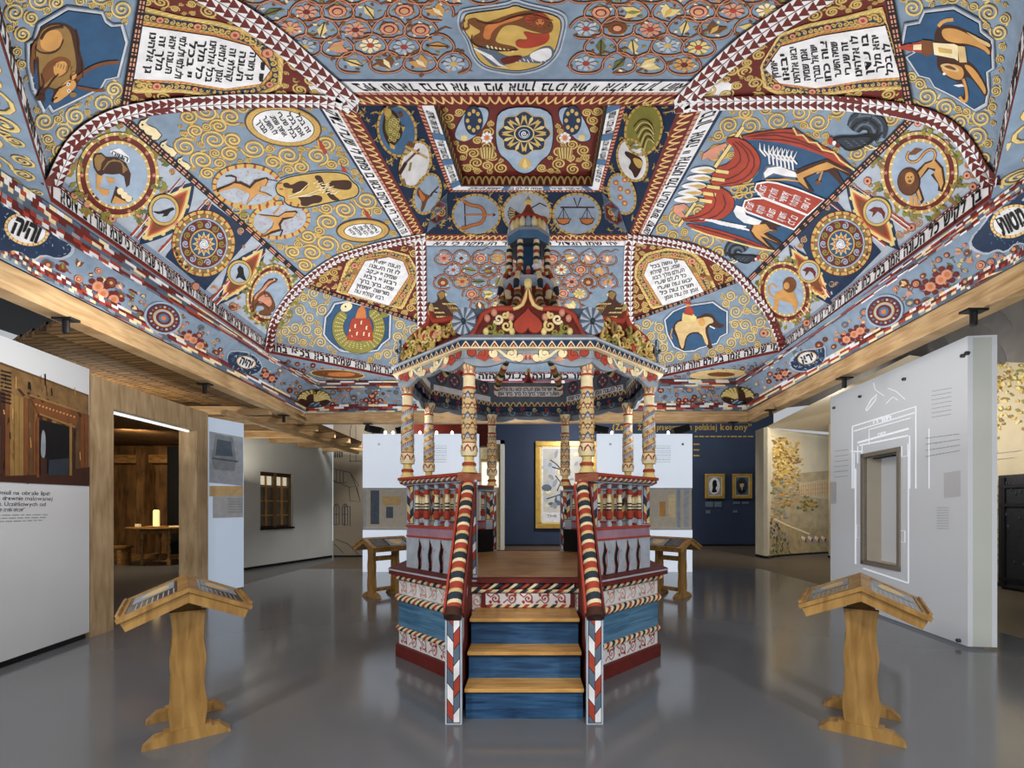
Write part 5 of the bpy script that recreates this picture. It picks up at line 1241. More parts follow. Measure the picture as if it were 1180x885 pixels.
# ---- columns
CP=[(.078,0),(.070,.012),(.052,.055),(.062,.062),(.064,.085),(.050,.095),(.042,.115),(.046,.145),(.070,.15),(.076,.185),(.070,.25),(.064,.262),(.066,.272),(.068,.40),(.066,.55),(.056,.735),(.062,.742),(.062,.757),(.054,.765),(.052,.855),(.060,.862),(.060,.878),(.048,.886),(.054,.93),(.076,1.0),(.078,1.02)]
CM=['straw','straw','straw','red','red','straw','straw','straw','cream','cream','cream','red','sand','sand','sand','sand','red','red','cream','cream','red','red','cream','cream','cream']
def crad(z):
    for i in range(len(CP)-1):
        if CP[i][1]<=z<=CP[i+1][1]: return CP[i][0]+(CP[i+1][0]-CP[i][0])*(z-CP[i][1])/((CP[i+1][1]-CP[i][1]) or 1)
    return CP[-1][0]
def make_column(kind):
    mb=MB(); mb.lathe(CP,(0,0,0),'cream',20,None,True,CM)
    p=Painter(mb,lambda a,z:(V3((crad(z)*math.cos(a),crad(z)*math.sin(a),z)),V3((math.cos(a),math.sin(a),0))),.0012,.35)
    def leafrow(z0,z1,n,c1,c2,ph=0):
        for k in range(n):
            a=2*PI*(k+ph)/n; w=2*PI/n*.46; m=(z0+z1)/2
            for f,c,L in ((1.04,'umber',1),(.88,c1,2),(.42,c2,3)):
                pts=[(a-w*f,m-(m-z0)*f),(a+w*f,m-(m-z0)*f),(a+w*f*.8,m+(z1-m)*.2*f),(a,m+(z1-m)*f),(a-w*f*.8,m+(z1-m)*.2*f)]
                p.tris(pts,[(0,1,2),(0,2,3),(0,3,4)],c,L,False)
    leafrow(.185,.25,6,'red','cream'); leafrow(.89,1.0,6,'rose','straw',.5)
    if kind=='bands':
        zs=[.275,.365,.455,.545,.635,.73]
        for i in range(5):
            rect(p,0,2*PI/3,zs[i],zs[i]+.012,'red',1); rect(p,2*PI/3,4*PI/3,zs[i],zs[i]+.012,'red',1); rect(p,4*PI/3,2*PI,zs[i],zs[i]+.012,'red',1)
            leafrow(zs[i]+.014,zs[i+1]-.004,5,('slate','red')[i%2],('mist','straw')[i%2],(i%2)*.5); leafrow(zs[i]+.026,zs[i+1]-.02,5,('red','slate')[i%2],'straw',.5+(i%2)*.5)
    else:
        for st,c,w in ((0,'red',.020),(PI,'red',.020),(.30,'cream',.012),(PI+.30,'cream',.012),(.55,'slate',.030),(PI+.55,'slate',.030),(1.0,'mist',.05),(PI+1.0,'mist',.05)):
            pts=[(st+2*PI*2.0*t/40,.28+.45*t/40) for t in range(41)]
            for i in range(40):
                a,b=pts[i],pts[i+1]; p.tris([a,b,(b[0],b[1]+w),(a[0],a[1]+w)],[(0,1,2),(0,2,3)],c,1,False)
        for t in range(24):
            a=PI/2+.35+2*PI*2.0*t/12+(PI if t>11 else 0); z=.30+.42*(t%12)/12
            for f,c,L in ((1,'umber',2),(.8,'gold',3),(.4,'red',4)):
                p.tris([(a-.35*f,z),(a,z-.022*f),(a+.35*f,z),(a,z+.022*f)],[(0,1,2),(0,2,3)],c,L,False)
    return mb.build('column',bim)
cb=make_column('bands'); cs=make_column('spiral'); used={}
for k in range(8):
    proto=cb if k in (0,7,3,4) else cs
    if proto.name in used: o=proto.copy(); C.objects.link(o); o.parent=bim
    else: o=proto; used[proto.name]=1
    o.location=vert(k,AP-.01)+V3((0,0,1.862)); o.rotation_euler=(0,0,TH[k]+k)
# ---- canopy ring
for k in range(8):
    mb=MB(); w=AC*T8
    # scalloped frieze board with S scrolls
    out=[(-w,2.985),(-w,2.86)]
    N=48
    for i in range(N+1):
        t=i/N; s=-w+2*w*t; dz=.05*abs(math.sin(t*PI*3))**.8 + .035*math.cos(t*2*PI)
        out.append((s,2.80+.03-dz*.7+.03*(abs(t-.5)*2)**3))
    out+=[(w,2.86),(w,2.985)]
    f=face(k,AC); mb.prism(out,lambda x,y,d:f(x,y,d),-.05,-.012,'grey')
    p=fpaint(mb,k,AC,-.011)
    for sg in (-1,1):
        for cx,cz,r,c,tn in ((.15,2.905,.056,'cream',1),(.075,2.87,.036,'cream',-1),(.30,2.905,.036,'cream',-1),(.40,2.90,.058,'red',1),(.49,2.915,.034,'red',-1)):
            p.scroll(sg*cx,cz,r,c,2,PI*.2 if sg>0 else PI*.8,sg*tn,1.3,.022,'umber')
        p.line([(sg*.06,2.85),(sg*.13,2.85),(sg*.20,2.885),(sg*.26,2.935),(sg*.32,2.94)],[.012,.026,.024,.02,.006],'cream',4)
        p.line([(sg*.33,2.875),(sg*.38,2.845),(sg*.44,2.87),(sg*.50,2.935)],[.010,.024,.022,.006],'red',4)
        p.poly([(sg*.22,2.84),(sg*.27,2.88),(sg*.33,2.85),(sg*.28,2.835)],'rose',3)
    for q in range(7): p.ell((q-3)*.018,2.865+.018*(q%2),.012,.022,'rose' if q%2 else 'red',2,0,8)
    p.line([(-w,2.862),(w,2.862)],.004,'slate',1)
    for d,inn in ((-.051,True),): 
        pi=fpaint(mb,k,AC,d,inner=inn); rect(pi,-w*.95,w*.95,2.87,2.98,'slate',1)
        for q in range(9): pi.ring(-w*.85+q*w*.21,2.92,.035,.035,.010,'wine' if q%2 else 'mist',2,0,14)
    fb=mb.build('canopy_frieze',bim)
    c=MB(); mslab(c,k,AC,2.945,3.005,-.06,.03,'navy'); mslab(c,k,AC,2.935,2.945,-.05,.038,'cream'); mslab(c,k,AC,3.005,3.02,-.06,.055,'mist')
    f2=face(k,AC); 
    vs=[f2(-(AC+.055)*T8,3.02,.055),f2((AC+.055)*T8,3.02,.055),f2((AC-.02)*T8,3.075,-.02),f2(-(AC-.02)*T8,3.075,-.02)]; c.add(vs,[(0,1,2,3)],'grey'); vs=[f2(-(AC-.02)*T8,3.075,-.02),f2((AC-.02)*T8,3.075,-.02),f2((AC-.1)*T8,3.07,-.1),f2(-(AC-.1)*T8,3.07,-.1)]; c.add(vs,[(0,1,2,3)],'grey')
    p=fpaint(c,k,AC,.031); W=(AC+.03)*T8; n=14
    for i in range(n):
        a=-W+2*W*i/n; st=2*W/n
        for f_,cc,L in ((1,'cream',1),(.72,'wine',2),(.4,'rose',3)):
            m=a+st/2; p.tris([(m-st*.48*f_,2.947),(m+st*.48*f_,2.947),(m+st*.2*f_,2.947+.035*f_),(m,2.947+.056*f_),(m-st*.2*f_,2.947+.035*f_)],[(0,1,2),(0,2,3),(0,3,4)],cc,L,False)
    c.build('cornice',fb)
# ---- inner boards with inscriptions
for k in range(8):
    AI=1.27; w=AI*T8; mb=MB(); slab(mb,k,AI,-w,w,3.0,3.34,-.02,0,'slate'); z=2.90
    out=[(-w,3.0),(w,3.0)]
    for i in range(41):
        t=i/40; out.append((w-2*w*t,2.965-.045*abs(math.sin(t*PI*4))))
    f=face(k,AI); mb.prism(out,lambda x,y,d:f(x,y,d),-.02,0,'navy')
    p=Painter(mb,lambda s,zz:(f(-s,zz,-.021),-V3((math.cos(TH[k]),math.sin(TH[k]),0))),.0015,99)
    if k in (4,0):
        rect(p,-w+.03,w-.03,3.13,3.30,'ochre',1); rect(p,-w+.04,w-.04,3.14,3.29,'wine',2)
        cap=[(-w+.10+.07*math.cos(a),3.215+.07*math.sin(a)) for a in [PI/2+PI*i/10 for i in range(11)]]+[(w-.10+.07*math.cos(a),3.215+.07*math.sin(a)) for a in [-PI/2+PI*i/10 for i in range(11)]]
        p.poly(cap,'white',3)
        for q,y in enumerate((3.225,3.162)): p.text(hebrew(34,rdm),[(-w+.09,y),(w-.09,y),(w-.09,y+.045),(-w+.09,y+.045)],'ink',4,.03)
    else:
        for sg in (-1,1):
            for q in (.15,.36):
                x=sg*q; p.ring(x,3.24,.085,.085,.014,'wine',1,0,20); p.ell(x,3.24,.07,.07,'navy',1,0,18)
                for a in range(8): p.ell(x+.045*math.cos(a*PI/4),3.24+.045*math.sin(a*PI/4),.018,.018,'blue' if a%2 else 'rose',2,0,8)
                p.ell(x,3.24,.018,.018,'red',3,0,8)
        rect(p,-w+.05,w-.05,3.06,3.135,'white',1)
        if k in (1,2,3): p.text('כל העונה אמן אמר לו יהי שמו'[::-1],[(-w+.08,3.075),(w-.08,3.075),(w-.08,3.125),(-w+.08,3.125)],'ink',2,.03)
    n=12
    for i in range(n):
        a=-w+2*w*i/n; st=2*w/n; m=a+st/2
        for f_,cc,L in ((1,'straw',1),(.65,'wine',2)): p.tris([(m-st*.5*f_,3.005),(m+st*.5*f_,3.005),(m+st*.2*f_,3.005+.05*f_),(m,3.005+.065*f_),(m-st*.2*f_,3.005+.05*f_)],[(0,1,2),(0,2,3),(0,3,4)],cc,L,False)
    for i in range(6): p.scroll(-w+.09+(2*w-.18)*i/5,2.955,.035,'straw' if i%2 else 'red',1,0,1 if i<3 else -1,1.4,.010,None)
    mb.build('inscribed_board',bim)
# ---- crests
def blob(mb,c,rx,ry,rz,mat,n=8):
    mb.lathe([(0.001,-rz)]+[(rx*math.sin(PI*i/6),-rz*math.cos(PI*i/6)) for i in range(1,6)]+[(0.001,rz)],c,mat,n)
def heart(cx,cz,s):
    return [(cx+s*.062*16*math.sin(t)**3/1.0,cz-s*.062*(13*math.cos(t)-5*math.cos(2*t)-2*math.cos(3*t)-math.cos(4*t))*1.0) for t in [2*PI*i/36 for i in range(36)]]
for k in range(8):
    big=(k%4==0); f=face(k,AC); w=(AC-.03)*T8; mb=MB(); z0=3.05
    if big: arch=[(-w+.03,0),(-w+.06,.03),(-w+.10,.12),(-w+.16,.21),(-w+.24,.255),(-w+.34,.262),(-.10,.262),(-.05,.30),(-.02,.37),(0,.47),(.02,.37),(.05,.30),(.10,.262),(w-.34,.262),(w-.24,.255),(w-.16,.21),(w-.10,.12),(w-.06,.03),(w-.03,0)]
    else: arch=[(-w+.03,0),(-w+.03,.10),(-w+.08,.17),(-w+.2,.23),(-.14,.27),(-.06,.29),(-.02,.34),(0,.43),(.02,.34),(.06,.29),(.14,.27),(w-.2,.23),(w-.08,.17),(w-.03,.10),(w-.03,0)]
    arch=[(a,z0+b) for a,b in arch]
    mb.prism(arch,lambda x,y,d:f(x,y,d),-.07,-.045,'wine')
    rim=MB(); N=len(arch)
    rim.tube([f(a,b,-.045) for a,b in arch],.026 if big else .03,'red',8)
    cr=mb.build('crest_board',bim); rim.build('crest_rim',cr)
    cv=MB()
    if big:
        h=heart(0,3.175,.125); cv.prism(h,lambda x,y,d:f(x,y,d),-.04,.0,'red'); cv.tube([f(a,b,-.02) for a,b in h+h[:1]],.010,'wine',6); tag(cv.build('heart',cr),'carved red heart hanging upside down'); cv=MB()
        cv.tube([f(a,b,-.02) for a,b in ((-.13,3.30),(-.09,3.31),(-.05,3.335),(-.025,3.39),(0,3.50),(.025,3.39),(.05,3.335),(.09,3.31),(.13,3.30))],.016,'straw',8)
        blob(cv,f(0,3.53,-.03),.035,.035,.05,'straw')
        for sg in (-1,1):
            for cx,cz,r,m,tn in ((.19,3.15,.05,'straw',1),(.26,3.21,.045,'cream',-1),(.33,3.13,.045,'olive',1),(.24,3.09,.03,'olive',-1),(.20,3.245,.03,'straw',1)):
                pts=[]
                for i in range(14):
                    t=i/13; q=r*(1-.8*t); a=(PI*.7 if tn>0 else -.5)+tn*t*8; pts.append(f(sg*(cx+q*math.cos(a)),cz+q*math.sin(a),-.02))
                cv.tube(pts,[.016*(1-.5*i/13) for i in range(14)],m,6)
            for cx,cz in ((.14,3.10),(.37,3.10)): blob(cv,f(sg*cx,cz,-.02),.028,.028,.034,'straw')
            for cx,cz,a in ((.15,3.23,.4),(.30,3.27,-.3),(.36,3.22,.8),(.29,3.08,0)):
                blob(cv,f(sg*cx,cz,-.03),.03,.03,.035,'rose' if cz>3.2 else 'olive')
    else:
        rd=random.Random(k+3)
        for i in range(46):
            s=rd.uniform(-w+.08,w-.08); hmax=.205-.10*(abs(s)/w)**2; z=z0+rd.uniform(.03,hmax); r=rd.uniform(.035,.065); a0=rd.uniform(0,6.28); sg=rd.choice((-1,1)); pts=[]
            for q in range(9): t=q/8; rr=r*(1-.75*t); a=a0+sg*5.5*t; pts.append(f(s+rr*math.cos(a),z+rr*math.sin(a),-.015+.03*rd.random()))
            cv.tube(pts,[.016*(1-.5*q/8) for q in range(9)],rd.choice(('gold','straw','olive','gold','ochre')),6)
        for i in range(7): blob(cv,f(rd.uniform(-.3,.3),z0+rd.uniform(.04,.18),.0),.03,.03,.036,rd.choice(('red','olive','rose','gold')))
        tag(cv.build('foliage',cr),'gold carved foliage'); cv=MB(); blob(cv,f(0,z0+.40,-.045),.030,.030,.075,'straw'); blob(cv,f(0,z0+.37,-.045),.02,.02,.05,'orange')
    cv.build('carving',cr)
# fans on the corners
def fan():
    mb=MB(); R_=.118; N=20
    for i in range(N):
        a0,a1=2*PI*i/N,2*PI*(i+1)/N; am=(a0+a1)/2
        q=lambda a,r,y:V3((r*math.cos(a),y,r*math.sin(a)))
        for r0,r1 in ((.02,.055),(.055,.085),(.085,R_)):
            vs=[q(a0,r0,-.006),q(am,r0,-.012),q(am,r1,-.014),q(a0,r1,-.006),q(a1,r1,-.006),q(a1,r0,-.006)]
            mb.add(vs,[(0,1,2,3),(1,5,4,2)],('slate','mist')[i%2] if r0!=.05 else ('grey','slate')[i%2])
        mb.add([q(a0,R_,-.006),q(a1,R_,-.006),q(a1,R_,.012),q(a0,R_,.012)],[(0,1,2,3)],'slate'); mb.add([q(a0,0,.012),q(a0,R_,.012),q(a1,R_,.012)],[(0,1,2)],'slate')
    mb.lathe([(.024,-.03),(.02,-.012)],(0,0,0),'char',12,Matrix.Rotation(-PI/2,3,'X').to_4x4() if False else None)
    blob(mb,V3((0,-.02,0)),.022,.014,.022,'char')
    return mb.build('rosette_fan',bim)
f0=fan()
for k in range(8):
    o=f0 if k==0 else f0.copy()
    if k: C.objects.link(o); o.parent=bim
    o.location=vert(k,AC+.0)*.985+V3((0,0,3.19)); o.rotation_euler=(0,0,TH[k]+PI/8+PI/2)
# ---- crown: ribs, drum, columns, petals and roof
for k in range(8):
    th=TH[k]+PI/8; u=V3((math.cos(th),math.sin(th),0)); mb=MB()
    pts=[];N=26
    for i in range(N+1):
        t=i/N; r=.30+.88*(1-t)**1.35+.06*math.sin(t*PI*2); z=3.22+.78*t**1.25; pts.append(u*r+V3((0,0,z)))
    mb.tube(pts,[.045]*(N+1),'red',8,['red','cream','char','olive'])
    sc_=[]
    for i in range(15): a=-PI/2+i*.5; q=.075*(1-.055*i); sc_.append(u*(1.10+q*math.cos(a)*1.0)+V3((0,0,3.36+q*math.sin(a))))
    mb.tube(sc_,.028,'red',7,['char','cream','red'])
    mb.build('volute_rib',bim)
cr=MB()
def drum(mb,z0,z1,r,mat,n=8,r2=None): mb.lathe([(r,z0),(r2 or r,z1)],(0,0,0),mat,n,Matrix.Rotation(PI/8,3,'Z').to_4x4(),False)
drum(cr,3.92,4.00,.33,'wine'); drum(cr,4.00,4.09,.30,'pale',8,.34); drum(cr,4.09,4.12,.34,'mist')
drum(cr,4.12,4.54,.15,'deep'); 
co_=cr.build('crown_drum',bim)
for i in range(8):
    a=PI/8+i*PI/4; c=V3((.235*math.cos(a),.235*math.sin(a),0)); mb=MB()
    mb.tube([c+V3((0,0,4.10+.45*t/12)) for t in range(13)],[.034]*13,'red',8,['red','cream','char','cream']); mb.build('crown_column',bim)
    a2=a+PI/8; e=V3((.25*math.cos(a2),.25*math.sin(a2),0)); mb=MB(); mb.tube([e*1.25+V3((0,0,3.90)),e*1.30+V3((0,0,3.97)),e*1.1+V3((0,0,4.06)),e*.98+V3((0,0,4.13)),e*.95+V3((0,0,4.20)),e*.8+V3((0,0,4.26))],[.035,.04,.036,.03,.03,.02],'red',8,['cream','red','char','red']); mb.build('crown_bracket',bim)
    mb=MB(); c2=c*1.18; mb.tube([c2*1.28+V3((0,0,3.98)),c2*1.22+V3((0,0,4.06)),c2*1.05+V3((0,0,4.16)),c2*.98+V3((0,0,4.22)),c2*.92+V3((0,0,4.27))],[.03,.034,.034,.03,.02],'red',8,['char','cream','red','olive']); mb.build('crown_bracket',bim)
mb=MB(); drum(mb,4.53,4.57,.25,'char'); drum(mb,4.57,4.66,.245,'blue',8,.26); drum(mb,4.66,4.69,.27,'grey'); mb.build('crown_cornice',bim)
for i in range(20):
    a=2*PI*i/20; mb=MB(); c=V3((.205*math.cos(a),.205*math.sin(a),4.765)); blob(mb,c,.038,.038,.075,('cream','straw','cream','pale')[i%4]); mb.build('petal',bim)
mb=MB(); drum(mb,4.69,4.84,.19,'ochre'); mb.lathe([(.235,4.83),(.225,4.86),(.15,4.90),(.10,4.95),(.06,5.01),(.035,5.06),(.02,5.09)],(0,0,0),'red',16,None,False); ro_=mb.build('crown_roof',bim)
mb=MB(); mb.lathe([(.03,5.08),(.045,5.10),(.05,5.12),(.03,5.15),(.012,5.18),(.002,5.20)],(0,0,0),'straw',12); mb.build('finial',ro_)
mb=MB(); blob(mb,V3((.09,-.30,4.22)),.05,.03,.03,'white'); blob(mb,V3((.13,-.30,4.26)),.02,.02,.035,'white'); mb.build('carved_bird',bim)
# ---- stairs
SX=-.025                                                 # the flight is a touch left of the axis
def trd(y0,y1,z):
    mb=MB(); mb.box(-.435+SX,.435+SX,y0,y1,z-.028,z,W_TREAD,None,.006); mb.build('tread',bim)
YB=lambda y:y-BY
for (a,b,z) in ((3.40,3.68,.235),(3.56,3.83,.455),(3.70,4.14,.675)): trd(YB(a),YB(b),z)
for (y,z0,z1) in ((3.44,0,.207),(3.62,.207,.427),(3.77,.427,.647)):
    mb=MB(); mb.box(-.43+SX,.43+SX,YB(y),YB(y)+.025,z0,z1,W_DBLUE); mb.build('riser',bim)
mb=MB(); mb.box(-.41,.41,YB(4.10),YB(4.13),.675,.93,'wine')
p=Painter(mb,lambda x,z:(V3((x,YB(4.10),z)),V3((0,-1,0))),.0015,99)
rect(p,-.37,.37,.70,.812,'white',1); vinescroll(p,-.36,.36,.705,.808,'red',2,.014)
rope(mb,(-.40,YB(4.095),.86),(.40,YB(4.095),.86),.032,['red','ink','cream','char','ink'],.034,1.4); rope(mb,(-.36,YB(4.095),.69),(.36,YB(4.095),.69),.016,ROPE,.04)
mb.box(-.44,.44,YB(4.07),YB(4.16),.895,.932,'wine'); mb.build('platform_edge',bim)
for sg in (-1,1):
    x0,x1=SX+sg*.445,SX+sg*.565
    xa,xb=min(x0,x1),max(x0,x1)
    st=MB(); yf=YB(3.36); yt=YB(4.16)
    prof=[(yf,0),(yf,.80),(yt,1.76),(yt,.93),(YB(4.14),.0)]
    st.prism(prof,lambda a,b,d:V3((d,a,b)),xa+.02,xb-.02,'wine')
    st.box(xa,xb,yf-.012,yf+.02,0,.80,'mist')
    p=Painter(st,lambda x,z:(V3((x,yf-.012,z)),V3((0,-1,0))),.0015,99); rect(p,xa+.012,xb-.012,.01,.79,'ink',1); braid(p,xa+.015,xb-.015,.015,.79,.115,2,('red','white','slate'))
    xin=xa+.02 if sg>0 else xb-.02
    pi=Painter(st,lambda y,z:(V3((xin,y,z)),V3((-sg,0,0))),.0015,99)
    for i in range(9):
        t=i/9; y=yf+.1+(yt-yf-.15)*t; z=.72+.98*t*.93
        pi.tris([(y,z-.30),(y+.05,z-.24),(y+.05,z-.02),(y,z-.08)],[(0,1,2),(0,2,3)],('red','white','char')[i%3],1,False)
    so=st.build('stringer',bim)
    hr=MB(); xm=(xa+xb)/2; a=V3((xm,yf-.03,.80)); b=V3((xm,yt+.0,1.76))
    rope(hr,a,b,.053,['red','red','cream','char','char','sand'],.029,0.12,12,V3((1,0,0)))
    hr.tube([a+V3((0,-.02,-.03)),a+V3((0,.02,.02))],.064,'umber',12)
    hr.obox(a+V3((-.066,.02,-.02)),b+V3((-.066,0,-.02)),.016,.07,'red'); hr.obox(a+V3((.066,.02,-.02)),b+V3((.066,0,-.02)),.016,.07,'wine')
    hr.build('handrail',bim)
# ================================================================== THE HALL
W_BEAM=wood('pine_beam',(198,168,126),(152,118,78),(1.5,1.5,14),1.6,.55)
W_OAK=wood('oak_portal',(184,160,126),(138,112,78),(6,6,.8),2.0,.55)
W_LECT=wood('oak_lectern',(172,134,76),(116,82,40),(7,7,1.0),2.2,.42)
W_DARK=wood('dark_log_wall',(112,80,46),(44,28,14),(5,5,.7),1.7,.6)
W_TABLE=wood('table_oak',(150,112,66),(84,56,28),(2,8,8),2.2,.5)
M_ACR=paint('frosted_acrylic',(206,210,216),.22,.02,2,.5)
M_WALLW=paint('white_plaster',(186,190,190),.8,.05,1.2)
M_BLACK=paint('black_metal',(16,16,18),.45,.05)
M_DKB=paint('dark_blue_wall',(46,58,82),.7,.12,1.0)
M_PRINT=paint('photo_print_brown',(92,66,38),.45,.35,5)
M_TAUPE=paint('taupe_reveal',(136,130,120),.6,.05)
def floor_mat(name,c,rough,v=.08):
    m=paint(name,c,rough,v,0.7,.5); return m
M_FLOOR=floor_mat('polished_grey_floor',(104,106,111),.13); M_FLOOR2=floor_mat('matte_brown_floor',(92,80,66),.45,.12)
def structure(o): o['kind']='structure'; return o
mb=MB(); mb.add([(-5.75,-2,0),(5.85,-2,0),(5.85,11.85,0),(-5.75,11.85,0),(-5.75,-2,-.05),(5.85,-2,-.05),(5.85,11.85,-.05),(-5.75,11.85,-.05)],[(0,1,2,3),(0,4,5,1),(1,5,6,2),(2,6,7,3),(3,7,4,0)],M_FLOOR); structure(mb.build('floor'))
mb=MB()
for x0,x1,y0,y1 in ((-15,-5.75,-2,22),(5.85,16,-2,22),(-5.75,5.85,11.85,22)): mb.add([(x0,y0,-.004),(x1,y0,-.004),(x1,y1,-.004),(x0,y1,-.004)],[(0,1,2,3)],M_FLOOR2 if x0>-10 else paint('grey_side_floor',(84,84,88),.3,.08,.7))
structure(mb.build('floor'))
mb=MB(); mb.box(-15,16,-3,22.5,6.6,6.7,'black'); structure(mb.build('ceiling_outer'))
# beams round the foot of the cove
def ring_pts(k): 
    a,b=FQ[k],FQ[(k+1)%4]; return V3((a[0],a[1],0)),V3((b[0],b[1],0))
for k,nm in enumerate(('left','back','right','front')):
    a,b=ring_pts(k); d=(b-a).normalized(); out=V3((-d.y,d.x,0)); a=a-d*.12+out*.11+V3((0,0,3.435)); b=b+d*.12+out*.11+V3((0,0,3.435))
    mb=MB(); mb.obox(a,b,.2,.22,W_BEAM,V3((0,0,1)),.008); o=structure(mb.build('trim_beam_'+nm))
# plane mapping for flat painted or printed things
def pmap(p0,n,off=.003):
    p0=V3(p0); n=V3(n).normalized()
    if n.dot(V3((0,0,EYE))-p0)<0: n=-n
    def f(u,v):
        r=ray(u,v); c=V3((0,0,EYE)); t=(p0-c).dot(n)/r.dot(n); return c+r*t,n
    return f
def wallmap(a,b,off=.0):
    a=V3((a[0],a[1],0)); b=V3((b[0],b[1],0)); n=(b-a).cross(V3((0,0,1))); return pmap(a+n.normalized()*off if False else a,n)
def upright(mb,a,b,z0,z1,th,mat,bev=0.0):
    """vertical slab with its front on a->b; thickness away from the eye"""
    a=V3((a[0],a[1],0)); b=V3((b[0],b[1],0)); d=(b-a).normalized(); n=d.cross(V3((0,0,1)))
    if n.dot(-a)<0: n=-n
    vs=[];
    for q in (0,-th):
        for z in (z0,z1):
            for p in (a,b): vs.append(p+n*q+V3((0,0,z)))
    mb.add(vs,[(0,1,3,2),(4,6,7,5),(0,4,5,1),(2,3,7,6),(0,2,6,4),(1,5,7,3)],mat)
def lineon(a,b,u):
    """point of the wall line a-b seen at column u"""
    k=(u-U0)/F; dx,dy=b[0]-a[0],b[1]-a[1]; t=(k*a[1]-a[0])/(dx-k*dy); return (a[0]+dx*t,a[1]+dy*t)
def scribble(p,u0,v0,u1,v1,h,col,L,seed,dens=.62):
    """a line of print too small to read: word-long dashes"""
    rd=random.Random(seed); t=0
    while t<1:
        w=rd.uniform(.04,.12); e=min(1,t+w); f=lambda q:(u0+(u1-u0)*q,v0+(v1-v0)*q)
        p.line([f(t),f(e)],h*dens,col,L); t=e+.02
# ---- left: exhibition panel with an old photograph
A1,B1=(-4.79,2.8),(-5.24,5.58)
mb=MB(); upright(mb,A1,B1,.07,3.2,.14,M_ACR)
root=mb.build('exhibition_panel'); tag(root,'white glass exhibition panel with a brown photograph of a timber interior','exhibition panel')
mb=MB(); upright(mb,(A1[0]-.03,A1[1]),(B1[0]-.03,B1[1]-.02),0,.07,.1,M_BLACK); mb.build('plinth',root)
mp=wallmap(A1,B1)
mb=MB(); p=Painter(mb,mp,.002,14)
p.poly([(-40,402),(102,455),(102,560),(-40,553)],M_PRINT,1)
p.poly([(-40,405),(102,457),(102,478),(-40,440)],paint('print_ochre',(120,92,58),.45,.35,9),2)
rq=random.Random(8)
for k in range(26):
    x=-38+k*5.4; yt=440+(x+40)*.27; c=('brown','umber','ochre','brown','print')[int(rq.random()*5)]
    p.poly([(x,yt),(x+5,yt+1.4),(x+5,553),(x,553)],M_PRINT if c=='print' else c,3)
for k in range(60):
    x=rq.uniform(-35,98); y=rq.uniform(430,548); p.line([(x,y),(x+rq.uniform(-1,1),y+rq.uniform(4,14))],rq.uniform(.6,1.6),rq.choice(('tan','umber','ochre','black','brown')),4)
p.poly([(32,455),(90,474),(86,494),(44,478)],'brown',5); p.line([(32,455),(90,474)],2,'ochre',6); p.line([(44,477),(85,492)],2,'ochre',6)
for k in range(12): p.ell(40+k*4,466+k*1.3,1.2,1.2,'tan',6,0,6)
p.poly([(44,483),(79,492),(79,547),(44,548)],'black',5); p.poly(smooth([(46,500),(48,494),(51,500),(51,528),(45,527)]),'grey',6); p.poly([(45,527),(52,528),(52,548),(45,548)],'umber',6)
p.line([(80,488),(80,548)],3,'ochre',6); p.line([(42,481),(42,550)],3,'brown',6)
p.poly([(-40,550),(45,547),(102,538),(102,560),(-40,553)],'umber',5)
p.poly([(55,530),(78,528),(78,547),(54,548)],'char',6)
for k in range(9): scribble(p,0,427+k*4.4,12,430+k*4.4,3,'black',4,k)
for k in range(7): scribble(p,20+k*11,448+k*4,27+k*11,456+k*4,4,'umber',5,20+k)
mb.build('photograph',root)
mb=MB(); p=Painter(mb,mp,.002,14)
for t,u,a,b in (('go w części zpośród mieli na obrale lipę',57,565,568),('w synagodze pięknej na drewnie malowanej',60,572,574),('gdyż pięknej Łosoczycze. Uczęściwych od',52,579,580.5),('ś z nim zrobi tęczę”',28,586,586.5)):
    u0=-72 if u>30 else -12; p.text(t,[(u0,a+3.2),(u,b+2.8),(u+.6,b-2.2),(u0+.6,a-2.2)],'char',1,0.0,.06,.3)
mb.build('caption',root); mb=MB(); p=Painter(mb,mp,.002,14)
for k in range(3): scribble(p,-30,594+k*4,56-k*3,593+k*3.2,1.6,'grey',1,40+k)
mb.build('caption',root)
# ---- timber portal
PA,PB=(-5.245,5.60),(-5.39,7.86)
pd=V3((PB[0]-PA[0],PB[1]-PA[1],0)).normalized()
def pl(t): return (PA[0]+pd.x*t,PA[1]+pd.y*t)
Lp=math.hypot(PB[0]-PA[0],PB[1]-PA[1])
por=empty('timber_portal',(pl(Lp/2)[0]-.15,pl(Lp/2)[1],0)); tag(por,'thick pine timber door frame standing open beside the exhibition panel','portal')
bpy.context.view_layer.update()
def pbuild(mb,n):
    o=mb.build(n,por); o.matrix_parent_inverse=Matrix.Translation(-por.location); return o
ta=(V3((*lineon(PA,PB,131),0))-V3((*PA,0))).length; tb=(V3((*lineon(PA,PB,227),0))-V3((*PA,0))).length
for t0,t1 in ((0,ta),(tb,Lp)):
    mb=MB(); upright(mb,pl(t0),pl(t1),0,2.8,.28,W_OAK); pbuild(mb,'post')
mb=MB(); upright(mb,pl(0),pl(Lp),2.8,3.14,.28,W_OAK); pbuild(mb,'lintel')
mb=MB(); q0,q1=pl(ta),pl(tb); upright(mb,(q0[0]-.12,q0[1]),(q1[0]-.12,q1[1]),2.77,2.80,.04,glow('portal_lightstrip',(235,238,240),.9)); pbuild(mb,'light_strip')
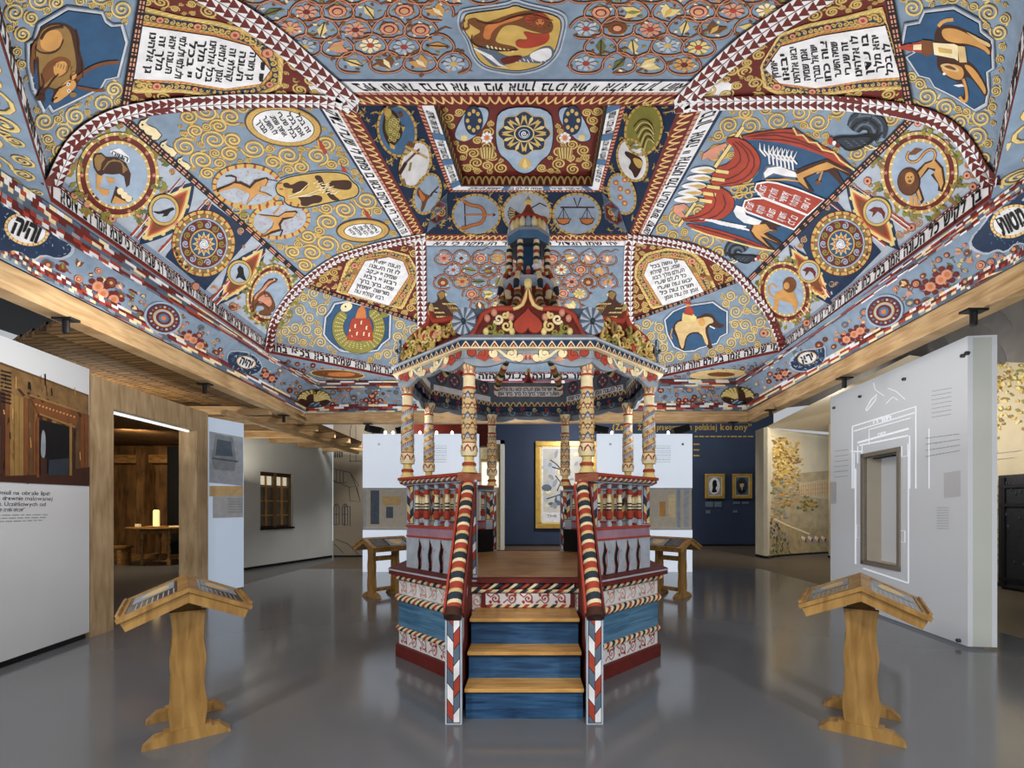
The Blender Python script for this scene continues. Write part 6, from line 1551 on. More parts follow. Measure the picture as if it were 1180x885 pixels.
# ---- narrow glass panel after the portal
A2,B2=(-5.60,7.98),(-5.26,8.63)
A2=lineon((-5.5,7.95),(-5.26,8.63),240)
mb=MB(); upright(mb,A2,B2,.09,3.1,.10,glow('lit_acrylic',(176,192,212),.42)); root=mb.build('exhibition_panel'); tag(root,'narrow bluish glass panel between timber portal and white window wall','exhibition panel')
mp=wallmap(A2,B2); mb=MB(); p=Painter(mb,mp,.002,14)
p.poly([(241,497),(280,504),(280,560),(241,556)],'mist',1); p.poly([(248,500),(268,504),(272,530),(270,543),(246,541),(244,530)],'grey',2); p.poly([(250,506),(266,509),(268,526),(248,525)],'slate',3); p.line([(244,528),(274,532)],2,'slate',3)
p.poly([(241,560),(280,560),(280,571),(241,572)],'sand',2); p.poly([(245,572),(280,571),(280,596),(245,597)],paint('print_grey',(180,184,190),.4,.1),2)
for k in range(6): scribble(p,262,575+k*3,279,575+k*3,1.5,'grey',3,k)
mb.build('print',root)
mb=MB(); upright(mb,(A2[0]-.02,A2[1]),(B2[0]-.02,B2[1]),0,.09,.07,M_BLACK); mb.build('plinth',root)
# ---- white wall with the window
A3,B3=(-7.07-.287*2.2,11.6-2.2),(-6.18,14.7)
A3=lineon((-7.07-.89/3.1*2.4,11.6-2.4),B3,262)
Wa,Wb=lineon(A3,B3,300),lineon(A3,B3,338)
z0w,z1w=1.55-26*Wa[1]/540,1.55+42*Wa[1]/540
mb=MB()
upright(mb,A3,Wa,.06,3.38,.25,M_WALLW); upright(mb,Wb,B3,.06,3.38,.25,M_WALLW); upright(mb,Wa,Wb,.06,z0w,.25,M_WALLW); upright(mb,Wa,Wb,z1w,3.38,.25,M_WALLW)
wl=structure(mb.build('wall_left'))
mb=MB(); upright(mb,A3,B3,0,.06,.24,M_BLACK); structure(mb.build('baseboard_left'))
mb=MB(); upright(mb,(A3[0]+.03,A3[1]),(B3[0]+.03,B3[1]),3.38,3.72,.3,W_BEAM); structure(mb.build('trim_fascia'))
win=empty('window_1',(Wa[0]-.1,Wa[1],0)); structure(win); bpy.context.view_layer.update()
def wb_(mb,n): o=mb.build(n,win); o.matrix_parent_inverse=Matrix.Translation(-win.location); return o
wd=V3((Wb[0]-Wa[0],Wb[1]-Wa[1],0)); wl_=wd.length; wd.normalize(); wn=wd.cross(V3((0,0,1))); wn=wn if wn.dot(V3((-Wa[0],-Wa[1],0)))>0 else -wn
def wp(s,z,d): return V3((Wa[0],Wa[1],0))+wd*s+V3((0,0,z))-wn*d
mb=MB()
for s0,s1,za,zb in ((0,.08,z0w,z1w),(wl_-.08,wl_,z0w,z1w),(wl_/2-.05,wl_/2+.05,z0w,z1w)): mb.obox(wp((s0+s1)/2,za,.12),wp((s0+s1)/2,zb,.12),s1-s0,.08,paint('window_oak',(120,96,66),.5,.2,8),wn)
for z in (z0w+.05,z1w-.05): mb.obox(wp(0,z,.12),wp(wl_,z,.12),.08,.10,'umber',V3((0,0,1)))
wb_(mb,'window_frame')
mb=MB()
for s in (.26,.74):
    for q in (.16,): mb.obox(wp(wl_*s,z0w,.13),wp(wl_*s,z1w,.13),.03,.05,'tan',wn)
for k in (1,2,3): z=z0w+(z1w-z0w)*k/4; mb.obox(wp(0,z,.13),wp(wl_,z,.13),.05,.03,'tan',V3((0,0,1)))
wb_(mb,'muntins')
mb=MB(); upright(mb,tuple(wp(0,0,.17)[:2]),tuple(wp(wl_,0,.17)[:2]),z0w,z0w+(z1w-z0w)*.78,.01,paint('window_pane',(118,114,104),.12,.25,2,.6)); upright(mb,tuple(wp(0,0,.17)[:2]),tuple(wp(wl_,0,.17)[:2]),z0w+(z1w-z0w)*.78,z1w,.01,glow('window_glow',(226,222,200),.55)); wb_(mb,'panes')
mb=MB(); mb.obox(wp(0,z0w+.03,.05),wp(wl_,z0w+.03,.05),.2,.05,'black',V3((0,0,1))); wb_(mb,'window_sill')
# ---- mural wall with architectural line drawing
A4,B4=(-6.16,14.72),(-2.6,15.0)
mb=MB(); upright(mb,A4,B4,.05,5.0,.2,paint('drawn_wall',(132,122,106),.75,.12,1.5)); p=Painter(mb,wallmap(A4,B4),.004,14)
S8=lambda a:zc(380,470,3.83,a)
for pts in ([(85,235),(140,235)],[(90,240),(90,100),(100,60)],[(115,80),(115,235)],[(20,270),(90,285),(130,345),(85,350),(15,320)],[(85,350),(90,410),(135,415),(120,350)],[(15,320),(25,330),(75,330)],[(25,580),(80,600),(140,660)],[(20,600),(60,640)],[(10,660),(140,670)],[(90,285),(110,330),(135,415)],[(30,275),(30,330)],[(45,278),(45,330)],[(60,282),(60,332)]): p.line(S8(pts),.7,'char',1)
for x,y in ((30,180),(50,180)): p.line(S8([(x-6,y+40),(x-6,y),(x+4,y-4),(x+4,y+38)]),1.6,'char',1)
for x in (18,55): 
    p.line(S8([(x,515),(x,440),(x+8,425),(x+18,425),(x+24,440),(x+24,515),(x,515)]),.9,'char',1); p.line(S8([(x+12,425),(x+12,515)]),.6,'char',1); p.line(S8([(x,470),(x+24,470)]),.6,'char',1)
for q in ((65,435,90,520),): p.line(S8([(q[0],q[1]),(q[2],q[1]),(q[2],q[3]),(q[0],q[3]),(q[0],q[1])]),1,'char',1)
structure(mb.build('wall_mural'))
mb=MB(); upright(mb,A4,B4,0,.05,.15,M_BLACK); structure(mb.build('baseboard_mural'))
# ---- back wall, dark blue
mb=MB(); upright(mb,(-4.2,19),(9.9,19),.07,6.4,.2,M_DKB)
p=Painter(mb,wallmap((-4.2,19),(9.9,19)),.006,60)
GOLD=paint('gilt_letters',(178,146,62),.5,.1)
def quadpx(u0,u1,v0,v1): return [(u0,v1),(u1,v1),(u1,v0),(u0,v0)]
for t,u0,u1 in (('(Zac',706,722),('żeni',735,750),('prawowemu',757,789),('do',792,797),('polskiej',801,826),('korony”',830,866)): p.text(t,quadpx(u0,u1,488,495.5),GOLD,1,.02,.08)
scribble(p,800,503,868,503,2.2,GOLD,1,3)
for k in range(3): scribble(p,799,512+k*6.5,806,512+k*6.5,2.6,GOLD,1,k)
structure(mb.build('wall_back'))
mb=MB(); upright(mb,(-4.2,18.97),(9.9,18.97),0,.07,.1,M_BLACK); structure(mb.build('baseboard_back'))
def wallpic(name,u0,u1,v0,v1,d,fw,label,cat,group=None):
    a=at_depth(u0,v1,d); b=at_depth(u1,v0,d); root=empty(name,(a.x,d,a.z)); tag(root,label,cat,group)
    bpy.context.view_layer.update()
    def bd(mb,n,l=None): o=mb.build(n,root); o.matrix_parent_inverse=Matrix.Translation(-root.location); tag(o,l); return o
    mb=MB(); g=paint('gilt_frame',(186,150,70),.35,.2,6,.5,.35)
    for x0,x1,z0,z1 in ((a.x,b.x,b.z-fw,b.z),(a.x,b.x,a.z,a.z+fw),(a.x,a.x+fw,a.z+fw,b.z-fw),(b.x-fw,b.x,a.z+fw,b.z-fw)): mb.box(x0,x1,d-.07,d,z0,z1,g,None,.02)
    i=fw*.8
    for x0,x1,z0,z1 in ((a.x+i,b.x-i,b.z-fw*1.25,b.z-i),(a.x+i,b.x-i,a.z+i,a.z+fw*1.25),(a.x+i,a.x+fw*1.25,a.z+i,b.z-i),(b.x-fw*1.25,b.x-i,a.z+i,b.z-i)): mb.box(x0,x1,d-.05,d-.01,z0,z1,'straw')
    bd(mb,'frame'); return bd,a,b
bd,a,b=wallpic('framed_engraving',617,690,508.5,609,18.93,.20,'large gilt framed grey engraving on the dark blue back wall','picture')
mb=MB(); mb.box(a.x+.15,b.x-.15,18.89,18.925,a.z+.15,b.z-.15,'white'); p=Painter(mb,wallmap((0,18.885),(5,18.885)),.004,40)
p.poly([(626,517),(681,517),(681,590),(626,590)],paint('engraving_tone',(190,188,184),.6,.25,1.4),1)
rd=random.Random(12)
for k in range(46): 
    x,y=rd.uniform(628,679),rd.uniform(520,588); p.ell(x,y,rd.uniform(1.5,6),rd.uniform(1,4),('grey','mist','slate','grey','cream')[int(rd.random()*5)] if y>545 else ('mist','cream','grey')[int(rd.random()*3)],2,rd.uniform(0,3),10)
for pts in ([(634,530),(640,534),(646,540),(651,544)],[(636,538),(646,541),(653,546)],[(640,548),(646,556),(642,566)],[(655,552),(660,566),(668,580)],[(630,575),(645,570),(658,582)]): p.line(pts,1.3,'char',3)
p.text('THE TROELFTH',quadpx(630,676,592.5,596),'grey',2,0); p.text('CAKE',quadpx(645,661,598.5,602),'grey',2,0)
bd(mb,'engraving')
for n,(u0,u1,lab) in enumerate(((812,834.5,'small gilt framed black silhouette portrait in a white oval'),(843.5,866,'small gilt framed dark portrait of a person in grey'))):
    bd,a,b=wallpic('framed_portrait',u0,u1,546,574.5,18.93,.11,lab,'picture')
    mb=MB(); mb.box(a.x+.08,b.x-.08,18.89,18.925,a.z+.08,b.z-.08,'grey' if n==0 else 'slate'); p=Painter(mb,wallmap((0,18.885),(5,18.885)),.004,40); c=(u0+u1)/2
    if n==0:
        p.ell(c,560,6.4,9.6,'white',1); p.poly(smooth([(c-4,568),(c-2,563),(c-2.5,559),(c-2.5,555),(c,552.5),(c+2.5,554),(c+2.6,557),(c+3.2,559),(c+2.2,561),(c+1,563),(c+4,567)]),'black',2)
    else:
        p.ell(c,560,6.4,9.6,'char',1); p.poly(smooth([(c-5,568),(c-3,563),(c+3,563),(c+5.4,568)]),'black',2); p.ell(c,558.5,2.4,3.4,'sand',3); p.poly(smooth([(c-2.6,558),(c-2,554.5),(c+2,554.5),(c+2.8,559),(c+1.6,556.5)]),'umber',4); p.poly([(c-1,562),(c+1,562),(c,566)],'mist',4)
    bd(mb,'portrait')
for n,(u0,u1,v0,v1) in enumerate(((813,822,578,584.5),(823,832,578,584.5),(813,819,588,592),(845,853,578,581),(855,863,578,581),(845,850,588,591))):
    a=at_depth(u0,v1,18.96); b=at_depth(u1,v0,18.96); mb=MB(); mb.box(a.x,b.x,18.96,18.995,a.z,b.z,'slate'); p=Painter(mb,wallmap((0,18.957),(5,18.957)),.003,40)
    for k in range(max(1,int((v1-v0)/1.8))): scribble(p,u0+.5,v0+1+k*1.8,u1-.5,v0+1+k*1.8,.8,'grey',1,n*9+k)
    tag(mb.build('picture_label'),'small grey caption plate under the %s portrait%s'%('silhouette' if n<3 else 'dark',(', upper left',', upper right',', lowest')[n%3]),'label')
# ---- red fascia and white doorway behind the pavilion
mb=MB(); mb.box(-3.7,-1.75,14.0,14.4,3.72,4.25,'red'); mb.box(-1.75,-1.2,14.0,14.4,3.4,4.25,'wine'); structure(mb.build('trim_red_fascia'))
dx0,dx1=(550-610)*17/540,(581-610)*17/540
dr=empty('door_1',((dx0+dx1)/2,17.1,0)); structure(dr); bpy.context.view_layer.update()
def db(mb,n): o=mb.build(n,dr); o.matrix_parent_inverse=Matrix.Translation(-dr.location); return o
mb=MB(); M_DW=paint('white_lacquer',(222,222,216),.4,.03)
for x0,x1,z0,z1 in ((dx0,dx0+.12,.02,4.0),(dx1-.14,dx1,.02,4.0),(dx0,dx1,3.86,4.0)): mb.box(x0,x1,17,17.3,z0,z1,M_DW)
db(mb,'door_frame')
mb=MB(); mb.box(dx0+.12,dx1-.14,17.1,17.16,.02,3.86,'cream'); mb.box(dx0+.16,dx1-.2,17.06,17.1,2.3,3.2,glow('door_glow',(240,238,225),.9)); mb.box(dx0+.12,dx1-.14,17.05,17.09,3.25,3.32,'gold'); mb.box(dx1-.2,dx1-.17,17.05,17.09,.05,3.8,'gold'); mb.box(dx0+.2,dx1-.25,17.05,17.09,1.2,2.1,'sand'); db(mb,'door_panel')
# ---- tall lit panels left and right of the pavilion
LIT=glow('backlit_acrylic',(214,225,240),.56)
def litpanel(x0,x1,label,prints,seed):
    y=11.3; root=empty('lit_panel',((x0+x1)/2,y,0)); tag(root,label,'lit panel','tall lit panels behind the pavilion'); bpy.context.view_layer.update()
    def bd(mb,n): o=mb.build(n,root); o.matrix_parent_inverse=Matrix.Translation(-root.location); return o
    mb=MB(); mb.box(x0,x1,y,y+.10,2.02,3.33,LIT); bd(mb,'upper_sheet')
    mb=MB(); mb.box(x0,x1,y,y+.10,.0,1.02,LIT); bd(mb,'lower_sheet')
    mb=MB(); mb.box(x0,x1,y+.04,y+.12,1.02,2.02,paint('print_cream',(196,190,178),.5,.08)); p=Painter(mb,wallmap((0,y+.038),(5,y+.038)),.004,60)
    for u0,u1,v0,v1,c in prints: p.poly([(u0,v0),(u1,v0),(u1,v1),(u0,v1)],c,1)
    bd(mb,'print_strip')
    mb=MB(); mb.box(x0,x1,y-.012,y+.0,1.015,1.035,'grey'); mb.box(x0,x1,y-.012,y,2.005,2.025,'grey'); bd(mb,'rail')
    mb=MB(); p=Painter(mb,wallmap((0,y),(5,y)),.004,60); rd=random.Random(seed)
    um=(x0+x1)/2*F/y+U0
    for k in range(8): scribble(p,um+6,514+k*2.6,um+30,514+k*2.6,.8,'grey',1,seed+k)
    bd(mb,'lettering')
    for s in (.14,.55,.9):
        mb=MB(); mb.lathe([(.03,-.02),(.03,.0)],(x0+(x1-x0)*s,y,3.08),'char',10,Matrix.Rotation(PI/2,4,'X')); bd(mb,'fixing')
litpanel(-4.02,-1.22,'tall lit white glass panel left behind the pavilion',[(419,422,565,608,'mist'),(427,437,565,604,'slate'),(445,453,584,597,'slate'),(441,462,572,582,'sand'),(500,520,570,600,'sand'),(530,545,575,600,'tan')],3)
litpanel(1.63,3.93,'tall lit white glass panel right behind the pavilion',[(690,710,572,600,'sand'),(760,767,578,595,'tan'),(770,778,570,596,'cream'),(780,784,564,608,'pale'),(788,794,564,608,'mist'),(720,735,570,600,'grey')],9)
for n,(u,v,lb) in enumerate(((430,496.5,'over the left end of the left lit panel'),(468,494,'over the middle of the left lit panel'),(690,495,'over the left end of the right lit panel'),(786,494,'over the right end of the right lit panel'))):
    q=at_depth(u,v,11.45); root=empty('spotlight',(q.x,q.y,3.33)); tag(root,'black spotlight '+lb,'spotlight','spotlights on the lit panels')
    mb=MB(); mb.box(-.025,.025,-.02,.02,0,.05,M_BLACK); mb.build('bracket',root)
    mb=MB(); mb.box(-.20,.20,-.10,.12,.05,.21,M_BLACK,Matrix.Rotation(-.25 if n%2 else .2,4,'Y'),.01); mb.build('housing',root)
for n,(u,v) in enumerate(((444,498.5),(453,498.5),(484,498.5),(503,498.5),(521,498.5),(705,498),(727,498),(749,498),(770,498))):
    q=at_depth(u,v,11.36); mb=MB(); mb.lathe([(.02,0),(.035,.02),(.035,.05),(.015,.075)],(q.x,q.y,3.33),glow('lamp_bulb',(255,250,235),6.0),10)
    tag(mb.build('panel_lamp'),'small glowing lamp on the upper edge of the %s lit panel behind the pavilion'%('left' if u<600 else 'right'),'lamp','panel lamps left' if u<600 else 'panel lamps right')
# ---- right: curved landscape mural
mb=MB(); pts=[]
for k in range(15):
    t=k/14; pts.append((7.23+(10.6-7.23)*t,14.2+1.75*t**0.75+.0))
pts=[(7.19,14.9),(7.17,14.35),(7.23,14.22)]+pts[1:]
M_MUR=paint('mural_cream',(206,196,172),.7,.10,1.6)
for i in range(len(pts)-1):
    a,b=pts[i],pts[i+1]; mb.add([(a[0],a[1],.08),(b[0],b[1],.08),(b[0],b[1],4.0),(a[0],a[1],4.0)],[(0,1,2,3)],M_MUR,True)
for i in range(len(pts)-1):
    a,b=pts[i],pts[i+1]; mb.add([(a[0],a[1],4.0),(b[0],b[1],4.0),(b[0]+.2,b[1]+.3,4.0),(a[0]+.2,a[1]+.3,4.0)],[(0,1,2,3)],M_WALLW)
bvm=BVHTree.FromPolygons([tuple(v) for v in mb.v],mb.f)
def mur(u,v):
    d=ray(u,v).normalized(); h=bvm.ray_cast(CAM,d)
    if h[0] is None: h=min((bvm.find_nearest(CAM+d*(12+.4*k)) for k in range(20)),key=lambda q:q[3])
    n=h[1]; return h[0],(-n if n.dot(d)>0 else n)
p=Painter(mb,mur,.003,9); S5=lambda a:zc(870,420,3.685,a); rd=random.Random(4)
p.poly(S5([(75,470),(200,460),(320,450),(320,810),(60,828)]),paint('mural_tan',(176,160,128),.7,.2,4),1)
p.poly(S5([(78,650),(180,690),(318,700),(318,808),(62,826)]),paint('mural_meadow',(168,150,112),.7,.25,6),2)
for k in range(520):
    x,y=rd.gauss(105,38),rd.gauss(410,50)
    if x<78 or y<300 or y>510 or x>205 or x>120+ (510-abs(y-410)*1.5)*.25: continue
    q=S5([(x,y)])[0]; p.ell(q[0],q[1],rd.uniform(1,3.2),rd.uniform(.8,1.8),rd.choice(('gold','ochre','straw','gold')),3+k%3,rd.uniform(-.5,.5),8)
for k in range(170):
    x,y=rd.uniform(70,200),rd.uniform(490,660)
    if x>90+ (660-y)*.9 and x>130: continue
    q=S5([(x,y)])[0]; p.ell(q[0],q[1],rd.uniform(1,3),rd.uniform(.8,1.6),rd.choice(('tan','olive','grey','sand')),3+k%3,rd.uniform(-.5,.5),7)
for k in range(160):
    x=rd.uniform(62,150); y=rd.uniform(660,815); 
    if x>62+(y-640)*.75: continue
    q=S5([(x,y)])[0]; p.line([q,(q[0]+rd.uniform(-1,1),q[1]-3)],.9,rd.choice(('slate','grey','olive','umber')),5)
for k in range(50): q=S5([(rd.gauss(222,20),rd.gauss(592,14))])[0]; p.ell(q[0],q[1],1.8,1.3,rd.choice(('olive','tan','green')),4,0,7)
p.poly(S5([(185,505),(318,485),(318,575),(190,560)]),paint('mural_palace',(196,182,152),.7,.1),3)
for k in range(12): p.line(S5([(195+k*10,510-k*1.5),(195+k*10,560)]),.7,'tan',4)
for k in range(3): p.line(S5([(188,520+k*16),(318,505+k*18)]),.5,'tan',4)
for k in range(16):
    q=S5([(200+k*7,735+ (k%4)*5)])[0]; p.ell(q[0],q[1],1.5,2.4,('white','cream','red','grey')[k%4],5,0,8); p.ell(q[0],q[1]-2.6,.8,.8,'tan',6,0,6)
p.line(S5([(80,655),(130,680),(180,700),(230,720)]),2,'cream',4)
structure(mb.build('wall_landscape'))
mb=MB(); 
for i in range(len(pts)-1): a,b=pts[i],pts[i+1]; mb.add([(a[0]+.03,a[1]+.06,0),(b[0]+.03,b[1]+.06,0),(b[0]+.03,b[1]+.06,.08),(a[0]+.03,a[1]+.06,.08)],[(0,1,2,3)],M_BLACK)
structure(mb.build('baseboard_landscape'))
mb=MB(); mb.add([(7.2,14.3,4.0),(12.5,16.2,4.0),(12.5,12.2,5.2),(8.6,10.6,5.0)],[(0,1,2,3)],paint('soffit_cream',(214,206,190),.8,.04)); structure(mb.build('ceiling_soffit'))
# ---- right: long mural wall with black chest
A5,B5=(9.32,4.0),(9.32,14.6)
mb=MB(); upright(mb,A5,B5,.06,6.5,.2,paint('mural_wall_cream',(190,176,146),.75,.14,1.3)); p=Painter(mb,wallmap(A5,B5),.004,16)
p.poly([(905,470),(905,300),(1230,200),(1230,420),(1150,417),(1100,430),(1000,460)],paint('mural_storm_grey',(122,118,114),.75,.28,1.1),1)
for k in range(30): x=rd.uniform(960,1178); p.ell(x,rd.uniform(330,440)-(x-960)*.1,rd.uniform(8,22),rd.uniform(6,14),rd.choice((paint('cloud_a',(110,108,108),.8,.2,2),paint('cloud_b',(134,130,124),.8,.2,2))),2,rd.uniform(0,3),14)
for k in range(150):
    x=rd.uniform(1144,1182); y=rd.gauss(452 if x<1158 else 440,32)
    if y<418 or y>520: continue
    p.ell(x,y,rd.uniform(1.2,3.6),rd.uniform(1,2.2),rd.choice(('gold','ochre','straw','olive')),3+k%3,rd.uniform(-.8,.8),8)
for k in range(120): p.ell(rd.uniform(1140,1156),rd.uniform(560,672),rd.uniform(.8,2.4),rd.uniform(.6,1.6),rd.choice(('olive','sand','tan','ochre')),3,rd.uniform(0,3),7)
scribble(p,1144,523,1178,519,1,'grey',6,1); scribble(p,1144,530,1170,527,1,'grey',6,2)
structure(mb.build('wall_right'))
mb=MB(); upright(mb,(9.30,4),(9.30,14.6),0,.06,.1,M_BLACK); structure(mb.build('baseboard_right'))
BLK=paint('black_lacquer',(34,34,36),.45,.3,14); mb=MB(); mb.box(9.02,9.30,7.4,9.02,.04,2.17,BLK,None,.015); ch=mb.build('black_cabinet'); tag(ch,'tall black carved cabinet against the right hand mural wall','cabinet')
mb=MB()
for y in (7.5,8.25,8.9): mb.box(8.99,9.02,y-.03,y+.03,.08,2.12,'black')
for z in (.2,1.6,1.95): mb.box(8.985,9.02,7.44,8.98,z-.03,z+.03,'black')
for i in range(60):
    y,z=rd.uniform(7.45,8.95),rd.uniform(.3,2.08); blob(mb,V3((9.015,y,z)),.015,.035,.035,'char',6)
mb.build('carved_relief',ch)
mb=MB(); mb.box(9.05,9.28,7.44,8.98,.0,.04,M_BLACK); mb.build('plinth',ch)
# ---- right: frosted acrylic block with niche
A6,B6=(5.14,8.0),(4.80,5.13)
root=empty('acrylic_block',(5.1,6.5,0)); tag(root,'tall frosted white acrylic block with engraved portal and pale niche','exhibition panel'); bpy.context.view_layer.update()
def ab(mb,n,l=None): o=mb.build(n,root); o.matrix_parent_inverse=Matrix.Translation(-root.location); tag(o,l); return o
ad=V3((B6[0]-A6[0],B6[1]-A6[1],0)); LA=ad.length; ad.normalize()
Na,Nb=lineon(A6,B6,993),lineon(A6,B6,1038); zn0,zn1=.70,2.36
ACR2=glow('frosted_sheet',(206,211,218),.14)  # faint glow put into the sheet to lift its hazy tone
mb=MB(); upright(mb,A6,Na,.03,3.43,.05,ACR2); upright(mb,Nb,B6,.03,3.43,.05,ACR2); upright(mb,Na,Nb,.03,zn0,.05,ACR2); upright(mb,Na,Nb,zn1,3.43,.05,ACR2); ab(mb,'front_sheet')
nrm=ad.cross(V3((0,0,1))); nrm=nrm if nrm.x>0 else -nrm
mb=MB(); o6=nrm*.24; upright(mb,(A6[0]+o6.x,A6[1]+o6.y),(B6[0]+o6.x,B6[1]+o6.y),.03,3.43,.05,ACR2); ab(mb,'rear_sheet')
mb=MB(); e=V3((B6[0],B6[1],0)); 
for q,(s,th) in enumerate(((-.012,.02),(-LA+.02,.02))):
    a=e+ad*s+nrm*.05; b=e+ad*s+nrm*.24; mb.obox(a+V3((0,0,1.73)),b+V3((0,0,1.73)),.02,3.40,paint('side_sheet',(208,212,206),.2,.03,2,.5))
a=e+ad*(-LA)+V3((0,0,3.42))+nrm*.145; mb.obox(a,e+V3((0,0,3.42))+nrm*.145,.19,.02,ACR2); ab(mb,'side_sheet')
def nq(s,z,d): return V3((Na[0],Na[1],0))+V3((Nb[0]-Na[0],Nb[1]-Na[1],0)).normalized()*s+nrm*d+V3((0,0,z))
LN=math.hypot(Nb[0]-Na[0],Nb[1]-Na[1])
mb=MB(); NI=glow('niche_glow',(206,192,168),.32)  # glowing niche back stands in for light falling inside
mb.add([nq(.06,zn0+.06,.26),nq(LN-.06,zn0+.06,.26),nq(LN-.06,zn1-.06,.26),nq(.06,zn1-.06,.26)],[(0,1,2,3)],NI)
F4=[nq(.06,zn0+.06,.26),nq(LN-.06,zn0+.06,.26),nq(LN-.06,zn1-.06,.26),nq(.06,zn1-.06,.26)]; G4=[nq(.06,zn0+.06,.0),nq(LN-.06,zn0+.06,.0),nq(LN-.06,zn1-.06,.0),nq(.06,zn1-.06,.0)]
mb.add(F4+G4,[(i,(i+1)%4,4+(i+1)%4,4+i) for i in range(4)],paint('niche_side',(196,188,172),.6,.03)); ab(mb,'niche')
mb=MB()
for s0,s1,za,zb in ((0,.06,zn0,zn1),(LN-.06,LN,zn0,zn1)): mb.obox(nq((s0+s1)/2,za,.01),nq((s0+s1)/2,zb,.01),s1-s0,.06,M_TAUPE,nrm)
for z in (zn0+.03,zn1-.03): mb.obox(nq(0,z,.01),nq(LN,z,.01),.06,.06,M_TAUPE)
ab(mb,'niche_frame')
mb=MB(); mb.box(-.03,.03,-.22,.22,-.012,.012,'char',Matrix.Translation(nq(LN/2,zn1-.09,.06))@Matrix.Rotation(math.atan2(-ad.x,ad.y) ,4,'Z')); ab(mb,'niche_lamp')
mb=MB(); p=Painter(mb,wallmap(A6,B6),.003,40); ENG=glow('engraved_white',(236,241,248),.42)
S7b=lambda a:zc(960,380,4.918,a)
for pts,w in (([(110,900),(110,548),(470,435),(470,900)],1.4),([(118,575),(462,470)],1),([(205,650),(205,565),(440,500)],.8),([(140,640),(430,560)],1.8),([(150,655),(425,600)],1.4),([(140,660),(140,755),(165,750),(165,650)],1),([(390,660),(390,720),(425,715),(425,645)],1),([(545,560),(545,900)],1),([(100,690),(170,690)],1.4),([(120,700),(120,900)],1),([(435,600),(435,900)],1.2),([(185,455),(215,400),(250,365),(240,400),(205,445),(190,460)],.9),([(230,300),(240,340),(290,375)],.6),([(310,330),(360,350),(410,395)],.6),([(300,420),(340,380),(370,400)],.6)): p.line(S7b(pts),w,ENG,1)
p.text('תורה'[::-1],S7b([(228,532),(330,505),(330,485),(228,512)]),ENG,1,.02); p.text('יהוה'[::-1],S7b([(255,600),(300,588),(300,575),(255,587)]),ENG,1,.02)
p.line([(995,655),(1047,672)],1.4,ENG,1); p.line([(1047,672),(1047,520)],1.2,ENG,1); p.line([(986,650),(986,540)],1.6,ENG,1)
for x0,y0,x1,y1 in ((987,605,992,619),(1036,611,1043,624)): p.line([(x0,y0),(x1,y0+1),(x1,y1+1),(x0,y1)],.8,ENG,1,True)
G_=paint('print_faint',(150,154,160),.5,.0)
for k in range(7): scribble(p,1074,451+k*5,1097,447+k*5,1,G_,1,60+k)
for k in range(4): scribble(p,1067,505+k*7,1106,500+k*6.4,1.2,G_,1,70+k)
for k in range(9): scribble(p,1080,585+k*3,1094,585+k*3,.9,G_,1,80+k)
for k in range(6): scribble(p,962,520+k*6,978,518+k*6,.9,G_,1,90+k)
p.poly([(1088,545),(1107,542),(1107,572),(1088,574)],paint('print_pale',(206,210,216),.3,.02),1); p.poly([(957,556),(964,555),(964,580),(957,581)],paint('print_pale',(206,210,216),.3,.02),1)
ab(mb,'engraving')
for u,v in ((1111,410),(1043,437),(992,457),(962,470),(1106,738),(1128,407)):
    q=lineon(A6,B6,min(u,1116)); d=q[1]; z=1.55+(585-v)*d/540; mb=MB(); mb.lathe([(.018,-.035),(.022,-.03),(.022,.0)],(q[0],q[1],z),paint('steel',(90,92,96),.3,.05,5,.5,.8),10,Matrix.Rotation(-PI/2,4,'Y') if False else Matrix.Rotation(PI/2,4,'Y')); ab(mb,'bolt')
# ---- dark room behind the portal
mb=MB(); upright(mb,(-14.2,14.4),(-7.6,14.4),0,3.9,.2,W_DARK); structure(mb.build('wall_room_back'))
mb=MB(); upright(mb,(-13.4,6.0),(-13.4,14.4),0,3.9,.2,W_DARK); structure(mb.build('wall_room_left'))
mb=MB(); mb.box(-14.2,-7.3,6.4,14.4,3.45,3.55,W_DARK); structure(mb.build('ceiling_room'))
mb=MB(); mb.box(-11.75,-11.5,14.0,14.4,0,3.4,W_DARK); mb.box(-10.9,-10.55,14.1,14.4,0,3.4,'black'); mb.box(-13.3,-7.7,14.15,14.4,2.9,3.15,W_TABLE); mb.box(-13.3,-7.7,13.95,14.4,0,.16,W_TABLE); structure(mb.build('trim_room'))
tx,ty=-10.05,12.9
t=empty('gateleg_table',(tx,ty,0)); tag(t,'old wooden table with turned legs in the dark room beyond the portal','table')
mb=MB(); mb.lathe([(.80,.985),(.83,1.0),(.83,1.02),(.80,1.03)],(0,0,0),W_TABLE,28); mb.build('tabletop',t)
for sx in (-.36,.36):
    for sy in (-.30,.30):
        mb=MB(); mb.lathe([(.045,0),(.05,.02),(.05,.16),(.025,.18),(.032,.25),(.045,.4),(.03,.55),(.04,.62),(.025,.68),(.05,.74),(.05,.985)],(sx,sy,0),W_TABLE,10); mb.build('leg',t)
for sy in (-.3,.3): mb=MB(); mb.tube([(-.36+.72*k/12,sy,.12) for k in range(13)],[.03+.012*(k%2) for k in range(13)],W_TABLE,8); mb.build('stretcher',t)
mb=MB(); mb.box(-.4,.4,-.33,.33,.86,.985,W_TABLE); mb.build('apron',t)
mb=MB(); mb.lathe([(.20,1.03),(.24,1.05),(.22,1.055),(.001,1.045)],(tx-.02,ty-.25,0),'tan',20); tag(mb.build('plate'),'round wooden plate under the candle on the old table','plate')
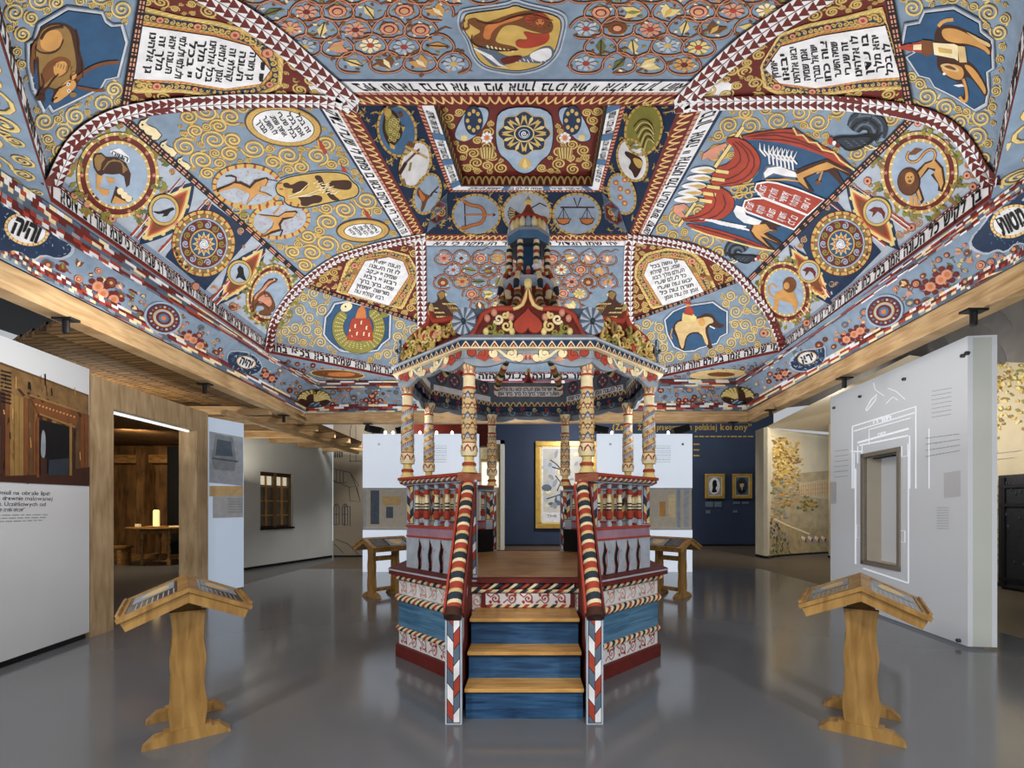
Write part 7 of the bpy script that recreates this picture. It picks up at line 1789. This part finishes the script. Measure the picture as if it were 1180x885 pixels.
mb=MB(); mb.lathe([(.075,1.05),(.075,1.46),(.05,1.49)],(tx-.02,ty-.25,0),glow('candle_wax',(236,212,150),.8),14); cd=mb.build('candle'); tag(cd,'thick pale glowing candle on the plate in the dark room','candle'); mb=MB(); mb.tube([(tx-.02,ty-.25,1.49),(tx-.02,ty-.25,1.53)],.008,'black',6); mb.build('wick',cd)
mb=MB(); mb.box(tx-.52,tx-.42,ty-.35,ty-.25,1.03,1.11,'cream',None,.01); tag(mb.build('small_box'),'small cream box on the left side of the old table','box')
mb=MB(); mb.box(tx+.34,tx+.72,ty-.28,ty-.02,1.03,1.06,'cream',Matrix.Identity(4)); tag(mb.build('open_book'),'flat open book on the right side of the old table','book')
bn=empty('wooden_bench',(-11.6,12.9,0)); tag(bn,'plain wooden bench left of the table in the dark room','bench')
mb=MB(); mb.box(-.55,.55,-.2,.2,.44,.5,W_TABLE,None,.01); mb.build('seat',bn)
for sx in (-.45,.45): mb=MB(); mb.box(sx-.05,sx+.05,-.17,.17,0,.44,W_TABLE); mb.build('leg',bn)
mb=MB(); mb.box(-.42,.42,-.03,.03,.13,.19,W_TABLE); mb.build('stretcher',bn)
# ---- shingled eaves on the left, with rafters
sh=MATS.get('shingles')
m,nt,b=nodes_of('shingles'); bt=nt.nodes.new('ShaderNodeTexBrick'); tc=nt.nodes.new('ShaderNodeTexCoord'); mp_=nt.nodes.new('ShaderNodeMapping'); mp_.inputs['Rotation'].default_value=(0,0,PI/2)
bt.inputs['Scale'].default_value=1.0; bt.inputs['Brick Width'].default_value=.09; bt.inputs['Row Height'].default_value=.42; bt.inputs['Mortar Size'].default_value=.010
bt.inputs['Color1'].default_value=rgb((150,112,62)); bt.inputs['Color2'].default_value=rgb((112,80,42)); bt.inputs['Mortar'].default_value=rgb((36,24,12))
nt.links.new(tc.outputs['Object'],mp_.inputs[0]); nt.links.new(mp_.outputs[0],bt.inputs['Vector']); nt.links.new(bt.outputs[0],b.inputs['Base Color']); b.inputs['Roughness'].default_value=.75
mb=MB()
for r in range(10):
    x0=-4.5-.46*r; x1=x0-.48; z=3.36+.045*r
    ya=4.4+.65*(-x0-4.33); yb=4.4+.65*(-x1-4.33); mb.add([(x0,ya,z+.03),(x0-.28,14.0,z+.03),(x1-.28,14.0,z),(x1,yb,z),(x0,ya,z+.06),(x0-.28,14.0,z+.06),(x1-.28,14.0,z+.06),(x1,yb,z+.06)],[(0,1,2,3),(4,5,6,7),(3,2,6,7),(0,3,7,4)],m)
structure(mb.build('ceiling_eaves'))
for k in range(7):
    y=8.6+k*.95; mb=MB(); mb.box(-7.6,-4.75,y-.05,y+.05,3.26,3.40,W_BEAM); structure(mb.build('trim_rafter'))
mb=MB(); mb.obox((-5.35,8.2,3.22),(-5.2,14.2,3.22),.10,.09,W_BEAM); structure(mb.build('trim_purlin'))
# ---- black anchors under the beams
for n,(u,v) in enumerate(((76,367),(236,442),(327,478),(424,488),(1122,357),(973,435),(888,472),(845,486))):
    q=at_height(u,v,3.295); root=empty('beam_anchor',(q.x,q.y,3.295)); s='left' if u<600 else 'right'
    tag(root,'small black metal anchor hanging under the %s wooden ceiling beam, %s'%(s,['above the exhibition panel','above the timber portal','above the white window wall','beside the drawn mural','above the acrylic block end','above the acrylic block middle','above the landscape mural','above the gilt lettering'][n]),'anchor','black anchors under the beams')
    mb=MB(); mb.box(-.09,.09,-.05,.05,-.022,0,M_BLACK,None,.004); mb.build('plate',root); mb=MB(); mb.lathe([(.022,-.14),(.028,-.13),(.028,-.022)],(0,0,0),M_BLACK,10); mb.build('pin',root)
# ---- lecterns
def make_lectern():
    root=empty('reading_lectern',(0,0,0))
    for sy in (-.23,.23):
        mb=MB(); L0=[];R0=[]
        for i in range(29):
            z=.06+.80*i/28; t=i/28; w=.105-.016*(.5+.5*math.cos(t*2*PI*2.2+.6))-.012*math.exp(-((t-.72)/.12)**2)
            L0.append((-w,z)); R0.append((w,z))
        mb.prism(L0+R0[::-1],lambda x,y,d,sy=sy:V3((x,sy+d,y)),-.03,.03,W_LECT); o=mb.build('post',root)
        mb=MB(); mb.prism([(-.24,0),(.24,0),(.24,.012),(.18,.065),(.13,.07),(.13,.085),(-.13,.085),(-.13,.07),(-.18,.065),(-.24,.012)],lambda x,y,d,sy=sy:V3((x,sy+d,y)),-.045,.045,W_LECT); mb.build('foot',root)
    mb=MB(); mb.box(-.04,.04,-.23,.23,.09,.15,W_LECT); mb.build('stretcher',root)
    mb=MB(); mb.box(-.03,.03,-.23,.23,.62,.70,W_LECT); mb.build('stretcher',root)
    hw,dr,zt,hl=.345,.155,1.03,.39
    for sg in (-1,1):
        f=lambda x,y,d,sg=sg:(V3((sg*.0004,y*hl,zt+d*math.hypot(dr,hw)/hw)) if x==0 else V3((sg*x*hw,y*hl,zt-dr*x))+V3((sg*dr,0,hw)).normalized()*d)
        def hexa(mb,x0,x1,y0,y1,d0,d1,mat):
            vs=[f(x,y,d) for d in (d0,d1) for y in (y0,y1) for x in (x0,x1)]; mb.add(vs,[(0,1,3,2),(4,6,7,5),(0,4,5,1),(2,3,7,6),(0,2,6,4),(1,5,7,3)],mat)
        mb=MB(); hexa(mb,0,1,-1,1,-.085,-.0205,W_LECT); hexa(mb,0,1.03,-1.05,1.05,-.02,-.004,W_LECT)
        for x0,x1,y0,y1 in ((0,.16,-1.05,1.05),(.92,1.03,-1.05,1.05),(.16,.92,-1.05,-.86),(.16,.92,.86,1.05)): hexa(mb,x0,x1,y0,y1,-.0035,.006,W_LECT)
        db_=mb.build('desk_board',root)
        mb=MB(); hexa(mb,.16,.92,-.86,.86,-.004,.001,paint('lectern_print',(92,88,84),.12,.3,7,.6)); 
        p=Painter(mb,lambda x,y:(f(x,y,.0015),V3((sg*dr,0,hw)).normalized()),.0006,9)
        for k in range(8): scribble(p,.22+.08*k,-.8,.22+.08*k,-.2,.03,'mist',1,k)
        p.poly([(.22,-.1),(.86,-.1),(.86,.78),(.22,.78)],'grey',1); p.poly(smooth([(.3,.0),(.6,.1),(.8,.4),(.5,.7),(.3,.5)]),'sand',2)
        mb.build('print_panel',db_)
        mb=MB(); hexa(mb,.985,1.03,-.85,.85,.0,.022,W_LECT); mb.build('book_ledge',db_)
    return root
l0=make_lectern()
for n,(x,y,rz,lab) in enumerate(((-2.43,3.33,37,'oak lectern with gabled desk in front of the timber portal'),(2.39,3.38,-35,'oak lectern with gabled desk in front of the acrylic block'),(-2.58,8.3,-42,'oak lectern beside the pavilion before the left lit panel'),(2.50,8.3,42,'oak lectern beside the pavilion before the right lit panel'))):
    o=l0 if n==0 else copy_tree(l0)
    o.location=(x,y,0); o.rotation_euler=(0,0,math.radians(rz)); tag(o,lab,'lectern','oak reading lecterns')
# ================================================================== LIGHT AND CAMERA
sc=bpy.context.scene
sc.view_settings.view_transform='Standard'; sc.view_settings.look='None'; sc.view_settings.exposure=0.0; sc.view_settings.gamma=1.0
sc.view_settings.use_curve_mapping=False
w=bpy.data.worlds.new('World'); sc.world=w; w.use_nodes=True
w.node_tree.nodes['Background'].inputs[0].default_value=(0.9,0.95,1.0,1); w.node_tree.nodes['Background'].inputs[1].default_value=0.5
def area(name,loc,target,size,power,col=(1,1,1),sy=None,spread=None):
    l=bpy.data.lights.new(name,'AREA'); l.size=size; l.energy=power; l.color=col
    if sy: l.shape='RECTANGLE'; l.size_y=sy
    if spread: l.spread=spread
    o=bpy.data.objects.new(name,l); C.objects.link(o); o.location=loc
    o.rotation_euler=(Vector(target)-Vector(loc)).to_track_quat('-Z','Y').to_euler(); return o
cam=bpy.data.cameras.new('camera'); co=bpy.data.objects.new('camera',cam); C.objects.link(co)
co.location=(0,0,EYE); co.rotation_euler=(PI/2,0,0); cam.sensor_width=36; cam.sensor_fit='HORIZONTAL'; cam.lens=36*F/1180
cam.shift_x=(590-U0)/1180; cam.shift_y=(V0-442.5)/1180; cam.clip_start=0.05
sc.camera=co
WARM=(1,.95,.86); COOL=(.93,.97,1)
for x,y in ((-2.6,3.3),(2.5,3.3),(-2.5,7.7),(2.4,7.7),(-2.3,5.5),(2.2,5.5),(0,2.2),(0,8.3)):
    area('vault_fill',(x,y,2.2),(x,y+.001,5.2),.9,(38 if y<4 else 46),(1,.985,.95))  # floating fill lights added to brighten the vault evenly
# unseen spots added behind the camera to brighten the pavilion
for x,y in ((-3.6,-1.2),(3.4,-1.2)): area('front_fill',(x,y,3.4),(0,5.2,1.3),.5,140,WARM)
area('hall_fill',(0,-1.6,4.2),(0,5.5,.3),3.0,150,COOL)  # large soft fill added behind the camera, no fitting there
for x,y,tx,ty,tz,e in ((-8.5,16.8,2,19,2.5,130),(2,15.5,2.0,19,2.2,190),(6.5,15.8,7.5,19,2.4,25),(7.6,12.0,8.6,15,2.6,110),(7.2,9.6,9.3,8.8,3.0,60),(7.6,6.2,9.3,10.5,4.2,60),(-3.4,4.5,-5.4,4.6,1.4,26),(-3.9,11.6,-6.6,12.6,1.8,130),(-5.0,13.4,-4.6,15,2,30),(2.6,5.6,5.0,6.3,1.2,16)):
    area('gallery_fill',(x,y,4.6 if y>10 else 3.1),(tx,ty,tz),.5,e,(1,.96,.9))  # fill lights added to brighten the walls and panels
area('eaves_fill',(-6.6,7.2,2.3),(-6.6,7.6,3.5),.6,34,(1,.9,.72)); area('eaves_fill',(-6.4,11,2.3),(-6.4,11.2,3.5),.6,18,(1,.9,.72))  # fill lights added below the eaves to brighten the shingles
area('room_fill',(-9.6,11.2,3.3),(-10.2,13.4,.8),.5,110,(1,.8,.5))  # fill light added to lift the dark room
